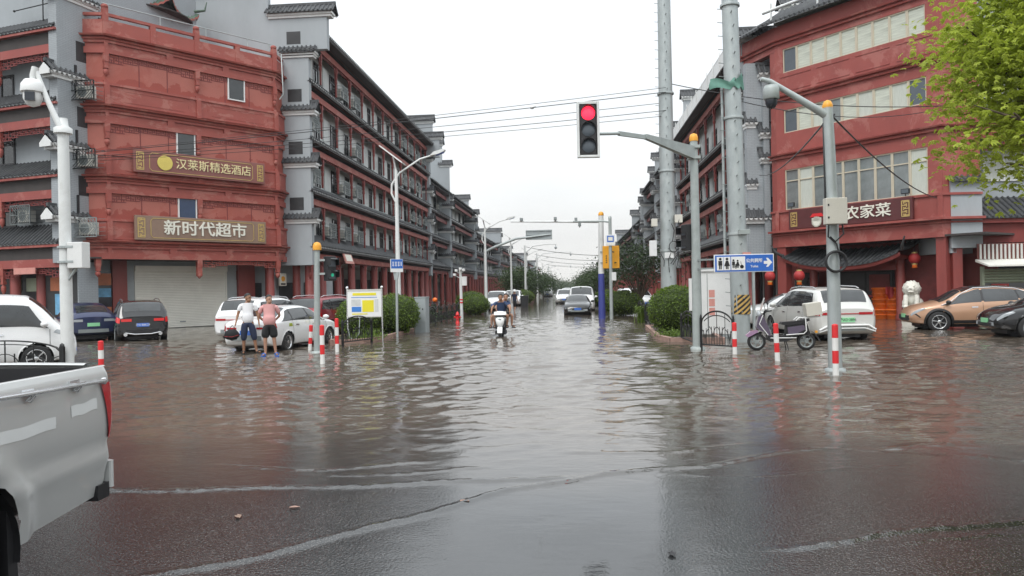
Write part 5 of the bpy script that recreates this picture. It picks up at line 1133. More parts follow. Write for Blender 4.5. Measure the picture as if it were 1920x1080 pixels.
# blue and white camera gantry pole with yellow sign
yp = T('camera_gantry', 'white pole with blue base, amber cap and long camera arm over the street', 'camera gantry', (1.57, 41.72, 0))
b = MB(); b.tube([(0, 0, 2.5), (.05, 0, 5.75)], [.17, .14], 14); b.build('pole', 'pole_white', yp); b = MB(); b.tube([(0, 0, -.2), (0, 0, 2.5)], [.2, .175], 14); M('deep_blue', (.055, .07, .30), .4, var=.08); b.build('blue_base', 'deep_blue', yp)
b = MB(); b.lathe([(.15, 5.75), (.15, 5.85), (.1, 5.95), (.01, 5.98)], (.05, 0, 0), 12); b.build('amber_cap', 'amber', yp)
b = MB(); b.tube([(.05, 0, 5.4), (-2.0, -.1, 5.45), (-5.0, -.3, 5.52)], [.07, .055, .04], 8); b.tube([(.05, 0, 5.42), (.5, 0, 5.42)], .05, 8); b.build('arm', 'pole_white', yp)
for x, z in ((-4.4, 5.55), (-2.5, 5.55), (-1.35, 5.48), (-1.15, 5.18)):
    b = MB(); b.box(x-.08, x+.08, -.4, .05, z, z+.16); b.tube([(x, -.15, z), (x, -.15, z-.08)], .03, 6); b.build('camera', 'galv_dark', yp, .01)
ys = T('warning_sign', 'orange yellow sign with dark marks fixed to the blue-based pole', 'sign', (2.12, 41.5, 2.78), 0)
b = MB(); b.box(-.46, .46, -.02, .02, 0, 1.25); b.build('board', 'yellow_sign', ys, .03); b = MB(); b.prism([(-.12, 1.02), (.18, .92), (.16, .87), (-.1, .95)], -.03, -.021); [b.box(-.29, -.23, -.028, -.021, z, z+.07) for z in (.3, .42, .54, .66)]; [b.box(-.02, .06, -.028, -.021, z, z+.09) for z in (.18, .34, .48, .62, .76)]; b.build('marking', 'black', ys); b = MB(); b.box(-.6, -.3, .02, .1, .3, .36); b.box(-.6, -.3, .02, .1, .9, .96); b.build('bracket', 'galv', ys)
gp = T('camera_gantry', 'gray pole with short arm and small blue and white camera plate beside the blue-based pole', 'camera gantry', (2.05, 40.9, 0))
b = MB(); b.tube([(0, 0, -.2), (.02, 0, 5.5)], [.1, .085], 12); b.lathe([(.09, 5.45), (.09, 5.6), (.01, 5.64)], (.02, 0, 0), 10); b.build('pole', 'pole_gray', gp); b = MB(); b.tube([(.02, 0, 5.3), (-.3, 0, 5.35), (-2.0, -.1, 5.38)], [.05, .05, .04], 8); b.build('arm', 'pole_gray', gp)
b = MB(); b.box(-.24, .28, -.14, -.1, 4.0, 4.6); pl_ = b.build('plate', 'white_clean', gp, .01); b = MB(); b.box(-.16, .2, -.146, -.14, 4.2, 4.55); b.build('face', 'blue_sign', pl_); b = MB(); b.box(-.1, .14, -.15, -.146, 4.27, 4.48); [b.box(-.2+.12*k, -.12+.12*k, -.15, -.14, 4.05, 4.14) for k in range(4)]; b.build('symbol', 'sign_letter', pl_); b = MB(); b.tube([(.02, 0, 2.2), (.02, 0, 2.0)], .09, 8); b.box(.05, .3, -.1, .1, 2.1, 2.55); b.build('equipment_box', 'white', gp, .01)
# lion, barrels, lanterns
ln = T('lion_statue', 'seated white stone guardian lion by the restaurant door', 'statue', (14.78, 33.8, 0), R(-30)); ln.scale = (.9, .9, .9)
b = MB(); b.box(-.42, .42, -.5, .5, 0, .55); b.box(-.36, .36, -.44, .44, .55, .66); b.build('plinth', 'stone_white', ln, .02)
b = MB(); b.ell((0, .12, 1.0), (.34, .4, .42), 16, 10); b.ell((0, -.1, 1.12), (.29, .27, .4), 16, 10)
def mane(d): return 1+.13*math.sin(d.x*19+d.y*6)*math.cos(d.z*17)
b.ell((0, -.12, 1.56), (.40, .33, .40), 30, 20, mane); b.ell((0, -.44, 1.55), (.19, .14, .15), 12, 8); b.ell((0, -.5, 1.44), (.15, .1, .06), 12, 6); b.ell((-.11, -.44, 1.7), (.07, .06, .05), 10, 6); b.ell((.11, -.44, 1.7), (.07, .06, .05), 10, 6); b.ell((0, -.58, 1.6), (.07, .05, .04), 8, 5)
for s in (-1, 1):
    b.tube([(s*.22, -.28, 1.25), (s*.24, -.4, .95), (s*.23, -.42, .7)], [.13, .11, .1], 10); b.ell((s*.23, -.48, .71), (.13, .16, .08), 10, 6); b.ell((s*.32, .15, .86), (.15, .3, .24), 10, 8); b.ell((s*.33, -.12, .72), (.12, .18, .08), 10, 6); b.ell((s*.33, -.2, 1.66), (.05, .07, .09), 8, 5)
b.tube([(0, .5, .8), (0, .62, 1.2), (0, .5, 1.5)], [.09, .1, .04], 8); b.build('body', 'stone_white', ln)
for k, z in enumerate((0, .5, 1.0)):
    br_ = T('orange_barrel', ['orange plastic barrel at the bottom of the stack by the restaurant door', 'orange plastic barrel in the middle of the stack by the restaurant door', 'orange plastic barrel on top of the stack with a dark red rag'][k], 'barrel', (14.92, 35.9, z-.02), 0, 'orange barrels stacked by the restaurant door')
    b = MB(); b.lathe([(.34, 0), (.38, .03), (.4, .4), (.44, .42), (.44, .47), (.4, .49), (.38, .5)], n=20); b.build('body', 'orange', br_); b = MB(); b.lathe([(.41, .2), (.415, .22), (.41, .24)], n=20); b.build('hoop', 'orange', br_)
    o = dup(br_, (14.5, 36.35, z-.02), R(20), ['orange barrel at the bottom of the left, farther stack', 'orange barrel in the middle of left, farther stack', 'orange barrel on top of left, farther stack'][k])
b = MB(); b.grid(lambda u, v: Vector((14.35+.35*u, 35.5-.02*math.sin(u*9), 1.5-.55*v*(.5+.5*math.sin(u*3))+.04*math.sin(u*14+v*5))), 10, 8); o = b.build('red_rag', 'lantern_red'); tag(o, 'dark red rag hanging over the orange barrels', 'rag')
def lantern(loc, s, lb):
    l = T('red_lantern', lb, 'lantern', loc, 0, 'red lanterns hanging at the restaurant'); l.scale = (s, s, s)
    b = MB(); b.ell((0, 0, 0), (.25, .25, .26), 18, 10, lambda d: 1-.02*math.cos(math.atan2(d.y, d.x)*18)); b.build('globe', 'lantern_red', l)
    b = MB(); b.lathe([(.12, .22), (.12, .28)], n=12); b.lathe([(.12, -.28), (.12, -.22)], n=12); b.build('ring', 'gold', l); b = MB(); b.lathe([(.1, -.28), (.12, -.42), (.01, -.42)], n=12); b.build('tassel', 'orange', l); b = MB(); b.tube([(0, 0, .28), (0, 0, 1.0)], .012, 5); b.build('cord', 'black', l)
lantern((15.0, 34.0, 2.75), 1.0, 'red paper lantern hanging beside the stone lion'); lantern((8.9, 34.5, 2.1), .95, 'red lantern hanging left of the toilet sign arrow'); lantern((10.4, 35.2, 2.1), 1.0, 'red lantern hanging just below right end of the toilet sign')
# overhead cables
def wire(label, p, q, sag, r=.014):
    b = MB(); p = Vector(p); q = Vector(q); b.tube([p.lerp(q, k/16)-Vector((0, 0, sag*4*(k/16)*(1-k/16))) for k in range(17)], r, 5); o = b.build('overhead_cable', 'black'); tag(o, label, 'cable', 'overhead cables across the street')
wire('upper black cable from the left wing to the near mast', (-22.5, 33.4, 8.62), (4.3, 33.6, 10.42), .1, .018)
wire('thin cable just above the upper black cable', (-22.5, 33.5, 8.7), (4.3, 33.6, 10.62), .1, .012)
wire('thin cable between upper and lower pairs crossing behind the signal head', (-22.4, 33.7, 8.5), (4.4, 34, 10.05), .12, .013)
wire('lower black cable crossing the street behind traffic light', (-22.5, 33.6, 8.4), (4.3, 33.7, 9.62), .15, .015)
wire('thin cable below the lower black cable', (-22.5, 33.8, 8.3), (4.3, 33.8, 9.4), .15, .012)
wire('cable from the near mast to the restaurant upper windows', (4.5, 34, 10.9), (17, 32, 9.0), .5, .02)
wire('cable from the striped mast to the restaurant windows', (5.2, 23.6, 7.5), (15, 32, 8.8), .4, .014)
wire('cable slanting from camera pole up to the gray party wall', (5.2, 15.5, 5.1), (9.6, 38.8, 7.3), .35, .02)
wire('cable slanting from camera pole down to the restaurant sign', (5.25, 15.5, 5.2), (15.2, 32.3, 5.2), .3, .02)
for k in range(4): wire('distant cable sagging over the far street, number '+['one', 'two', 'three', 'four'][k], (-6.1+k*.3, 98+k*16, 7.2-k*.3), (7.5, 78+k*18, 5.0+k*.2), .5, .03)
bs = T('hanging_clamp', 'small white clamp on the upper cable above the street', 'clamp', (-1.7, 33.6, 9.96)); b = MB(); b.ell((0, 0, 0), (.1, .06, .07), 8, 6); b.ell((.12, 0, .04), (.06, .05, .05), 8, 6); b.build('body', 'white', bs)
# yellow sticker sign on the left arcade
st = T('arcade_sign', 'small beige sign with orange round mark hung under the left arcade', 'sign', (-17.3, 43.0, 2.2), R(70)); b = MB(); b.box(-.3, .3, -.05, .05, 0, .75); b.build('board', 'sign_letter', st, .03); b = MB(); b.lathe([(.16, -.06), (.16, -.05)], (0, 0, .42), 16, False, 'y'); b.build('mark', 'amber', st); b = MB(); b.box(-.2, .2, -.056, -.05, .06, .16); b.build('strip', 'black', st)

for k, (x, y, mm, lb) in enumerate(((-2.72, 5.75, 'sign_taupe', 'yellow fallen leaf lying on the wet road behind the pickup'), (-2.35, 6.0, 'kerb', 'brown fallen leaf on the wet road left of the long wave line'), (.62, 5.0, 'black', 'dark scrap of wet leaf on the smooth film in the middle'), (-.95, 6.2, 'kerb', 'small brown leaf where two wave lines meet'))):
    b = MB(); b.grid(lambda u, v: Vector(((u-.5)*.055*(1-abs(2*v-1)**1.5*.8), (v-.5)*.085, .012+.006*math.sin(u*6+v*3))), 6, 6); o = b.build('fallen_leaf', mm); o.location = (x, y, 0); o.rotation_euler = (0, 0, k*1.3+.6); tag(o, lb, 'leaf')
# ------------------------------------------------------------------ vehicles
def pchip(xs, ys, x):
    xs = np.asarray(xs, float); ys = np.asarray(ys, float); h = np.diff(xs); d = np.diff(ys)/h; m = np.zeros_like(ys)
    m[0] = d[0]; m[-1] = d[-1]
    for i in range(1, len(xs)-1):
        m[i] = 0 if d[i-1]*d[i] <= 0 else 2*d[i-1]*d[i]/(d[i-1]+d[i])
    i = int(np.clip(np.searchsorted(xs, x)-1, 0, len(xs)-2)); t = (x-xs[i])/h[i]; t = min(1, max(0, t))
    return (2*t**3-3*t**2+1)*ys[i]+(t**3-2*t**2+t)*h[i]*m[i]+(-2*t**3+3*t**2)*ys[i+1]+(t**3-t**2)*h[i]*m[i+1]
class Body:
    """lofted car shell: S(x, t), t 0..7 up one side from the floor centre to the roof centre"""
    def __init__(s, W, rows):
        s.W = W; s.rows = rows; s.x0 = rows[0][0]; s.x1 = rows[-1][0]; s.c = {}
    def ring(s, x):
        x = min(s.x1, max(s.x0, x)); k = round(x, 4)
        if k in s.c: return s.c[k]
        xs = [r[0] for r in s.rows]; zb, zbt, zre, zrf, wf, wr = [pchip(xs, [r[i] for r in s.rows], x) for i in range(1, 7)]
        h = s.W/2; w = wf*h; zm = zb+(zbt-zb)*.55
        wr_ = min(wr*h, w*.97)
        s.c[k] = [(0, zb), (w*.80, zb), (w*.955, zb+.09), (w, zm), (w*.965, zbt), (wr_, zre), (wr_*.66, zre+(zrf-zre)*.72), (0, zrf)]
        return s.c[k]
    def S(s, x, t):
        R_ = s.ring(x); i = min(6, int(t)); f = t-i
        if i in (0, 4): y = R_[i][0]+(R_[i+1][0]-R_[i][0])*f; z = R_[i][1]+(R_[i+1][1]-R_[i][1])*f; 
        else:
            p0 = R_[i-1] if i > 0 and i != 5 else (2*R_[i][0]-R_[i+1][0], 2*R_[i][1]-R_[i+1][1]); p1 = R_[i]; p2 = R_[i+1]; p3 = R_[i+2] if i < 6 and i != 3 else ((-R_[6][0], R_[6][1]) if i == 6 else (2*p2[0]-p1[0], 2*p2[1]-p1[1]))
            q = [0, 0]
            for c in (0, 1): q[c] = .5*(2*p1[c]+(p2[c]-p0[c])*f+(2*p0[c]-5*p1[c]+4*p2[c]-p3[c])*f*f+(3*p1[c]-p0[c]-3*p2[c]+p3[c])*f**3)
            y, z = q
        if i == 4: y += .02*s.W*math.sin(PI*f)*min(1, max(0, (R_[5][1]-R_[4][1])*3))
        return Vector((x, y, z))
    def N(s, x, t, side):
        e = .012; a = s.S(min(s.x1, x+e), t)-s.S(max(s.x0, x-e), t); b = s.S(x, min(7, t+e))-s.S(x, max(0, t-e)); n = a.cross(b)
        if n.length < 1e-9: n = Vector((0, 1, 0))
        n.normalize()
        if n.y*1 + n.z*.6 < 0: n = -n
        return n
    def patch(s, m, side, c, nu=8, nv=6, eps=.006):
        """curved panel on the shell between four (x,t) corners; side +1 left, -1 right"""
        def fn(u, v):
            x = (c[0][0]*(1-u)+c[1][0]*u)*(1-v)+(c[3][0]*(1-u)+c[2][0]*u)*v; t = (c[0][1]*(1-u)+c[1][1]*u)*(1-v)+(c[3][1]*(1-u)+c[2][1]*u)*v
            p = s.S(x, t)+s.N(x, t, side)*eps; p.y *= side; return p
        m.grid(fn, nu, nv)
    def across(s, m, xa, xb, ta, tb, nu=16, nv=8, eps=.006):
        """panel spanning the centre line: (xa,ta) at the lower edge, (xb,tb) at the upper"""
        def fn(u, v):
            q = 2*u-1; sd = 1 if q >= 0 else -1; t0 = ta+(tb-ta)*v; t = 7-(7-t0)*abs(q); x = xa+(xb-xa)*v
            p = s.S(x, t)+s.N(x, t, sd)*eps; p.y *= sd; return p
        m.grid(fn, nu, nv)
    def mesh(s, m, wheels, ra, dx=.05, nt=30):
        n = int((s.x1-s.x0)/dx); xs = [s.x0+(s.x1-s.x0)*i/n for i in range(n+1)]; ts = [7*j/nt for j in range(nt+1)]
        for sd in (1, -1):
            V = [];
            for x in xs:
                for t in ts:
                    p = s.S(x, t); p.y *= sd
                    for (wx, wz) in wheels:
                        d = math.hypot(p.x-wx, p.z-wz)
                        if t < 4 and abs(p.y) > s.W*.3 and abs(d-ra) < dx*.75 and d > 1e-5: p.x = wx+(p.x-wx)*ra/d; p.z = wz+(p.z-wz)*ra/d
                    V.append(p)
            F = []
            for i in range(n):
                for j in range(nt):
                    q = (i*(nt+1)+j, (i+1)*(nt+1)+j, (i+1)*(nt+1)+j+1, i*(nt+1)+j+1)
                    if any(all(math.hypot(V[k].x-wx, V[k].z-wz) < ra+.004 and abs(V[k].y) > s.W*.3 for k in q) for (wx, wz) in wheels): continue
                    F.append(q)
            m.add(V, F, True)
        for x in (s.x0, s.x1):
            r_ = [s.S(x, t) for t in ts]; m.add([(p.x, p.y, p.z) for p in r_]+[(p.x, -p.y, p.z) for p in r_[::-1][1:-1]], [tuple(range(2*len(ts)-2))], False)
    def side_y(s, x, z):
        best = None
        for k in range(61):
            p = s.S(x, 1.6+k*.055)
            if best is None or abs(p.z-z) < best[0]: best = (abs(p.z-z), p.y)
        return best[1]
SEDAN = dict(L=4.5, W=1.78, rows=[(-2.25, .45, .84, .90, .93, .80, .62), (-2.19, .30, .92, 1.00, 1.03, .92, .72), (-2.0, .24, .955, 1.05, 1.08, .98, .75), (-1.72, .23, .96, 1.08, 1.12, 1, .75), (-1.3, .22, .96, 1.24, 1.30, 1, .70), (-.9, .22, .955, 1.37, 1.43, 1, .64), (-.1, .22, .94, 1.41, 1.47, 1, .63), (.4, .22, .93, 1.35, 1.43, 1, .64), (.85, .22, .91, 1.16, 1.24, 1, .70), (1.2, .22, .89, .97, 1.03, 1, .78), (1.7, .23, .82, .90, .95, .98, .76), (2.05, .25, .72, .80, .85, .93, .70), (2.2, .32, .62, .68, .73, .83, .62), (2.25, .42, .56, .60, .64, .72, .55)],
    wheels=(-1.33, 1.33), wr=.32, side=[((-1.62, 4.15), (-1.05, 4.15), (-.98, 4.9), (-1.1, 4.9)), ((-1.0, 4.12), (-.02, 4.12), (-.02, 4.92), (-.92, 4.92)), ((.06, 4.12), (1.08, 4.14), (.47, 4.86), (.06, 4.92))], ws=(1.14, .45, 5.25, 5.3), rw=(-1.64, -.98, 5.25, 5.3))
SUV = dict(L=4.65, W=1.9, rows=[(-2.32, .42, .98, 1.03, 1.06, .84, .68), (-2.26, .34, 1.02, 1.12, 1.15, .93, .72), (-2.12, .28, 1.05, 1.36, 1.41, .98, .78), (-1.95, .28, 1.06, 1.57, 1.62, 1, .77), (-1.6, .28, 1.06, 1.63, 1.68, 1, .76), (-.3, .28, 1.03, 1.66, 1.71, 1, .75), (.35, .28, 1.01, 1.58, 1.66, 1, .74), (.8, .28, 1.0, 1.34, 1.43, 1, .76), (1.2, .28, .98, 1.08, 1.15, 1, .8), (1.75, .28, .93, 1.0, 1.05, .98, .78), (2.1, .30, .84, .90, .95, .94, .74), (2.28, .36, .72, .78, .82, .86, .66), (2.32, .46, .66, .70, .74, .76, .6)],
    wheels=(-1.38, 1.38), wr=.36, side=[((-1.95, 4.3), (-1.35, 4.15), (-1.3, 4.85), (-1.72, 4.8)), ((-1.27, 4.13), (-.1, 4.13), (-.1, 4.9), (-1.22, 4.9)), ((-.02, 4.13), (1.08, 4.16), (.42, 4.86), (-.02, 4.9))], ws=(1.14, .42, 5.25, 5.3), rw=(-2.2, -1.93, 5.35, 5.4))
VAN = dict(L=5.2, W=1.98, rows=[(-2.6, .34, 1.0, 1.6, 1.72, .9, .8), (-2.54, .28, 1.05, 1.78, 1.88, .97, .82), (-2.3, .25, 1.08, 1.84, 1.95, 1, .82), (.8, .25, 1.08, 1.87, 1.98, 1, .84), (1.4, .25, 1.07, 1.83, 1.94, 1, .83), (1.75, .25, 1.05, 1.58, 1.69, 1, .82), (2.07, .25, 1.03, 1.22, 1.31, .99, .84), (2.25, .26, .98, 1.06, 1.13, .97, .8), (2.42, .28, .85, .93, .99, .9, .74), (2.5, .36, .70, .78, .82, .80, .64)],
    wheels=(-1.5, 1.62), wr=.34, side=[((-2.45, 4.1), (-1.1, 4.1), (-1.1, 4.8), (-2.4, 4.8)), ((-1.0, 4.1), (.42, 4.1), (.38, 4.8), (-1.0, 4.8)), ((.62, 4.1), (1.9, 4.12), (1.48, 4.8), (.55, 4.8))], ws=(2.02, 1.48, 5.2, 5.3), rw=(-2.59, -2.5, 5.0, 5.05))
EV = dict(L=4.6, W=1.86, rows=[(-2.3, .45, .98, 1.02, 1.06, .82, .62), (-2.22, .36, 1.03, 1.12, 1.16, .92, .66), (-1.95, .30, 1.06, 1.28, 1.33, .98, .66), (-1.4, .28, 1.06, 1.48, 1.53, 1, .64), (-.6, .28, 1.02, 1.57, 1.63, 1, .63), (.1, .28, .99, 1.56, 1.63, 1, .63), (.6, .28, .97, 1.40, 1.50, 1, .66), (1.05, .28, .95, 1.14, 1.24, 1, .74), (1.4, .28, .93, 1.02, 1.09, .99, .8), (1.85, .29, .86, .93, .99, .96, .76), (2.15, .32, .75, .81, .86, .88, .66), (2.27, .38, .62, .68, .72, .76, .52), (2.3, .44, .56, .60, .63, .66, .45)],
    wheels=(-1.4, 1.38), wr=.37, side=[((-1.72, 4.35), (-1.2, 4.15), (-1.12, 4.86), (-1.3, 4.84)), ((-1.14, 4.12), (-.06, 4.12), (-.06, 4.92), (-1.05, 4.9)), ((.02, 4.12), (1.2, 4.14), (.62, 4.8), (.02, 4.92))], ws=(1.32, .6, 5.2, 5.3), rw=(-2.1, -1.45, 5.3, 5.4))
def wheel_meshes(r, style):
    w = .21; t = MB(); t.lathe([(r*.66, -w/2), (r*.93, -w/2), (r, -w*.36), (r, w*.36), (r*.93, w/2), (r*.66, w/2)], n=28, ax='y', caps=False)
    rim = MB(); rim.lathe([(r*.68, -w*.42), (r*.66, -w*.5), (r*.60, -w*.46), (r*.58, -.02)], n=28, ax='y', caps=False)
    ns = {'five': 5, 'ten': 10, 'blade': 6, 'dark': 9}[style]
    for k in range(ns):
        a = 2*PI*k/ns
        def p(rad, da): return (rad*math.cos(a+da), rad*math.sin(a+da))
        wd = {'five': .17, 'ten': .07, 'blade': .2, 'dark': .09}[style]
        A, B, C, D = p(r*.14, -wd*1.6), p(r*.61, -wd*.55+(.2 if style == 'blade' else 0)), p(r*.61, wd*.55+(.2 if style == 'blade' else 0)), p(r*.14, wd*1.6)
        rim.prism([A, B, C, D], -w*.46, -w*.30)
    rim.lathe([(r*.17, -w*.5), (r*.15, -w*.52), (.005, -w*.53)], n=14, ax='y')
    bk = MB(); bk.lathe([(r*.62, -w*.22), (.01, -w*.2)], n=24, ax='y'); bk.lathe([(r*.6, -w*.2), (r*.6, w*.4), (.01, w*.4)], n=20, ax='y', caps=False)
    return t.mesh('wheel', 'rubber'), rim, bk.mesh('brake', 'black')
def car(name, label, cat, loc, heading, spec, paint_, rim='five', rimmat='chrome', plate='plate_blue', clad=False, rear='pair', tail='tail_red', group=None, detail=2, sink=.08, rails=False, roofmat=None, platetext=None, front='std', glass='glass'):
    r = T(name, label, cat, (loc[0], loc[1], -sink), heading, group)
    B = Body(spec['W'], spec['rows']); L = spec['L']; wr = spec['wr']; W = spec['W']; ra = wr+.055; wh = [(x, wr) for x in spec['wheels']]
    b = MB(); B.mesh(b, wh, ra, .05 if detail > 1 else .1, 30 if detail > 1 else 20); b.build('body', paint_, r)
    u = MB()
    for (wx, wz) in wh:
        for sd in (1, -1):
            u.grid(lambda a, c: Vector((wx+(ra-.004)*math.cos(-.35+(PI+.7)*a), sd*(W*.5*.96-.02-.32*c), wz+(ra-.004)*math.sin(-.35+(PI+.7)*a))), 18, 1); u.add([(wx-ra, sd*W*.30, .1), (wx+ra, sd*W*.30, .1), (wx+ra, sd*W*.30, wz+ra), (wx-ra, sd*W*.30, wz+ra)], [(0, 1, 2, 3)], False)
    u.box(-L/2+.35, L/2-.4, -W*.29, W*.29, .17, .42); u.build('underbody', 'black', r)
    lip = MB()
    for (wx, wz) in wh:
        for sd in (1, -1):
            e = .06 if clad else .025
            def lf(a, c):
                an = -.18+(PI+.36)*a; rr = ra-.012+(e+.012)*c; x = wx+rr*math.cos(an); z = wz+rr*math.sin(an)
                return Vector((x, sd*(B.side_y(x, z)+.012*(1-c)+.002), z))
            lip.grid(lf, 24, 2)
    lip.build('wheel_arch', 'black' if clad else paint_, r)
    g = MB(); B.across(g, *spec['ws']); g.build('windscreen', glass, r); g = MB(); B.across(g, *spec['rw']); g.build('rear_window', glass, r)
    if detail > 1 and spec is not VAN:
        sd_ = spec['side']; a0, a1, a2, a3 = sd_[0][0], sd_[-1][1], sd_[-1][2], sd_[0][3]
        for sd in (1, -1): g = MB(); B.patch(g, sd, ((a0[0]-.05, a0[1]-.05), (a1[0]+.06, a1[1]-.05), (a2[0]+.03, a2[1]+.05), (a3[0]-.04, a3[1]+.05)), 16, 6, .003); g.build('window_frame', 'black', r)
    for c in spec['side']:
        for sd in (1, -1): g = MB(); B.patch(g, sd, c); g.build('side_window', glass, r)
    if roofmat:
        g = MB(); B.across(g, spec['ws'][1]-.02, spec['rw'][1]+.02, 5.05, 5.05, 16, 14, .008); g.build('roof', roofmat, r)
    # wheels
    t, rm, bk = wheel_meshes(wr, rim); rmm = rm.mesh('rim', rimmat)
    for x in spec['wheels']:
        for sd in (1, -1):
            o = bpy.data.objects.new('wheel', t); COL.objects.link(o); o.parent = r; o.location = (x, sd*(W*.5-.115), wr); o.rotation_euler = (0, 0.3*x, 0 if sd < 0 else PI)
            for nm, me in (('rim', rmm), ('brake', bk)):
                q = bpy.data.objects.new(nm, me); COL.objects.link(q); q.parent = o
    # lamps, plates, mirrors, seams
    xf, xr = B.x1, B.x0; zc = spec['rows'][-1][2]
    for sd in (1, -1):
        h = MB(); B.patch(h, sd, ((xf-.50, 3.85), (xf-.05, 3.45), (xf-.05, 3.95), (xf-.42, 4.15)), 8, 4, .008); rf = B.S(xf, 3.5).y; zt_ = B.S(xf, 4.0).z; h.box(xf-.01, xf+.014, min(sd*rf*.97, sd*rf*.56), max(sd*rf*.97, sd*rf*.56), zt_-.13, zt_-.02); h.build('headlight', 'headlamp', r)
        h = MB()
        if rear == 'bar': B.patch(h, sd, ((xr+.02, 3.35), (xr+.42, 3.7), (xr+.36, 3.98), (xr+.02, 4.0)), 6, 3, .008)
        elif rear == 'tall': B.patch(h, sd, ((xr+.02, 2.9), (xr+.18, 3.0), (xr+.2, 4.2), (xr+.06, 4.3)), 4, 6, .008)
        else: B.patch(h, sd, ((xr+.01, 3.3), (xr+.30, 3.5), (xr+.26, 4.0), (xr+.01, 4.0)), 6, 4, .008)
        rr = B.S(xr, 3.5); w2 = rr.y; zl = B.S(xr, 3.3).z; zh = B.S(xr, 3.95).z
        if rear == 'bar': h.box(xr-.012, xr+.01, min(sd*w2*.98, sd*w2*.45), max(sd*w2*.98, sd*w2*.45), zl+.07, zh-.02)
        elif rear == 'tall': pass
        else: h.box(xr-.012, xr+.01, min(sd*w2*.97, sd*w2*.50), max(sd*w2*.97, sd*w2*.50), zl+.06, zh)
        h.build('tail_light', tail, r)
        m = MB(); wx = spec['ws'][0]-.22; p = B.S(wx, 4.1); m.ell((wx, sd*(p.y+.13), p.z+.1), (.09, .11, .075), 10, 7); m.bar((wx, sd*(p.y-.02), p.z+.02), (wx, sd*(p.y+.08), p.z+.06), .05); m.build('mirror', 'black' if paint_ in ('car_copper',) else paint_, r)
    if rear == 'bar': h = MB(); h.box(xr-.014, xr, -W*.2, W*.2, zh-.08, zh-.05); h.build('light_bar', tail, r)
    s = MB()
    for x in (spec['side'][1][0][0]-.02, spec['side'][2][0][0]-.04, spec['side'][2][1][0]+.02):
        for sd in (1, -1): B.patch(s, sd, ((x-.006, 2.0), (x+.006, 2.0), (x+.006, 4.08), (x-.006, 4.08)), 1, 10, .003)
    s.build('door_seam', 'black', r)
    if detail > 1:
        for x in (spec['side'][1][0][0]+.12, spec['side'][2][0][0]+.12):
            for sd in (1, -1): h = MB(); B.patch(h, sd, ((x, 3.62), (x+.2, 3.62), (x+.2, 3.74), (x, 3.74)), 2, 1, .022); h.build('door_handle', 'chrome' if paint_ != 'car_black' else paint_, r)
        s = MB()
        for sd in (1, -1): B.patch(s, sd, ((spec['wheels'][0]+ra+.03, 1.4), (spec['wheels'][1]-ra-.03, 1.4), (spec['wheels'][1]-ra-.03, 2.25 if clad else 2.0), (spec['wheels'][0]+ra+.03, 2.25 if clad else 2.0)), 8, 3, .006)
        s.build('sill', 'black' if clad else paint_, r)
    # rear bumper insert and plates
    zb = B.S(xr, 1.0).z
    h = MB(); h.box(xr-.02, xr+.03, -w2*.72, w2*.72, zb-.02, zb+.12); h.box(xf-.04, xf+.02, -w2*.62, w2*.62, B.S(xf, 1).z-.03, B.S(xf, 1).z+.08); h.build('bumper_insert', 'black' if clad or paint_ == 'car_black' else 'galv_dark', r)
    zp = zb+(.30 if spec is not SEDAN else .22); h = MB(); h.box(xr-.03, xr, -.22, .22, zp-.07, zp+.07); pl = h.build('number_plate', plate, r)
    if platetext: text('plate_lettering', platetext, .11, 'black' if plate == 'plate_green' else 'white_clean', pl, (xr-.032, 0, zp), (R(90), 0, R(-90)), .004)
    zpf = B.S(xf, 1).z+.14; h = MB(); h.box(xf+.0, xf+.03, -.22, .22, zpf-.07, zpf+.07); h.build('number_plate', plate, r)
    gr = MB(); zt = B.S(xf, 4.0).z; gr.box(xf-.02, xf+.012, -.42, .42, zt-.10, zt-.02); gr.build('grille', 'black', r)
    if rails:
        h = MB()
        for sd in (1, -1):
            pts = [B.S(x, 5.25) for x in (-1.7, -1.5, -.5, .2, .35)]; h.tube([Vector((p.x, sd*p.y, p.z+(.03 if k in (0, 4) else .075))) for k, p in enumerate(pts)], .018, 6)
        h.build('roof_rail', 'chrome', r)
    r['_body'] = 0; del r['_body']
    return r, B
def D(a): return R(a)
wsd, Bw = car('parked_car', 'white sedan with raised tail parked behind the two standing men', 'car', (-9.62, 24.15), D(80.5), SEDAN, 'car_white', 'ten', 'chrome', detail=2, rear='pair', tail='tail_red')
b = MB(); Bw.patch(b, -1, ((-1.28, 3.55), (-1.05, 3.55), (-1.08, 3.85), (-1.25, 3.85)), 4, 3, .005); b.build('fuel_sticker', 'leaf_bright', wsd); 
wsu, _ = car('parked_car', 'white sport utility car parked beyond the white sedan with its dark rear window showing', 'car', (-12.2, 28.9), D(80), SUV, 'car_white', 'five', rear='bar', rails=True)
rsu, _ = car('parked_car', 'red sport utility car parked between white cars and the map board', 'car', (-10.4, 31.0), D(76), SUV, 'car_red', 'five', rear='pair', rails=True, clad=False)
bsu, Bb = car('parked_car', 'black sport utility car with lit red tail lights before the cream roller shutter', 'car', (-18.3, 29.8), D(126), SUV, 'car_black', 'five', 'galv', 'plate_blue', rear='pair', tail='tail_lit', rails=True, platetext='沪A·B8K29')
b = MB(); b.tube([(-2.36, -.62, .42), (-2.37, -.3, .36), (-2.37, .3, .36), (-2.36, .62, .42)], .025, 6); [b.lathe([(.07, -.03), (.07, .03)], (-2.34, s*.62, .36), 12, False, 'x') for s in (1, -1)]; b.build('chrome_trim', 'chrome', bsu)
car('parked_car', 'dark blue sedan parked by the red columns between van and black car', 'car', (-20.8, 29.9), D(134), EV, 'car_blue', 'five', 'chrome', 'plate_green', rear='pair', tail='headlamp')
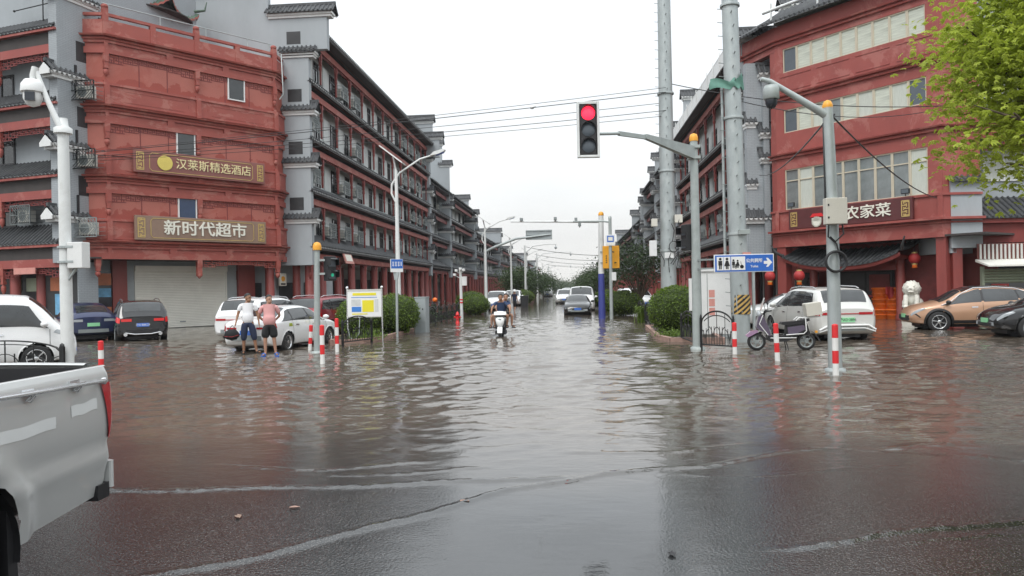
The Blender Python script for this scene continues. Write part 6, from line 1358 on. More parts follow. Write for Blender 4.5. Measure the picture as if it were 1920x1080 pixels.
van, Bv = car('parked_van', 'white passenger van parked behind the white camera pole at left', 'van', (-15.45, 17.5), D(37), VAN, 'car_white', 'five', 'chrome', detail=2)
car('oncoming_car', 'black sedan with silver grille driving towards us through the flooded street', 'car', (.25, 49.2), D(-90), SEDAN, 'car_dark', 'five', rear='pair', sink=.17)
car('oncoming_van', 'white van directly behind the oncoming black sedan', 'van', (.6, 57.5), D(-90), VAN, 'car_white', detail=1, sink=.15)
car('oncoming_car', 'white car beyond the oncoming white van, farther left', 'car', (-1.0, 82), D(-90), SUV, 'car_white', detail=1, sink=.15)
far, _ = car('parked_car', 'white minivan facing us at the left kerb behind the scooter riders', 'car', (-6.3, 61), D(-90), SUV, 'car_white', detail=1, sink=.12)
k_ = 0
for (x, y, a_, lb) in ((-6.2, 76, -90, 'white car half hidden behind the white minivan on the left'), (4.9, 58, -75, 'white car parked behind the second round bush on the right'), (5.2, 68, -80, 'white car beyond the bare tree on the right verge'), (-5.0, 145, -90, 'white car parked at the left kerb by the tree clump far down the street'), (-1.2, 128, -90, 'white car far down the street in the middle lane'), (-1.5, 175, -90, 'farthest white car in the street')):
    dup(far, (x, y, -.12), D(a_), lb)
dk, _ = car('parked_car', 'dark car facing us far down the street with its headlights towards us', 'car', (-2.6, 150), D(-90), SEDAN, 'car_dark', detail=1, sink=.12)
dup(dk, (-5.6, 160, -.12), D(-90), 'dark car parked beyond the far white car by the trees'); dup(dk, (6.4, 50, -.12), D(-80), 'dark car beside the white car behind the bushes on the right')
car('parked_car', 'silver sedan standing behind the striped mast base', 'car', (9.0, 31.4), D(176), SEDAN, 'car_silver', 'five', 'chrome', rear='pair')
gsu, Bg = car('parked_car', 'pale gray sport utility car with red light bar and green plate behind the electric scooter', 'car', (7.95, 25.35), D(96), SUV, 'car_grey', 'five', 'galv_dark', 'plate_green', clad=False, rear='bar', rails=True, platetext='沪AD·2896')
b = MB(); b.tube([(-2.33, -.85, .42), (-2.37, -.6, .56), (-2.38, .6, .56), (-2.33, .85, .42)], .035, 6); b.tube([(-2.32, -.85, .36), (-2.36, -.5, .47), (-2.36, .5, .47), (-2.32, .85, .36)], .025, 6); b.build('chrome_trim', 'white_clean', gsu)
cop, Bc = car('parked_car', 'copper electric car with black roof parked before the stone lion', 'car', (14.45, 28.2), D(171), EV, 'car_copper', 'blade', 'chrome', 'plate_green', clad=True, roofmat='car_black')
b = MB()
for sd in (1, -1):
    pts = [(1.3, 4.1), (1.0, 4.5), (.62, 4.9), (.2, 5.0), (-.5, 5.0), (-1.1, 4.98), (-1.5, 4.75), (-1.85, 4.4)]
    b.tube([(lambda p: Vector((p.x, sd*(p.y+.008), p.z+.006)))(Bc.S(x, t)) for x, t in pts], .018, 6)
b.build('chrome_trim', 'chrome', cop)
b = MB(); b.box(2.22, 2.315, -.62, .62, .44, .60); b.build('grille', 'black', cop)
b = MB()
for sd in (1, -1): Bc.patch(b, sd, ((1.95, 2.7), (2.0, 2.7), (2.16, 3.5), (2.1, 3.5)), 2, 4, .008)
b.build('air_slot', 'black', cop)
car('parked_car', 'black car with dark wheels cut by the right edge before the copper car', 'car', (15.15, 24.2), D(174), EV, 'car_black', 'dark', 'galv_dark', 'plate_green', detail=2)

# ------------------------------------------------------------------ silver pickup, cut by the left edge
pk = T('pickup_truck', 'silver pickup truck with open load bed and long side rail at the left edge', 'pickup', (-3.20, 4.84, 0), R(-87.2))
# local x forwards (towards and past the camera), y left side = side facing us
def outer(x, z):
    y = .015
    y += .03*math.exp(-((z-1.05)/.25)**2) - .05*max(0, (.74-z)/.3)**1.3 - .014*math.exp(-((z-.80)/.05)**2) + .012*math.exp(-((z-.72)/.05)**2)
    d = math.hypot(x-1.36, (z-.40)); y += .055*math.exp(-((d-.50)/.10)**2)*(1 if z > .3 else .6)
    if x < .06: y -= .06*(1-math.sqrt(max(0, 1-((.06-x)/.06)**2)))
    y -= .02*max(0, (z-1.27)/.05)
    return y
def zlow(x): return .47-.05*min(1, x/.65) if x < .75 else .40
b = MB(); RA = .455
xs = [0, .008, .02, .04, .07, .1, .13, .16]+[.16+.04*i for i in range(1, 62)]; zs_ = [0, .04, .1, .16, .22, .28, .34, .4, .46, .52, .58, .64, .7, .76, .82, .88, .94, .97, 1]
V = []
for x in xs:
    for q in zs_:
        zl = zlow(x); z = zl+(1.325-zl)*q; d = math.hypot(x-1.36, z-.40); X_, Z_ = x, z
        if d < RA and d > 1e-5: X_ = 1.36+(x-1.36)*RA/d; Z_ = .40+(z-.40)*RA/d
        V.append((X_, outer(X_, Z_), Z_))
nz = len(zs_); F = []
for i in range(len(xs)-1):
    for j in range(nz-1):
        q = (i*nz+j, (i+1)*nz+j, (i+1)*nz+j+1, i*nz+j+1)
        if all(math.hypot(V[k][0]-1.36, V[k][2]-.4) < RA+.01 for k in q): continue
        F.append(q)
b.add(V, F, True); b.add([(x, -1.74-y, z) for x, y, z in V], F, True)
b.grid(lambda u, v: Vector((.02+2.6*u, .0-.02*v-.09*v*v, 1.325+.015*math.sin(PI*v)-.02*v)), 20, 4); b.grid(lambda u, v: Vector((.02+2.6*u, -1.74+.11*v, 1.325)), 4, 1)
b.grid(lambda u, v: Vector((-.005-.025*math.sin(PI*v), -.14-1.46*u, .52+.82*v+.01*math.sin(PI*u))), 12, 10); b.grid(lambda u, v: Vector((-.02+.09*v, -.12-1.5*u, 1.335+.012*math.sin(PI*v)+.012*math.sin(PI*u))), 12, 3)
b.build('load_bed', 'car_silver', pk)
b = MB(); b.box(.07, 2.6, -.13, -.105, .8, 1.3); b.box(.07, 2.6, -1.63, -1.61, .8, 1.3); b.box(.07, .09, -1.62, -.12, .8, 1.32); b.box(.05, 2.6, -1.62, -.12, .78, .8); b.build('bed_liner', 'black', pk)
b = MB(); b.tube([(.14, .055, 1.235), (.17, .085, 1.24), (2.5, .09, 1.30)], .014, 8)
for x in (.42, .85, 1.3): b.tube([(x, .085, 1.24), (x+.01, .06, 1.205), (x+.03, .05, 1.215), (x+.03, .08, 1.24)], .007, 6); b.box(x-.05, x+.05, .02, .04, 1.262, 1.275); b.box(x-.05, x+.05, .03, .085, 1.25, 1.262)
b.lathe([(.022, 0), (.024, .02), (.01, .025)], (.14, .05, 1.235), 10, True, 'y'); b.build('side_rail', 'chrome', pk)
b = MB(); b.grid(lambda u, v: (lambda x, z: Vector((x, outer(x, z)+.012, z)))(.0+u*(.06+.09*v), .84+.38*v), 6, 8); b.grid(lambda u, v: Vector((-.012, outer(0, .86+.36*v)+.01-.1*u, .86+.36*v)), 2, 8); b.build('tail_light', 'tail_red', pk)
for x0, x1, z0, z1, s in ((.2, .47, 1.045, 1.115, .05), (.62, 1.15, 1.00, 1.07, .03)):
    b = MB(); b.grid(lambda u, v: (lambda x, z: Vector((x, outer(x, z)+.003, z)))(x0+(x1-x0)*u, z0+(z1-z0)*v+s*.3*(1-u)+.004*math.sin(u*9)), 16, 3); b.build('sticker_patch', 'tape', pk)
b = MB(); b.prism([(-.13, -.2), (-.13, -1.54), (-.02, -1.6), (.0, -.14)], .5, .64, 'z'); b.prism([(-.13, -.16), (-.03, .02), (.0, .015), (.0, -.14), (-.1, -.3)], .49, .67, 'z'); b.build('rear_bumper', 'car_silver', pk, .015)
b = MB(); b.prism([(.0, -.16), (.0, .0), (.13, .0), (.14, -.3)], .43, .53, 'z'); b.build('bumper_underside', 'black', pk)
b = MB(); b.grid(lambda u, v: Vector((1.36+RA*math.cos(-.2+(PI+.4)*u), .02-.4*v, .40+RA*math.sin(-.2+(PI+.4)*u))), 20, 1); b.box(.3, 2.4, -1.3, -.42, .4, .8); b.build('wheel_well', 'black', pk)
b = MB(); b.prism([(.90, .62), (.96, .62), (.95, .2), (.87, .165)], -.32, -.02, 'y'); b.build('mud_flap', 'black', pk, .01)
t, rm, bk = wheel_meshes(.38, 'five')
for x in (1.36, 4.2):
    for sd in (0, -1.74):
        o = bpy.data.objects.new('wheel', t); COL.objects.link(o); o.parent = pk; o.location = (x, sd-.13 if sd == 0 else sd+.13, .375); o.rotation_euler = (0, 0, PI if sd == 0 else 0)
        q = bpy.data.objects.new('rim', rm.mesh('rim', 'black')); COL.objects.link(q); q.parent = o
CAB = Body(1.8, [(2.63, .42, 1.05, 1.62, 1.70, 1, .8), (2.7, .4, 1.06, 1.70, 1.77, 1, .8), (3.6, .38, 1.06, 1.72, 1.80, 1, .78), (4.1, .38, 1.05, 1.5, 1.58, 1, .8), (4.6, .38, 1.03, 1.13, 1.2, 1, .85), (5.1, .4, .98, 1.05, 1.1, .96, .8), (5.35, .45, .8, .86, .9, .86, .7)])
b = MB(); b.X = TX((0, -.88, 0)); CAB.mesh(b, [(4.6, .4)], .46, .08, 22); b.build('cab', 'car_silver', pk)
b = MB(); b.X = TX((0, -.88, 0))
for sd in (1, -1): CAB.patch(b, sd, ((2.75, 4.1), (4.5, 4.1), (4.0, 4.85), (2.8, 4.85)))
CAB.across(b, 4.52, 4.08, 5.2, 5.3); b.build('cab_window', 'glass', pk)

# ------------------------------------------------------------------ two-wheelers
def two_wheel(r, wr, wb, tmat='rubber', rimm='galv_dark'):
    for x in (-wb/2, wb/2):
        t = MB(); t.lathe([(wr*.7, -.045), (wr*.9, -.055), (wr, -.02), (wr, .02), (wr*.9, .055), (wr*.7, .045)], (x, 0, wr), 24, True, 'y', False); o = t.build('wheel', tmat, r)
        q = MB(); q.lathe([(wr*.72, -.04), (wr*.62, -.035), (wr*.6, .035), (wr*.72, .04)], (x, 0, wr), 24, True, 'y', False); q.lathe([(wr*.22, -.05), (wr*.22, .05)], (x, 0, wr), 12, False, 'y')
        for k in range(5): t_ = 2*PI*k/5; q.bar((x, 0, wr), (x+wr*.65*math.cos(t_), 0, wr+wr*.65*math.sin(t_)), .035, .03, up=(0, 1, 0))
        q.build('rim', rimm, o)
eb = T('electric_scooter', 'parked purple and black electric scooter with beige box on its rack', 'scooter', (5.55, 20.5, -.02), R(176))
two_wheel(eb, .24, 1.28)
b = MB(); b.grid(lambda u, v: Vector((.64+.27*math.cos(R(25+150*u)), (.5-v)*.15, .24+.27*math.sin(R(25+150*u)))), 12, 2); b.prism([(.86, .36), (.93, .40), (.8, .52), (.62, .56), (.6, .50)], -.08, .08); b.build('front_mudguard', 'bike_pink', eb, .02)
b = MB(); b.prism([(.50, .98), (.60, .90), (.66, .62), (.52, .52), (.40, .50), (.36, .40), (.28, .40), (.33, .62)], -.13, .13); b.build('leg_shield', 'bike_purple', eb, .03)
b = MB(); b.prism([(.40, .30), (.36, .40), (-.2, .40), (-.28, .30), (-.1, .24), (.3, .24)], -.15, .15); b.prism([(-.1, .40), (-.12, .66), (-.62, .72), (-.66, .5), (-.3, .36)], -.12, .12); b.build('frame', 'black', eb, .02)
b = MB(); b.prism([(-.16, .44), (-.14, .62), (-.56, .68), (-.6, .56), (-.34, .44)], -.15, .15); b.build('side_panel', 'bike_purple', eb, .02)
b = MB(); b.prism([(.02, .70), (-.1, .67), (-.55, .72), (-.72, .80), (-.7, .86), (-.5, .80), (-.2, .77), (0, .76)], -.14, .14); b.build('saddle', 'black', eb, .03)
b = MB(); b.tube([(.52, 0, .5), (.66, 0, .24)], .035, 8); b.tube([(.46, 0, .9), (.40, 0, 1.06)], .03, 8); b.tube([(.30, -.34, 1.08), (.40, -.12, 1.05), (.42, 0, 1.06), (.40, .12, 1.05), (.30, .34, 1.08)], .017, 8); b.build('handlebar', 'black_metal', eb)
for sd in (-1, 1):
    b = MB(); b.tube([(.36, sd*.2, 1.06), (.38, sd*.26, 1.22)], .01, 6); b.ell((.38, sd*.28, 1.27), (.02, .07, .05), 10, 6); b.build('mirror', 'black', eb)
b = MB(); b.ell((.56, 0, .97), (.07, .1, .1), 12, 8); b.build('headlight', 'headlamp', eb)
b = MB(); b.grid(lambda u, v: Vector((.54-.12*v, (u-.5)*.3*(1-.3*v), 1.0+.42*v)), 6, 4); b.build('windscreen', 'car_grey', eb)
b = MB(); b.grid(lambda u, v: Vector((.42-.16*v+.06*math.sin(v*4), -.16-.05*math.sin(u*5)-.02*v, 1.0-.62*v)) + Vector((.14*(u-.5)*(1.1-.5*v), 0, 0)), 8, 10); b.build('rain_apron', 'car_grey', eb)
b = MB()
for sd in (-1, 1): b.tube([(-.1, sd*.16, .42), (-.55, sd*.17, .45), (-.62, sd*.17, .52), (-.60, sd*.16, .86), (-.45, sd*.15, .88), (-.36, sd*.14, .8)], .016, 6); b.tube([(-.6, sd*.14, .86), (-1.0, sd*.13, .9)], .014, 6); b.tube([(-.36, sd*.16, .34), (.3, sd*.16, .34)], .014, 6); b.tube([(.36, sd*.14, .42), (.58, sd*.14, .72), (.48, sd*.14, .96)], .014, 6)
b.build('crash_bar', 'white_clean', eb)
b = MB(); b.X = TX((-.84, 0, .93), 0, 0, R(8)); b.box(-.2, .2, -.2, .2, 0, .34); b.build('rack_box', 'beige_metal', eb, .01)
b = MB(); b.grid(lambda u, v: Vector((-.64+.3*math.cos(R(40+120*u)), (v-.5)*.14, .24+.3*math.sin(R(40+120*u)))), 10, 2); b.bar((-.9, 0, .42), (-1.0, 0, .22), .12, .02); b.build('rear_mudguard', 'black', eb)
b = MB(); b.prism([(-.42, .26), (-.72, .30), (-.74, .22), (-.5, .18)], -.2, -.14); b.build('motor_cover', 'white_clean', eb); b = MB(); b.box(-.93, -.87, -.05, .05, .46, .52); b.build('rear_lamp', 'amber', eb); b = MB(); b.tube([(-.1, -.1, .26), (-.16, -.18, .0)], .014, 6); b.tube([(-.1, .1, .26), (-.16, .18, .0)], .014, 6); b.build('stand', 'black_metal', eb)
sc = T('scooter', 'white scooter carrying two riders through the flood', 'scooter', (-2.75, 27.9, -.12), R(-88))
two_wheel(sc, .23, 1.25)
b = MB(); b.grid(lambda u, v: Vector((.56+.16*math.cos(PI*(u-.5)*.9)-.09*(2*v-1)**2, (.12+.08*v)*math.sin(PI*(u-.5)*.95), .46+.38*v)), 14, 10); b.build('leg_shield', 'white_clean', sc); b = MB(); b.prism([(.60, .42), (.66, .46), (.60, .88), (.5, .92), (.44, .4)], -.17, .17); b.build('inner_shield', 'black', sc, .03)
b = MB(); b.grid(lambda u, v: Vector((.50+.13*math.cos(PI*(u-.5))-.1*v, .24*math.sin(PI*(u-.5))*(1-.12*v*v), .93+.12*v)), 16, 6); b.ell((.46, 0, 1.0), (.12, .22, .07), 14, 8); b.build('cowl', 'white_clean', sc)
b = MB(); b.ell((.70, 0, .42), (.06, .09, .075), 12, 8); b.build('headlight', 'headlamp', sc)
b = MB(); b.prism([(.46, .2), (.44, .34), (-.3, .34), (-.36, .2)], -.2, .2); b.prism([(-.15, .34), (-.2, .62), (-.8, .66), (-.86, .36)], -.16, .16); b.build('frame', 'black', sc, .02); b = MB(); b.prism([(-.12, .64), (-.85, .70), (-.85, .78), (-.2, .74)], -.15, .15); b.build('saddle', 'black', sc, .03)
b = MB(); b.grid(lambda u, v: Vector((.62+.27*math.cos(R(10+150*u)), (.5-v)*.18, .23+.27*math.sin(R(10+150*u)))), 10, 2); b.build('front_mudguard', 'white_clean', sc)
b = MB(); b.tube([(.28, -.36, 1.02), (.40, -.14, 1.0), (.40, .14, 1.0), (.28, .36, 1.02)], .017, 8); b.tube([(.4, 0, 1.0), (.66, 0, .3)], .03, 8); b.build('handlebar', 'black_metal', sc)
b = MB(); b.box(.715, .725, -.05, .05, .76, .80); b.build('emblem', 'galv_dark', sc)
for k, (x, y, lb) in enumerate(((-8.4, 39.2, 'parked electric bike with pink helmet behind the left fence'), (-8.2, 42.4, 'parked electric bike with orange helmet behind the left fence'))):
    p = T('electric_bike', lb, 'electric bike', (x, y, 0), R(-60)); two_wheel(p, .24, 1.2); b = MB(); b.prism([(.4, .3), (.5, .95), (.3, 1.0), (.2, .4), (-.5, .5), (-.6, .8), (-.1, .78), (0, .3)], -.12, .12); b.build('frame', 'black', p, .02); b = MB(); b.tube([(.3, -.3, 1.05), (.42, 0, 1.05), (.3, .3, 1.05)], .02, 6); b.build('handlebar', 'black_metal', p)
    b = MB(); b.ell((.3, .1, 1.2), (.17, .15, .14), 12, 8); b.build('helmet', 'bike_pink' if k == 0 else 'orange', p)
bc = T('bicycle', 'dark bicycle leaning by the shutter behind the white cars', 'bicycle', (-13.9, 32.5, 0), R(60)); two_wheel(bc, .3, 1.0, 'rubber', 'galv'); b = MB(); b.tube([(-.5, 0, .3), (-.1, 0, .35), (.35, 0, .75), (.5, 0, .3)], .02, 6); b.tube([(-.1, 0, .35), (-.2, 0, .85)], .02, 6); b.tube([(-.5, 0, .3), (-.18, 0, .72), (.35, 0, .75), (.33, 0, 1.0)], .018, 6); b.tube([(.3, -.25, 1.02), (.33, 0, 1.0), (.3, .25, 1.02)], .014, 6); b.build('frame', 'black_metal', bc); b = MB(); b.ell((-.2, 0, .88), (.13, .07, .04), 10, 6); b.build('saddle', 'black', bc); b = MB(); b.box(.35, .65, -.15, .15, .72, .95); b.build('basket', 'galv_dark', bc)
# ------------------------------------------------------------------ people
def skin_mesh(name, joints, edges, mat, sub=2, root=None):
    """joints: name -> (xyz, rx, ry); one continuous surface grown round the edges"""
    names = list(joints); idx = {n: i for i, n in enumerate(names)}
    me = bpy.data.meshes.new(name); me.from_pydata([joints[n][0] for n in names], [(idx[a], idx[b]) for a, b in edges], [])
    o = bpy.data.objects.new(name, me); COL.objects.link(o)
    sk = o.modifiers.new('skin', 'SKIN'); sk.use_smooth_shade = True; sk.branch_smoothing = .4
    for i, n in enumerate(names):
        v = me.skin_vertices[0].data[i]; j = joints[n]; v.radius = (j[1], j[2] if len(j) > 2 else j[1]); v.use_root = (n == (root or names[0]))
    ss = o.modifiers.new('sub', 'SUBSURF'); ss.levels = sub; ss.render_levels = sub
    dg = bpy.context.evaluated_depsgraph_get(); nm = bpy.data.meshes.new_from_object(o.evaluated_get(dg))
    bpy.data.objects.remove(o); bpy.data.meshes.remove(me); nm.name = name; nm.materials.clear(); nm.materials.append(MATS[mat])
    for p in nm.polygons: p.use_smooth = True
    return nm
def add_mesh(m, me, mi=0):
    m.cur = mi; m.add([v.co for v in me.vertices], [tuple(p.vertices) for p in me.polygons], True)
def person(label, loc, rz, pose, skin, hairm, garments, hair='short', sandals=None, group=None, scale=1.0, bare=True):
    """pose: dict of joints (x right in picture, -y towards the viewer, z up)"""
    r = T('person', label, 'person', loc, rz, group); r.scale = (scale,)*3
    J = pose; b = MB()
    body = {'pelvis': (J['pelvis'], .13, .105), 'waist': (J['waist'], .125, .10), 'chest': (J['chest'], .15, .11), 'neckb': (J['neckb'], .075, .075), 'neck': (J['neck'], .054, .054)}
    E = [('pelvis', 'waist'), ('waist', 'chest'), ('chest', 'neckb'), ('neckb', 'neck')]
    for s in 'lr':
        body['sh'+s] = (J['sh'+s], .058, .058); body['el'+s] = (J['el'+s], .042, .042); body['wr'+s] = (J['wr'+s], .028, .026)
        body['hip'+s] = (J['hip'+s], .09, .09); body['kn'+s] = (J['kn'+s], .058, .058); body['ca'+s] = (tuple(Vector(J['kn'+s]).lerp(Vector(J['an'+s]), .35)+Vector((0, .012, 0))), .054, .054); body['an'+s] = (J['an'+s], .036, .036)
        a = Vector(J['an'+s]); d = Vector(J['toe'+s]); body['toe'+s] = (tuple(d), .034, .022); body['ball'+s] = (tuple(a.lerp(d, .6)+Vector((0, 0, -.012))), .042, .028)
        E += [('neckb', 'sh'+s), ('sh'+s, 'el'+s), ('el'+s, 'wr'+s), ('pelvis', 'hip'+s), ('hip'+s, 'kn'+s), ('kn'+s, 'ca'+s), ('ca'+s, 'an'+s), ('an'+s, 'ball'+s), ('ball'+s, 'toe'+s)]
        # palm and five fingers
        w = Vector(J['wr'+s]); hd = (w-Vector(J['el'+s])).normalized(); hd = (hd+Vector(J.get('hand'+s, (0, 0, 0)))).normalized()
        side = Vector((0, -1, 0)); side = (side-hd*side.dot(hd)).normalized(); pn = hd.cross(side)
        pm = w+hd*.055; body['pm'+s] = (tuple(pm), .026, .036); E.append(('wr'+s, 'pm'+s))
        for k, (o_, ln) in enumerate(((.026, .075), (.009, .085), (-.009, .08), (-.026, .06))):
            f0 = w+hd*.09+side*o_; f1 = f0+hd*ln*.55+pn*.006; f2 = f1+(hd*.8+pn*(.5 if s == 'l' else -.5)).normalized()*ln*.5
            for q, p in enumerate((f0, f1, f2)): body['f%d%d%s' % (k, q, s)] = (tuple(p), .0105-.001*q, .0105-.001*q)
            E += [('pm'+s, 'f%d0%s' % (k, s)), ('f%d0%s' % (k, s), 'f%d1%s' % (k, s)), ('f%d1%s' % (k, s), 'f%d2%s' % (k, s))]
        t0 = w+hd*.035+side*.032; t1 = t0+(hd*.7+side*.7).normalized()*.04; t2 = t1+hd*.032
        for q, p in enumerate((t0, t1, t2)): body['th%d%s' % (q, s)] = (tuple(p), .012-.001*q, .012-.001*q)
        E += [('wr'+s, 'th0'+s), ('th0'+s, 'th1'+s), ('th1'+s, 'th2'+s)]
    # head as part of the same skin
    n = Vector(J['neck']); hd = Vector(J['head']); yaw = J.get('yaw', 0); up = (hd-n).normalized()
    body['skull'] = (tuple(hd+Vector((0, .008, .015))), .080, .090); E.append(('neck', 'skull')); 
    add_mesh(b, skin_mesh('body', body, E, skin, 1, 'pelvis'), 0)
    b.cur = 0; H_ = TX(tuple(hd), yaw); b.X = H_
    b.ell((0, .01, .03), (.077, .096, .105), 18, 12); b.ell((0, -.02, -.045), (.062, .072, .075), 16, 10)
    b.ell((0, -.095, -.012), (.014, .02, .026), 8, 6); b.ell((0, -.085, -.062), (.028, .016, .010), 8, 5)
    for s in (-1, 1): b.ell((s*.08, .012, -.005), (.012, .022, .032), 8, 6); b.ell((s*.032, -.078, .018), (.018, .014, .010), 8, 5)
    b.cur = 1
    for s in (-1, 1): b.ell((s*.032, -.088, .017), (.010, .007, .006), 8, 5); b.box(s*.032-.017, s*.032+.017, -.094, -.078, .036, .043)
    b.ell((0, -.098, -.062), (.022, .006, .003), 8, 4)
    b.X = Matrix.Identity(4); o = b.build('body', [skin, hairm], r)
    h = MB(); h.X = H_
    def hf(u, v):
        t = 2*PI*u; ph = (.62 if math.sin(t) < .1 else .42)*PI*v if False else PI*v*(.30+.26*(.5+.5*math.sin(t)))
        return Vector((.091*math.sin(ph)*math.cos(t), .014+.112*math.sin(ph)*math.sin(t), .036+.122*math.cos(ph)+.004*math.sin(t*9)*v))
    h.grid(hf, 28, 10); h.build('hair', hairm, r)
    for nm, mt, js, ed, root in garments(J): 
        m = MB(); add_mesh(m, skin_mesh(nm, js, ed, mt, 2, root)); m.build(nm, mt, r)
    if sandals:
        for s in 'lr':
            a = Vector(J['an'+s]); d = Vector(J['toe'+s]); dr = (d-a); dr.z = 0; dr.normalize(); sd = Vector((-dr.y, dr.x, 0)); m = MB(); z = min(d.z, a.z)-.035
            pts = []
            for k in range(16):
                t = 2*PI*k/16; pts.append(((a+d)/2+dr*.145*math.cos(t)+sd*.052*math.sin(t)*(1+.15*math.cos(t))+dr*.02))
            m.prism([(p.x, p.y) for p in pts], z-.015, z+.012, 'z'); 
            c = a.lerp(d, .62); m.tube([c-sd*.055+Vector((0, 0, z-c.z+.01)), c-sd*.045+Vector((0, 0, .02)), c+Vector((0, 0, .035)), c+sd*.045+Vector((0, 0, .02)), c+sd*.055+Vector((0, 0, z-c.z+.01))], [.012, .016, .018, .016, .012], 8)
            m.build('sandal', sandals, r)
    return r
def lerp(a, b, t): return tuple(Vector(a).lerp(Vector(b), t))
def outfit(top, bottom, knee=.95, belly=0., sleeve=.62, wide=1.0):
    def g(J):
        out = []
        js = {'hem': (lerp(J['pelvis'], J['waist'], -.85), .170+belly, .135+belly*.9), 'waist': (tuple(Vector(J['waist'])+Vector((0, -belly*.5, 0))), .155+belly, .13+belly*1.2), 'chest': (J['chest'], .172+belly*.4, .132+belly*.4), 'neckb': (lerp(J['chest'], J['neckb'], .82), .105, .095), 'coll': (lerp(J['neckb'], J['neck'], .35), .068, .068)}
        ed = [('hem', 'waist'), ('waist', 'chest'), ('chest', 'neckb'), ('neckb', 'coll')]
        for s in 'lr':
            js['sh'+s] = (J['sh'+s], .072, .072); js['sl'+s] = (lerp(J['sh'+s], J['el'+s], sleeve), .070, .070); js['sm'+s] = (lerp(J['sh'+s], J['el'+s], sleeve*.5), .068, .068); ed += [('neckb', 'sh'+s), ('sh'+s, 'sm'+s), ('sm'+s, 'sl'+s)]
        out.append(('shirt', top, js, ed, 'chest'))
        js = {'top': (lerp(J['pelvis'], J['waist'], .35), .14+belly, .115+belly), 'pelvis': (J['pelvis'], .16+belly*.5, .13+belly*.5)}; ed = [('top', 'pelvis')]
        for s in 'lr':
            js['hip'+s] = (lerp(J['hip'+s], J['kn'+s], .12), .108*wide, .112*wide); js['th'+s] = (lerp(J['hip'+s], J['kn'+s], .55), .098*wide, .10*wide); ed += [('pelvis', 'hip'+s), ('hip'+s, 'th'+s)]
            if knee <= 1: js['k'+s] = (lerp(J['hip'+s], J['kn'+s], knee), .088*wide, .09*wide); ed += [('th'+s, 'k'+s)]
            else: js['k'+s] = (J['kn'+s], .076*wide, .078*wide); js['c'+s] = (lerp(J['kn'+s], J['an'+s], knee-1), .07*wide, .072*wide); ed += [('th'+s, 'k'+s), ('k'+s, 'c'+s)]
        out.append(('trousers', bottom, js, ed, 'pelvis'))
        return out
    return g
STAND = dict(pelvis=(0, 0, .95), waist=(0, -.01, 1.10), chest=(0, -.005, 1.30), neckb=(0, .01, 1.43), neck=(0, 0, 1.50), head=(0, -.015, 1.60),
    shl=(-.19, .01, 1.40), shr=(.19, .01, 1.40), ell=(-.25, .03, 1.12), elr=(.25, .03, 1.12), wrl=(-.27, -.03, .88), wrr=(.27, -.03, .88),
    hipl=(-.09, 0, .90), hipr=(.09, 0, .90), knl=(-.12, -.02, .49), knr=(.12, -.02, .49), anl=(-.14, .03, .07), anr=(.14, .03, .07), toel=(-.18, -.13, .035), toer=(.18, -.13, .035))
m1p = dict(STAND); m1p.update(yaw=R(48), wrl=(-.33, -.04, .90), ell=(-.27, .03, 1.14), elr=(.27, .04, 1.13), wrr=(.30, .0, .89), anl=(-.13, .04, .07), anr=(.22, .0, .07), knr=(.16, -.03, .49), toer=(.33, -.12, .035), toel=(-.14, -.14, .035), head=(.015, -.02, 1.60))
person('man in white polo shirt and rolled navy trousers holding a black bag, looking right', (-9.72, 21.45, 0), R(24), m1p, 'skin_tan', 'hair', outfit('cloth_white', 'cloth_navy', 1.30, .015, .68, 1.14), sandals='black', scale=1.03)
bag = T('shoulder_bag', 'black bag hanging from the hand of the man in white', 'bag', (-10.12, 21.22, .42), R(24))
b = MB(); b.ell((0, 0, .16), (.22, .12, .17), 16, 10, lambda d: 1+.07*math.sin(d.x*9+d.z*5)); b.build('body', 'cloth_black', bag); b = MB(); b.tube([(-.14, 0, .25), (.02, 0, .44), (.12, 0, .26)], .012, 6); b.build('strap', 'black', bag); b = MB(); b.tube([(-.2, -.08, .12), (0, -.125, .1), (.19, -.08, .15)], .008, 5); b.build('piping', 'lantern_red', bag)
m2p = dict(STAND); m2p.update(yaw=R(25), ell=(-.29, .10, 1.14), wrl=(-.12, .19, .96), elr=(.29, .10, 1.14), wrr=(.14, .20, .98), handl=(.6, .3, 0), handr=(-.6, .3, 0), anl=(-.12, .02, .07), anr=(.16, .02, .07), toel=(-.2, -.12, .035), toer=(.2, -.13, .035))
person('stout man in pink shirt and black shorts with hands behind his back', (-8.68, 20.55, 0), R(23), m2p, 'skin', 'hair', outfit('cloth_pink', 'cloth_black', .99, .04, .75, 1.32), sandals='blue_sign', scale=1.0)
# riders (scooter heads to -y)
rd = dict(pelvis=(0, .18, .86), waist=(0, .14, 1.0), chest=(0, .08, 1.20), neckb=(0, .05, 1.33), neck=(0, .02, 1.40), head=(0, -.01, 1.50), shl=(-.2, .06, 1.30), shr=(.2, .06, 1.30), ell=(-.33, -.1, 1.12), elr=(.34, -.1, 1.12), wrl=(-.35, -.26, .98), wrr=(.35, -.26, .98), handl=(.3, -1.2, .2), handr=(-.3, -1.2, .2),
    hipl=(-.1, .15, .84), hipr=(.1, .15, .84), knl=(-.27, -.22, .84), knr=(.27, -.22, .84), anl=(-.22, -.16, .46), anr=(.22, -.16, .46), toel=(-.24, -.32, .42), toer=(.24, -.32, .42))
person('rider in navy T-shirt steering the white scooter towards us', (-2.75, 27.9, -.06), R(4), rd, 'skin_tan', 'hair', outfit('cloth_blue', 'cloth_black', .72, .01, .6), sandals='black')
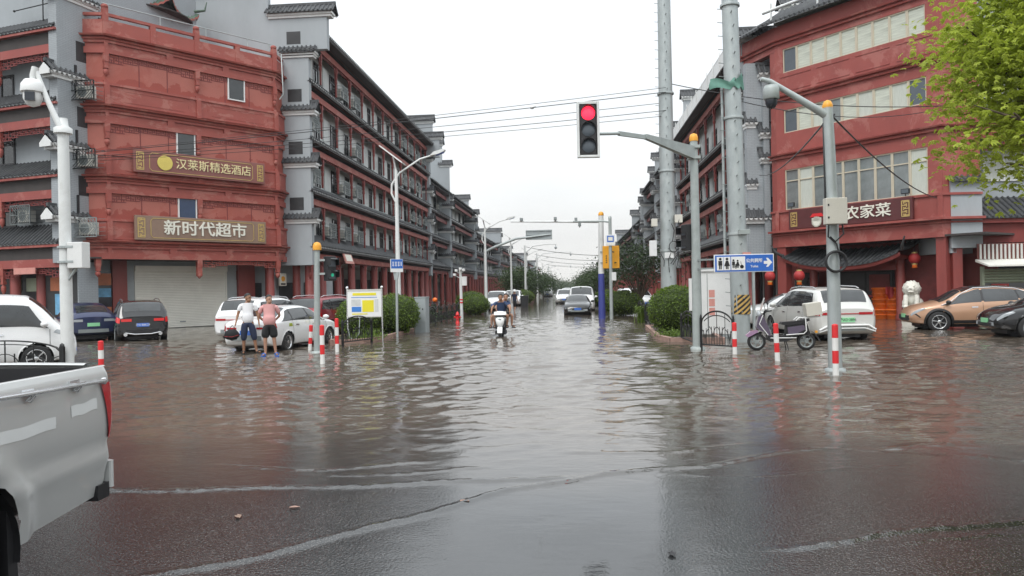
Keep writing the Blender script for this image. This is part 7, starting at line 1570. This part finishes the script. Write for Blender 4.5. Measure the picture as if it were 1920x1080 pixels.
ps_ = dict(rd); ps_.update(pelvis=(.03, .58, .90), waist=(.05, .56, 1.04), chest=(.08, .50, 1.23), neckb=(.12, .46, 1.36), neck=(.15, .42, 1.42), head=(.19, .38, 1.51), shl=(-.12, .5, 1.32), shr=(.29, .5, 1.32), ell=(-.2, .3, 1.14), elr=(.36, .3, 1.12), wrl=(-.15, .1, 1.0), wrr=(.34, .1, .98), hipl=(-.08, .55, .87), hipr=(.14, .55, .87), knl=(-.36, .14, .82), knr=(.42, .14, .84), anl=(-.36, .2, .44), anr=(.40, .2, .44), toel=(-.42, .06, .40), toer=(.52, .02, .40))
person('passenger looking over the shoulder of the scooter rider', (-2.75, 27.9, -.06), R(4), ps_, 'skin', 'hair', outfit('cloth_blue', 'cloth_black', .8, 0, .6), sandals='black')
wk = dict(STAND); wk.update(anl=(-.1, .2, .07), knl=(-.1, .02, .5), anr=(.1, -.12, .07), toel=(-.1, .05, .04), toer=(.1, -.28, .04), knr=(.1, -.16, .5))
wp = person('pedestrian in dark clothes and white hat wading along the left of the street', (-4.5, 56.5, -.1), R(150), wk, 'skin', 'hair_gray', outfit('cloth_navy', 'cloth_black', 1.2, .01, .6), sandals='black')
b = MB(); b.lathe([(.17, 1.64), (.12, 1.68), (.11, 1.76), (.04, 1.80), (.005, 1.805)], (0, -.01, 0), 14); b.build('hat', 'white_clean', wp)
# ------------------------------------------------------------------ trees and shrubs
def stars(m, pts, size, rnd):
    for p in pts:
        n = Vector((rnd.gauss(0, .6), rnd.gauss(0, .6), 1)).normalized(); a = n.orthogonal().normalized(); b = n.cross(a); s = size*rnd.uniform(.6, 1.25); P_ = Vector(p); t0 = rnd.uniform(0, 6.28)
        for k in range(5):
            t = t0+(k-2)*.62; d = a*math.cos(t)+b*math.sin(t); w = n.cross(d)*s*.17; q = s*(1-.16*abs(k-2))
            m.add([P_, P_+d*q*.5+w, P_+d*q-n*q*.3, P_+d*q*.5-w], [(0, 1, 2), (0, 2, 3)], False)
def leaves(m, pts, size, rnd, flat=.5):
    """one small folded leaf per point"""
    for p in pts:
        s = size*rnd.uniform(.6, 1.3); d = Vector((rnd.gauss(0, 1), rnd.gauss(0, 1), rnd.gauss(0, .6))).normalized(); u = Vector((rnd.gauss(0, 1), rnd.gauss(0, 1), rnd.gauss(0, 1)+1.2)); a = d.cross(u)
        if a.length < .05: continue
        a.normalize(); n = a.cross(d); w = s*.38; P_ = Vector(p)
        m.add([P_, P_+d*s*.45+a*w+n*s*.06, P_+d*s-n*s*.10, P_+d*s*.45-a*w+n*s*.06], [(0, 1, 2), (0, 2, 3)], False)
def tree(name, label, loc, h, crown, n_cl, per, size, lm, trunk=(.16, 1.6), rs=1, group=None, spread=.45, sparse=0, limbs=7, bark='bark', z_bot=0, leaf=None):
    """crown: list of (cx,cy,cz,rx,ry,rz) lobes relative to the base"""
    rnd = random.Random(rs); r = T(name, label, 'tree', loc, rnd.uniform(0, 6) if False else 0, group)
    t = MB(); top = Vector((0, 0, trunk[1]))
    t.tube([(0, 0, -.2), (.03, 0, trunk[1]*.5), top], [trunk[0], trunk[0]*.8, trunk[0]*.7], 9)
    tips = []
    for (cx, cy, cz, rx, ry, rz) in crown:
        for k in range(limbs):
            a = rnd.uniform(0, 2*PI); q = rnd.uniform(.35, .95); e = Vector((cx+rx*q*math.cos(a), cy+ry*q*math.sin(a), cz+rz*rnd.uniform(-.6, .75))); md = top.lerp(e, .5)+Vector((0, 0, .12*rz)); t.tube([top-Vector((0, 0, .1)), md, e], [trunk[0]*.45, trunk[0]*.25, trunk[0]*.07], 6)
            for j in range(3):
                f = md.lerp(e, rnd.uniform(.2, .9)); g = f+Vector((rnd.gauss(0, .35)*rx, rnd.gauss(0, .35)*ry, rnd.gauss(.1, .3)*rz)); t.tube([f, g], [trunk[0]*.14, trunk[0]*.04], 5, False)
    t.build('trunk', bark, r)
    m = MB(); tot = sum(c[3]*c[4]*c[5] for c in crown)
    for (cx, cy, cz, rx, ry, rz) in crown:
        nc = max(3, int(n_cl*rx*ry*rz/tot))
        for k in range(nc):
            while True:
                d = Vector((rnd.uniform(-1, 1), rnd.uniform(-1, 1), rnd.uniform(-1, 1)))
                if .2 < d.length < 1: break
            d = d.normalized()*(d.length**.45); c = Vector((cx+d.x*rx, cy+d.y*ry, cz+d.z*rz)); cs = size*rnd.uniform(2.4, 5.2)*(spread/.45)
            (leaf or leaves)(m, [c+Vector((rnd.gauss(0, cs), rnd.gauss(0, cs), rnd.gauss(0, cs*.55))) for _ in range(int(per*rnd.uniform(.6, 1.3)))], size, rnd)
    m.build('crown', lm, r); return r
def bush(label, loc, r0, h, n, rs=1, size=.05, group=None, lm='leaf_bush', cz=None):
    rnd = random.Random(rs); r = T('clipped_bush', label, 'bush', loc, 0, group); rz = h/2; 
    cz = cz if cz is not None else h-rz
    def lump(d): return 1+.06*mnoise.noise(Vector(d)*2.3+Vector((rs*7, 0, 0)))+.035*mnoise.noise(Vector(d)*6+Vector((rs, 3, 0)))
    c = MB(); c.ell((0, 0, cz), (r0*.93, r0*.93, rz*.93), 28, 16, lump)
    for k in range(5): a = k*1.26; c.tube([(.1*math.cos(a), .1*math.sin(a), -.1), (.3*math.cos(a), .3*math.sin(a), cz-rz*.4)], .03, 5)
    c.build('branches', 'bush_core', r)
    m = MB(); pts = []
    for k in range(n):
        d = Vector((rnd.gauss(0, 1), rnd.gauss(0, 1), rnd.gauss(0, 1))).normalized(); q = lump(d)*rnd.uniform(.88, 1.03); pts.append((r0*d.x*q, r0*d.y*q, cz+rz*d.z*q))
    leaves(m, pts, size, rnd); m.build('crown', lm, r); return r
bush('large clipped round bush behind the iron fence on the right verge', (3.72, 27.6, 0), 1.0, 1.78, 6500, 1, .075)
bush('round clipped bush left of lamp, behind the map board', (-8.3, 28.6, 0), 1.0, 1.62, 5500, 2, .075)
bush('round clipped bush around the lamp foot between map board and cabinet', (-7.3, 29.9, 0), .98, 1.66, 5500, 3, .075)
bush('second clipped bush on the right verge behind the bare tree', (2.95, 45.2, 0), 1.25, 1.5, 3500, 4, .10)
bush('third clipped bush on the right verge beyond the blue-based pole', (2.6, 58, 0), 1.2, 1.5, 2500, 5, .11)
bush('clipped bush by the sign gantry pole on the left verge', (-6.9, 51.5, 0), 1.05, 1.35, 2800, 6, .10)
bush('clipped bush behind the parked white minivan on the left', (-7.6, 55, 0), 1.2, 1.6, 2800, 8, .10)
bush('small clipped bush beside the rubbish bin on the left verge', (-5.6, 82, 0), 1.3, 1.6, 1800, 7, .13)
def tuft(name, label, loc, n, r0, h, size, rs, lm='leaf_bush', blade=False):
    rnd = random.Random(rs); o = MB()
    if blade:
        for k in range(n):
            a = rnd.uniform(0, 6.28); L_ = h*rnd.uniform(.6, 1.1); e = r0*rnd.uniform(.5, 1.1); p0 = Vector((rnd.gauss(0, .08), rnd.gauss(0, .08), 0)); d = Vector((math.cos(a), math.sin(a), 0)); s_ = Vector((-d.y, d.x, 0))*size
            q = [p0, p0+d*e*.4+Vector((0, 0, L_*.75)), p0+d*e+Vector((0, 0, L_*rnd.uniform(.5, .95)))]
            o.add([q[0]-s_*.6, q[0]+s_*.6, q[1]+s_, q[1]-s_, q[2]], [(0, 1, 2, 3), (3, 2, 4)], False)
    else: leaves(o, [(rnd.gauss(0, r0*.5), rnd.gauss(0, r0*.5), abs(rnd.gauss(0, h*.5))) for _ in range(n)], size, rnd)
    ob = o.build(name, lm); ob.location = loc; tag(ob, label, 'plant'); return ob
tuft('low_plant', 'low bright green plants at the foot of the map board', (-7.5, 26.2, .1), 900, .75, .28, .07, 3)
tuft('low_plant', 'low green plants under the large round right bush', (3.2, 25.0, .1), 700, .55, .2, .06, 4)
tuft('spiky_plant', 'spiky young plant at the kerb beyond the round right bush', (3.2, 36.2, 0), 60, .5, 1.0, .03, 5, 'leaf_bush', True)
tuft('spiky_plant', 'spiky cycad leaves between the red car and the left arcade', (-9.9, 36.0, .9), 70, 1.1, 1.0, .035, 6, 'leaf_mid', True)
tuft('spiky_plant', 'small spiky green plant beside the stone lion', (15.9, 33.9, .55), 50, .4, .5, .02, 7, 'leaf_bush', True)
tuft('hedge_plant', 'dark green hedge plants behind the iron fence beyond the gray cabinet', (-7.9, 36.5, .1), 900, 1.2, .9, .1, 8, 'leaf_dark')
tuft('hedge_plant', 'dark green hedge plants behind the far left iron fence panels', (-7.9, 41, .1), 900, 1.2, .9, .1, 9, 'leaf_dark')
# bright street tree at the upper right
tree('street_tree', 'bright yellow-green leafy tree reaching in from the upper right', (8.5, 12.1, 0), 8, [(0, 0, 5.5, 2.3, 2.0, 1.9), (-1.45, -.3, 4.25, 1.2, 1.1, 1.15), (-1.35, 0, 5.3, 1.15, 1.1, 1.0), (-.5, -.6, 3.9, 1.2, 1.0, .9), (.6, -.6, 6.9, 1.6, 1.6, 1.4)], 900, 30, .105, 'leaf_bright', (.2, 2.6), 11, spread=.36, limbs=14, leaf=stars)
# bare-limbed dark tree on the right verge and the far roadside trees
tree('roadside_tree', 'loose dark green tree with forked pale limbs on the right verge', (3.9, 45.0, 0), 5, [(0, 0, 3.0, 1.9, 1.6, 1.1), (-.7, 0, 2.6, 1.0, 1, .7), (.5, .2, 3.6, 1.2, 1.2, .6)], 130, 28, .16, 'leaf_dark', (.12, .9), 12, limbs=9, spread=.5)
g2 = 'roadside trees down the street'
for k, (x, y, cz, rx, rz, lm, lb) in enumerate(((3.9, 108, 2.5, 2.2, 1.6, 'leaf_mid', 'dense rounded roadside tree on the right, nearest of the far right row'), (3.4, 122, 2.7, 2.2, 1.7, 'leaf_dark', 'second rounded roadside tree in the far right row'), (3.2, 138, 2.6, 2.2, 1.7, 'leaf_mid', 'third rounded roadside tree in far right row'), (3.0, 156, 2.6, 2.3, 1.7, 'leaf_dark', 'last rounded roadside tree in the far right row'),
    (-7.0, 92, 2.4, 1.7, 1.5, 'leaf_mid', 'dense roadside tree left of the street, nearest of the far left row'), (-6.7, 104, 2.5, 1.8, 1.6, 'leaf_dark', 'second dense roadside tree in the far left row'), (-6.2, 120, 2.5, 2.0, 1.6, 'leaf_mid', 'third dense roadside tree in the far left row'), (-5.8, 142, 2.5, 2.0, 1.6, 'leaf_dark', 'last dense roadside tree in the far left row'))):
    tree('roadside_tree', lb, (x, y, 0), 6, [(0, 0, cz, rx, rx*.9, rz), (rx*.4, 0, cz+rz*.3, rx*.6, rx*.6, rz*.6), (-rx*.45, 0, cz-.2, rx*.6, rx*.6, rz*.6)], 150, 30, .22, lm, (.16, 1.2), 20+k, g2, spread=.42)
tree('conifer_tree', 'dark pointed conifer rising above the far right trees', (4.6, 150, 0), 11, [(0, 0, 2+k*.75, 1.6*(1-k/7), 1.6*(1-k/7), .6) for k in range(6)], 80, 30, .25, 'leaf_dark', (.2, 2), 41, limbs=3)
for k, (x, y, rx, rz) in enumerate(((-9, 300, 5, 2.2), (5, 320, 5, 2.4), (-4, 440, 6, 2.2), (11, 430, 8, 3.0), (-18, 430, 9, 3.0))):
    tree('distant_tree', ['hazy tree mass at the left end of the street', 'hazy tree mass at the right end of the street', 'hazy tree closing the middle of the street', 'hazy tree far behind the right roofs', 'hazy tree far behind the left roofs'][k], (x, y, 0), 9, [(0, 0, rz, rx, rx, rz)], 150, 26, .5, 'leaf_mid', (.4, 3), 50+k, 'distant trees at the end of the street', limbs=3)
# ------------------------------------------------------------------ air between us and the far end of the street
if True:
    b = MB(); b.box(-60, 60, -8, 480, -.9, 30.5); o = b.build('haze', 'black'); o['kind'] = 'stuff'
    m = bpy.data.materials.new('haze_air'); m.use_nodes = True; n = m.node_tree.nodes; n.remove(n['Principled BSDF']); v = n.new('ShaderNodeVolumePrincipled'); v.inputs['Color'].default_value = (.93, .96, 1, 1); v.inputs['Density'].default_value = .0003; v.inputs['Anisotropy'].default_value = .2
    m.node_tree.links.new(v.outputs[0], n['Material Output'].inputs['Volume']); o.data.materials[0] = m
    S.cycles.volume_bounces = 0; S.cycles.volume_max_steps = 32
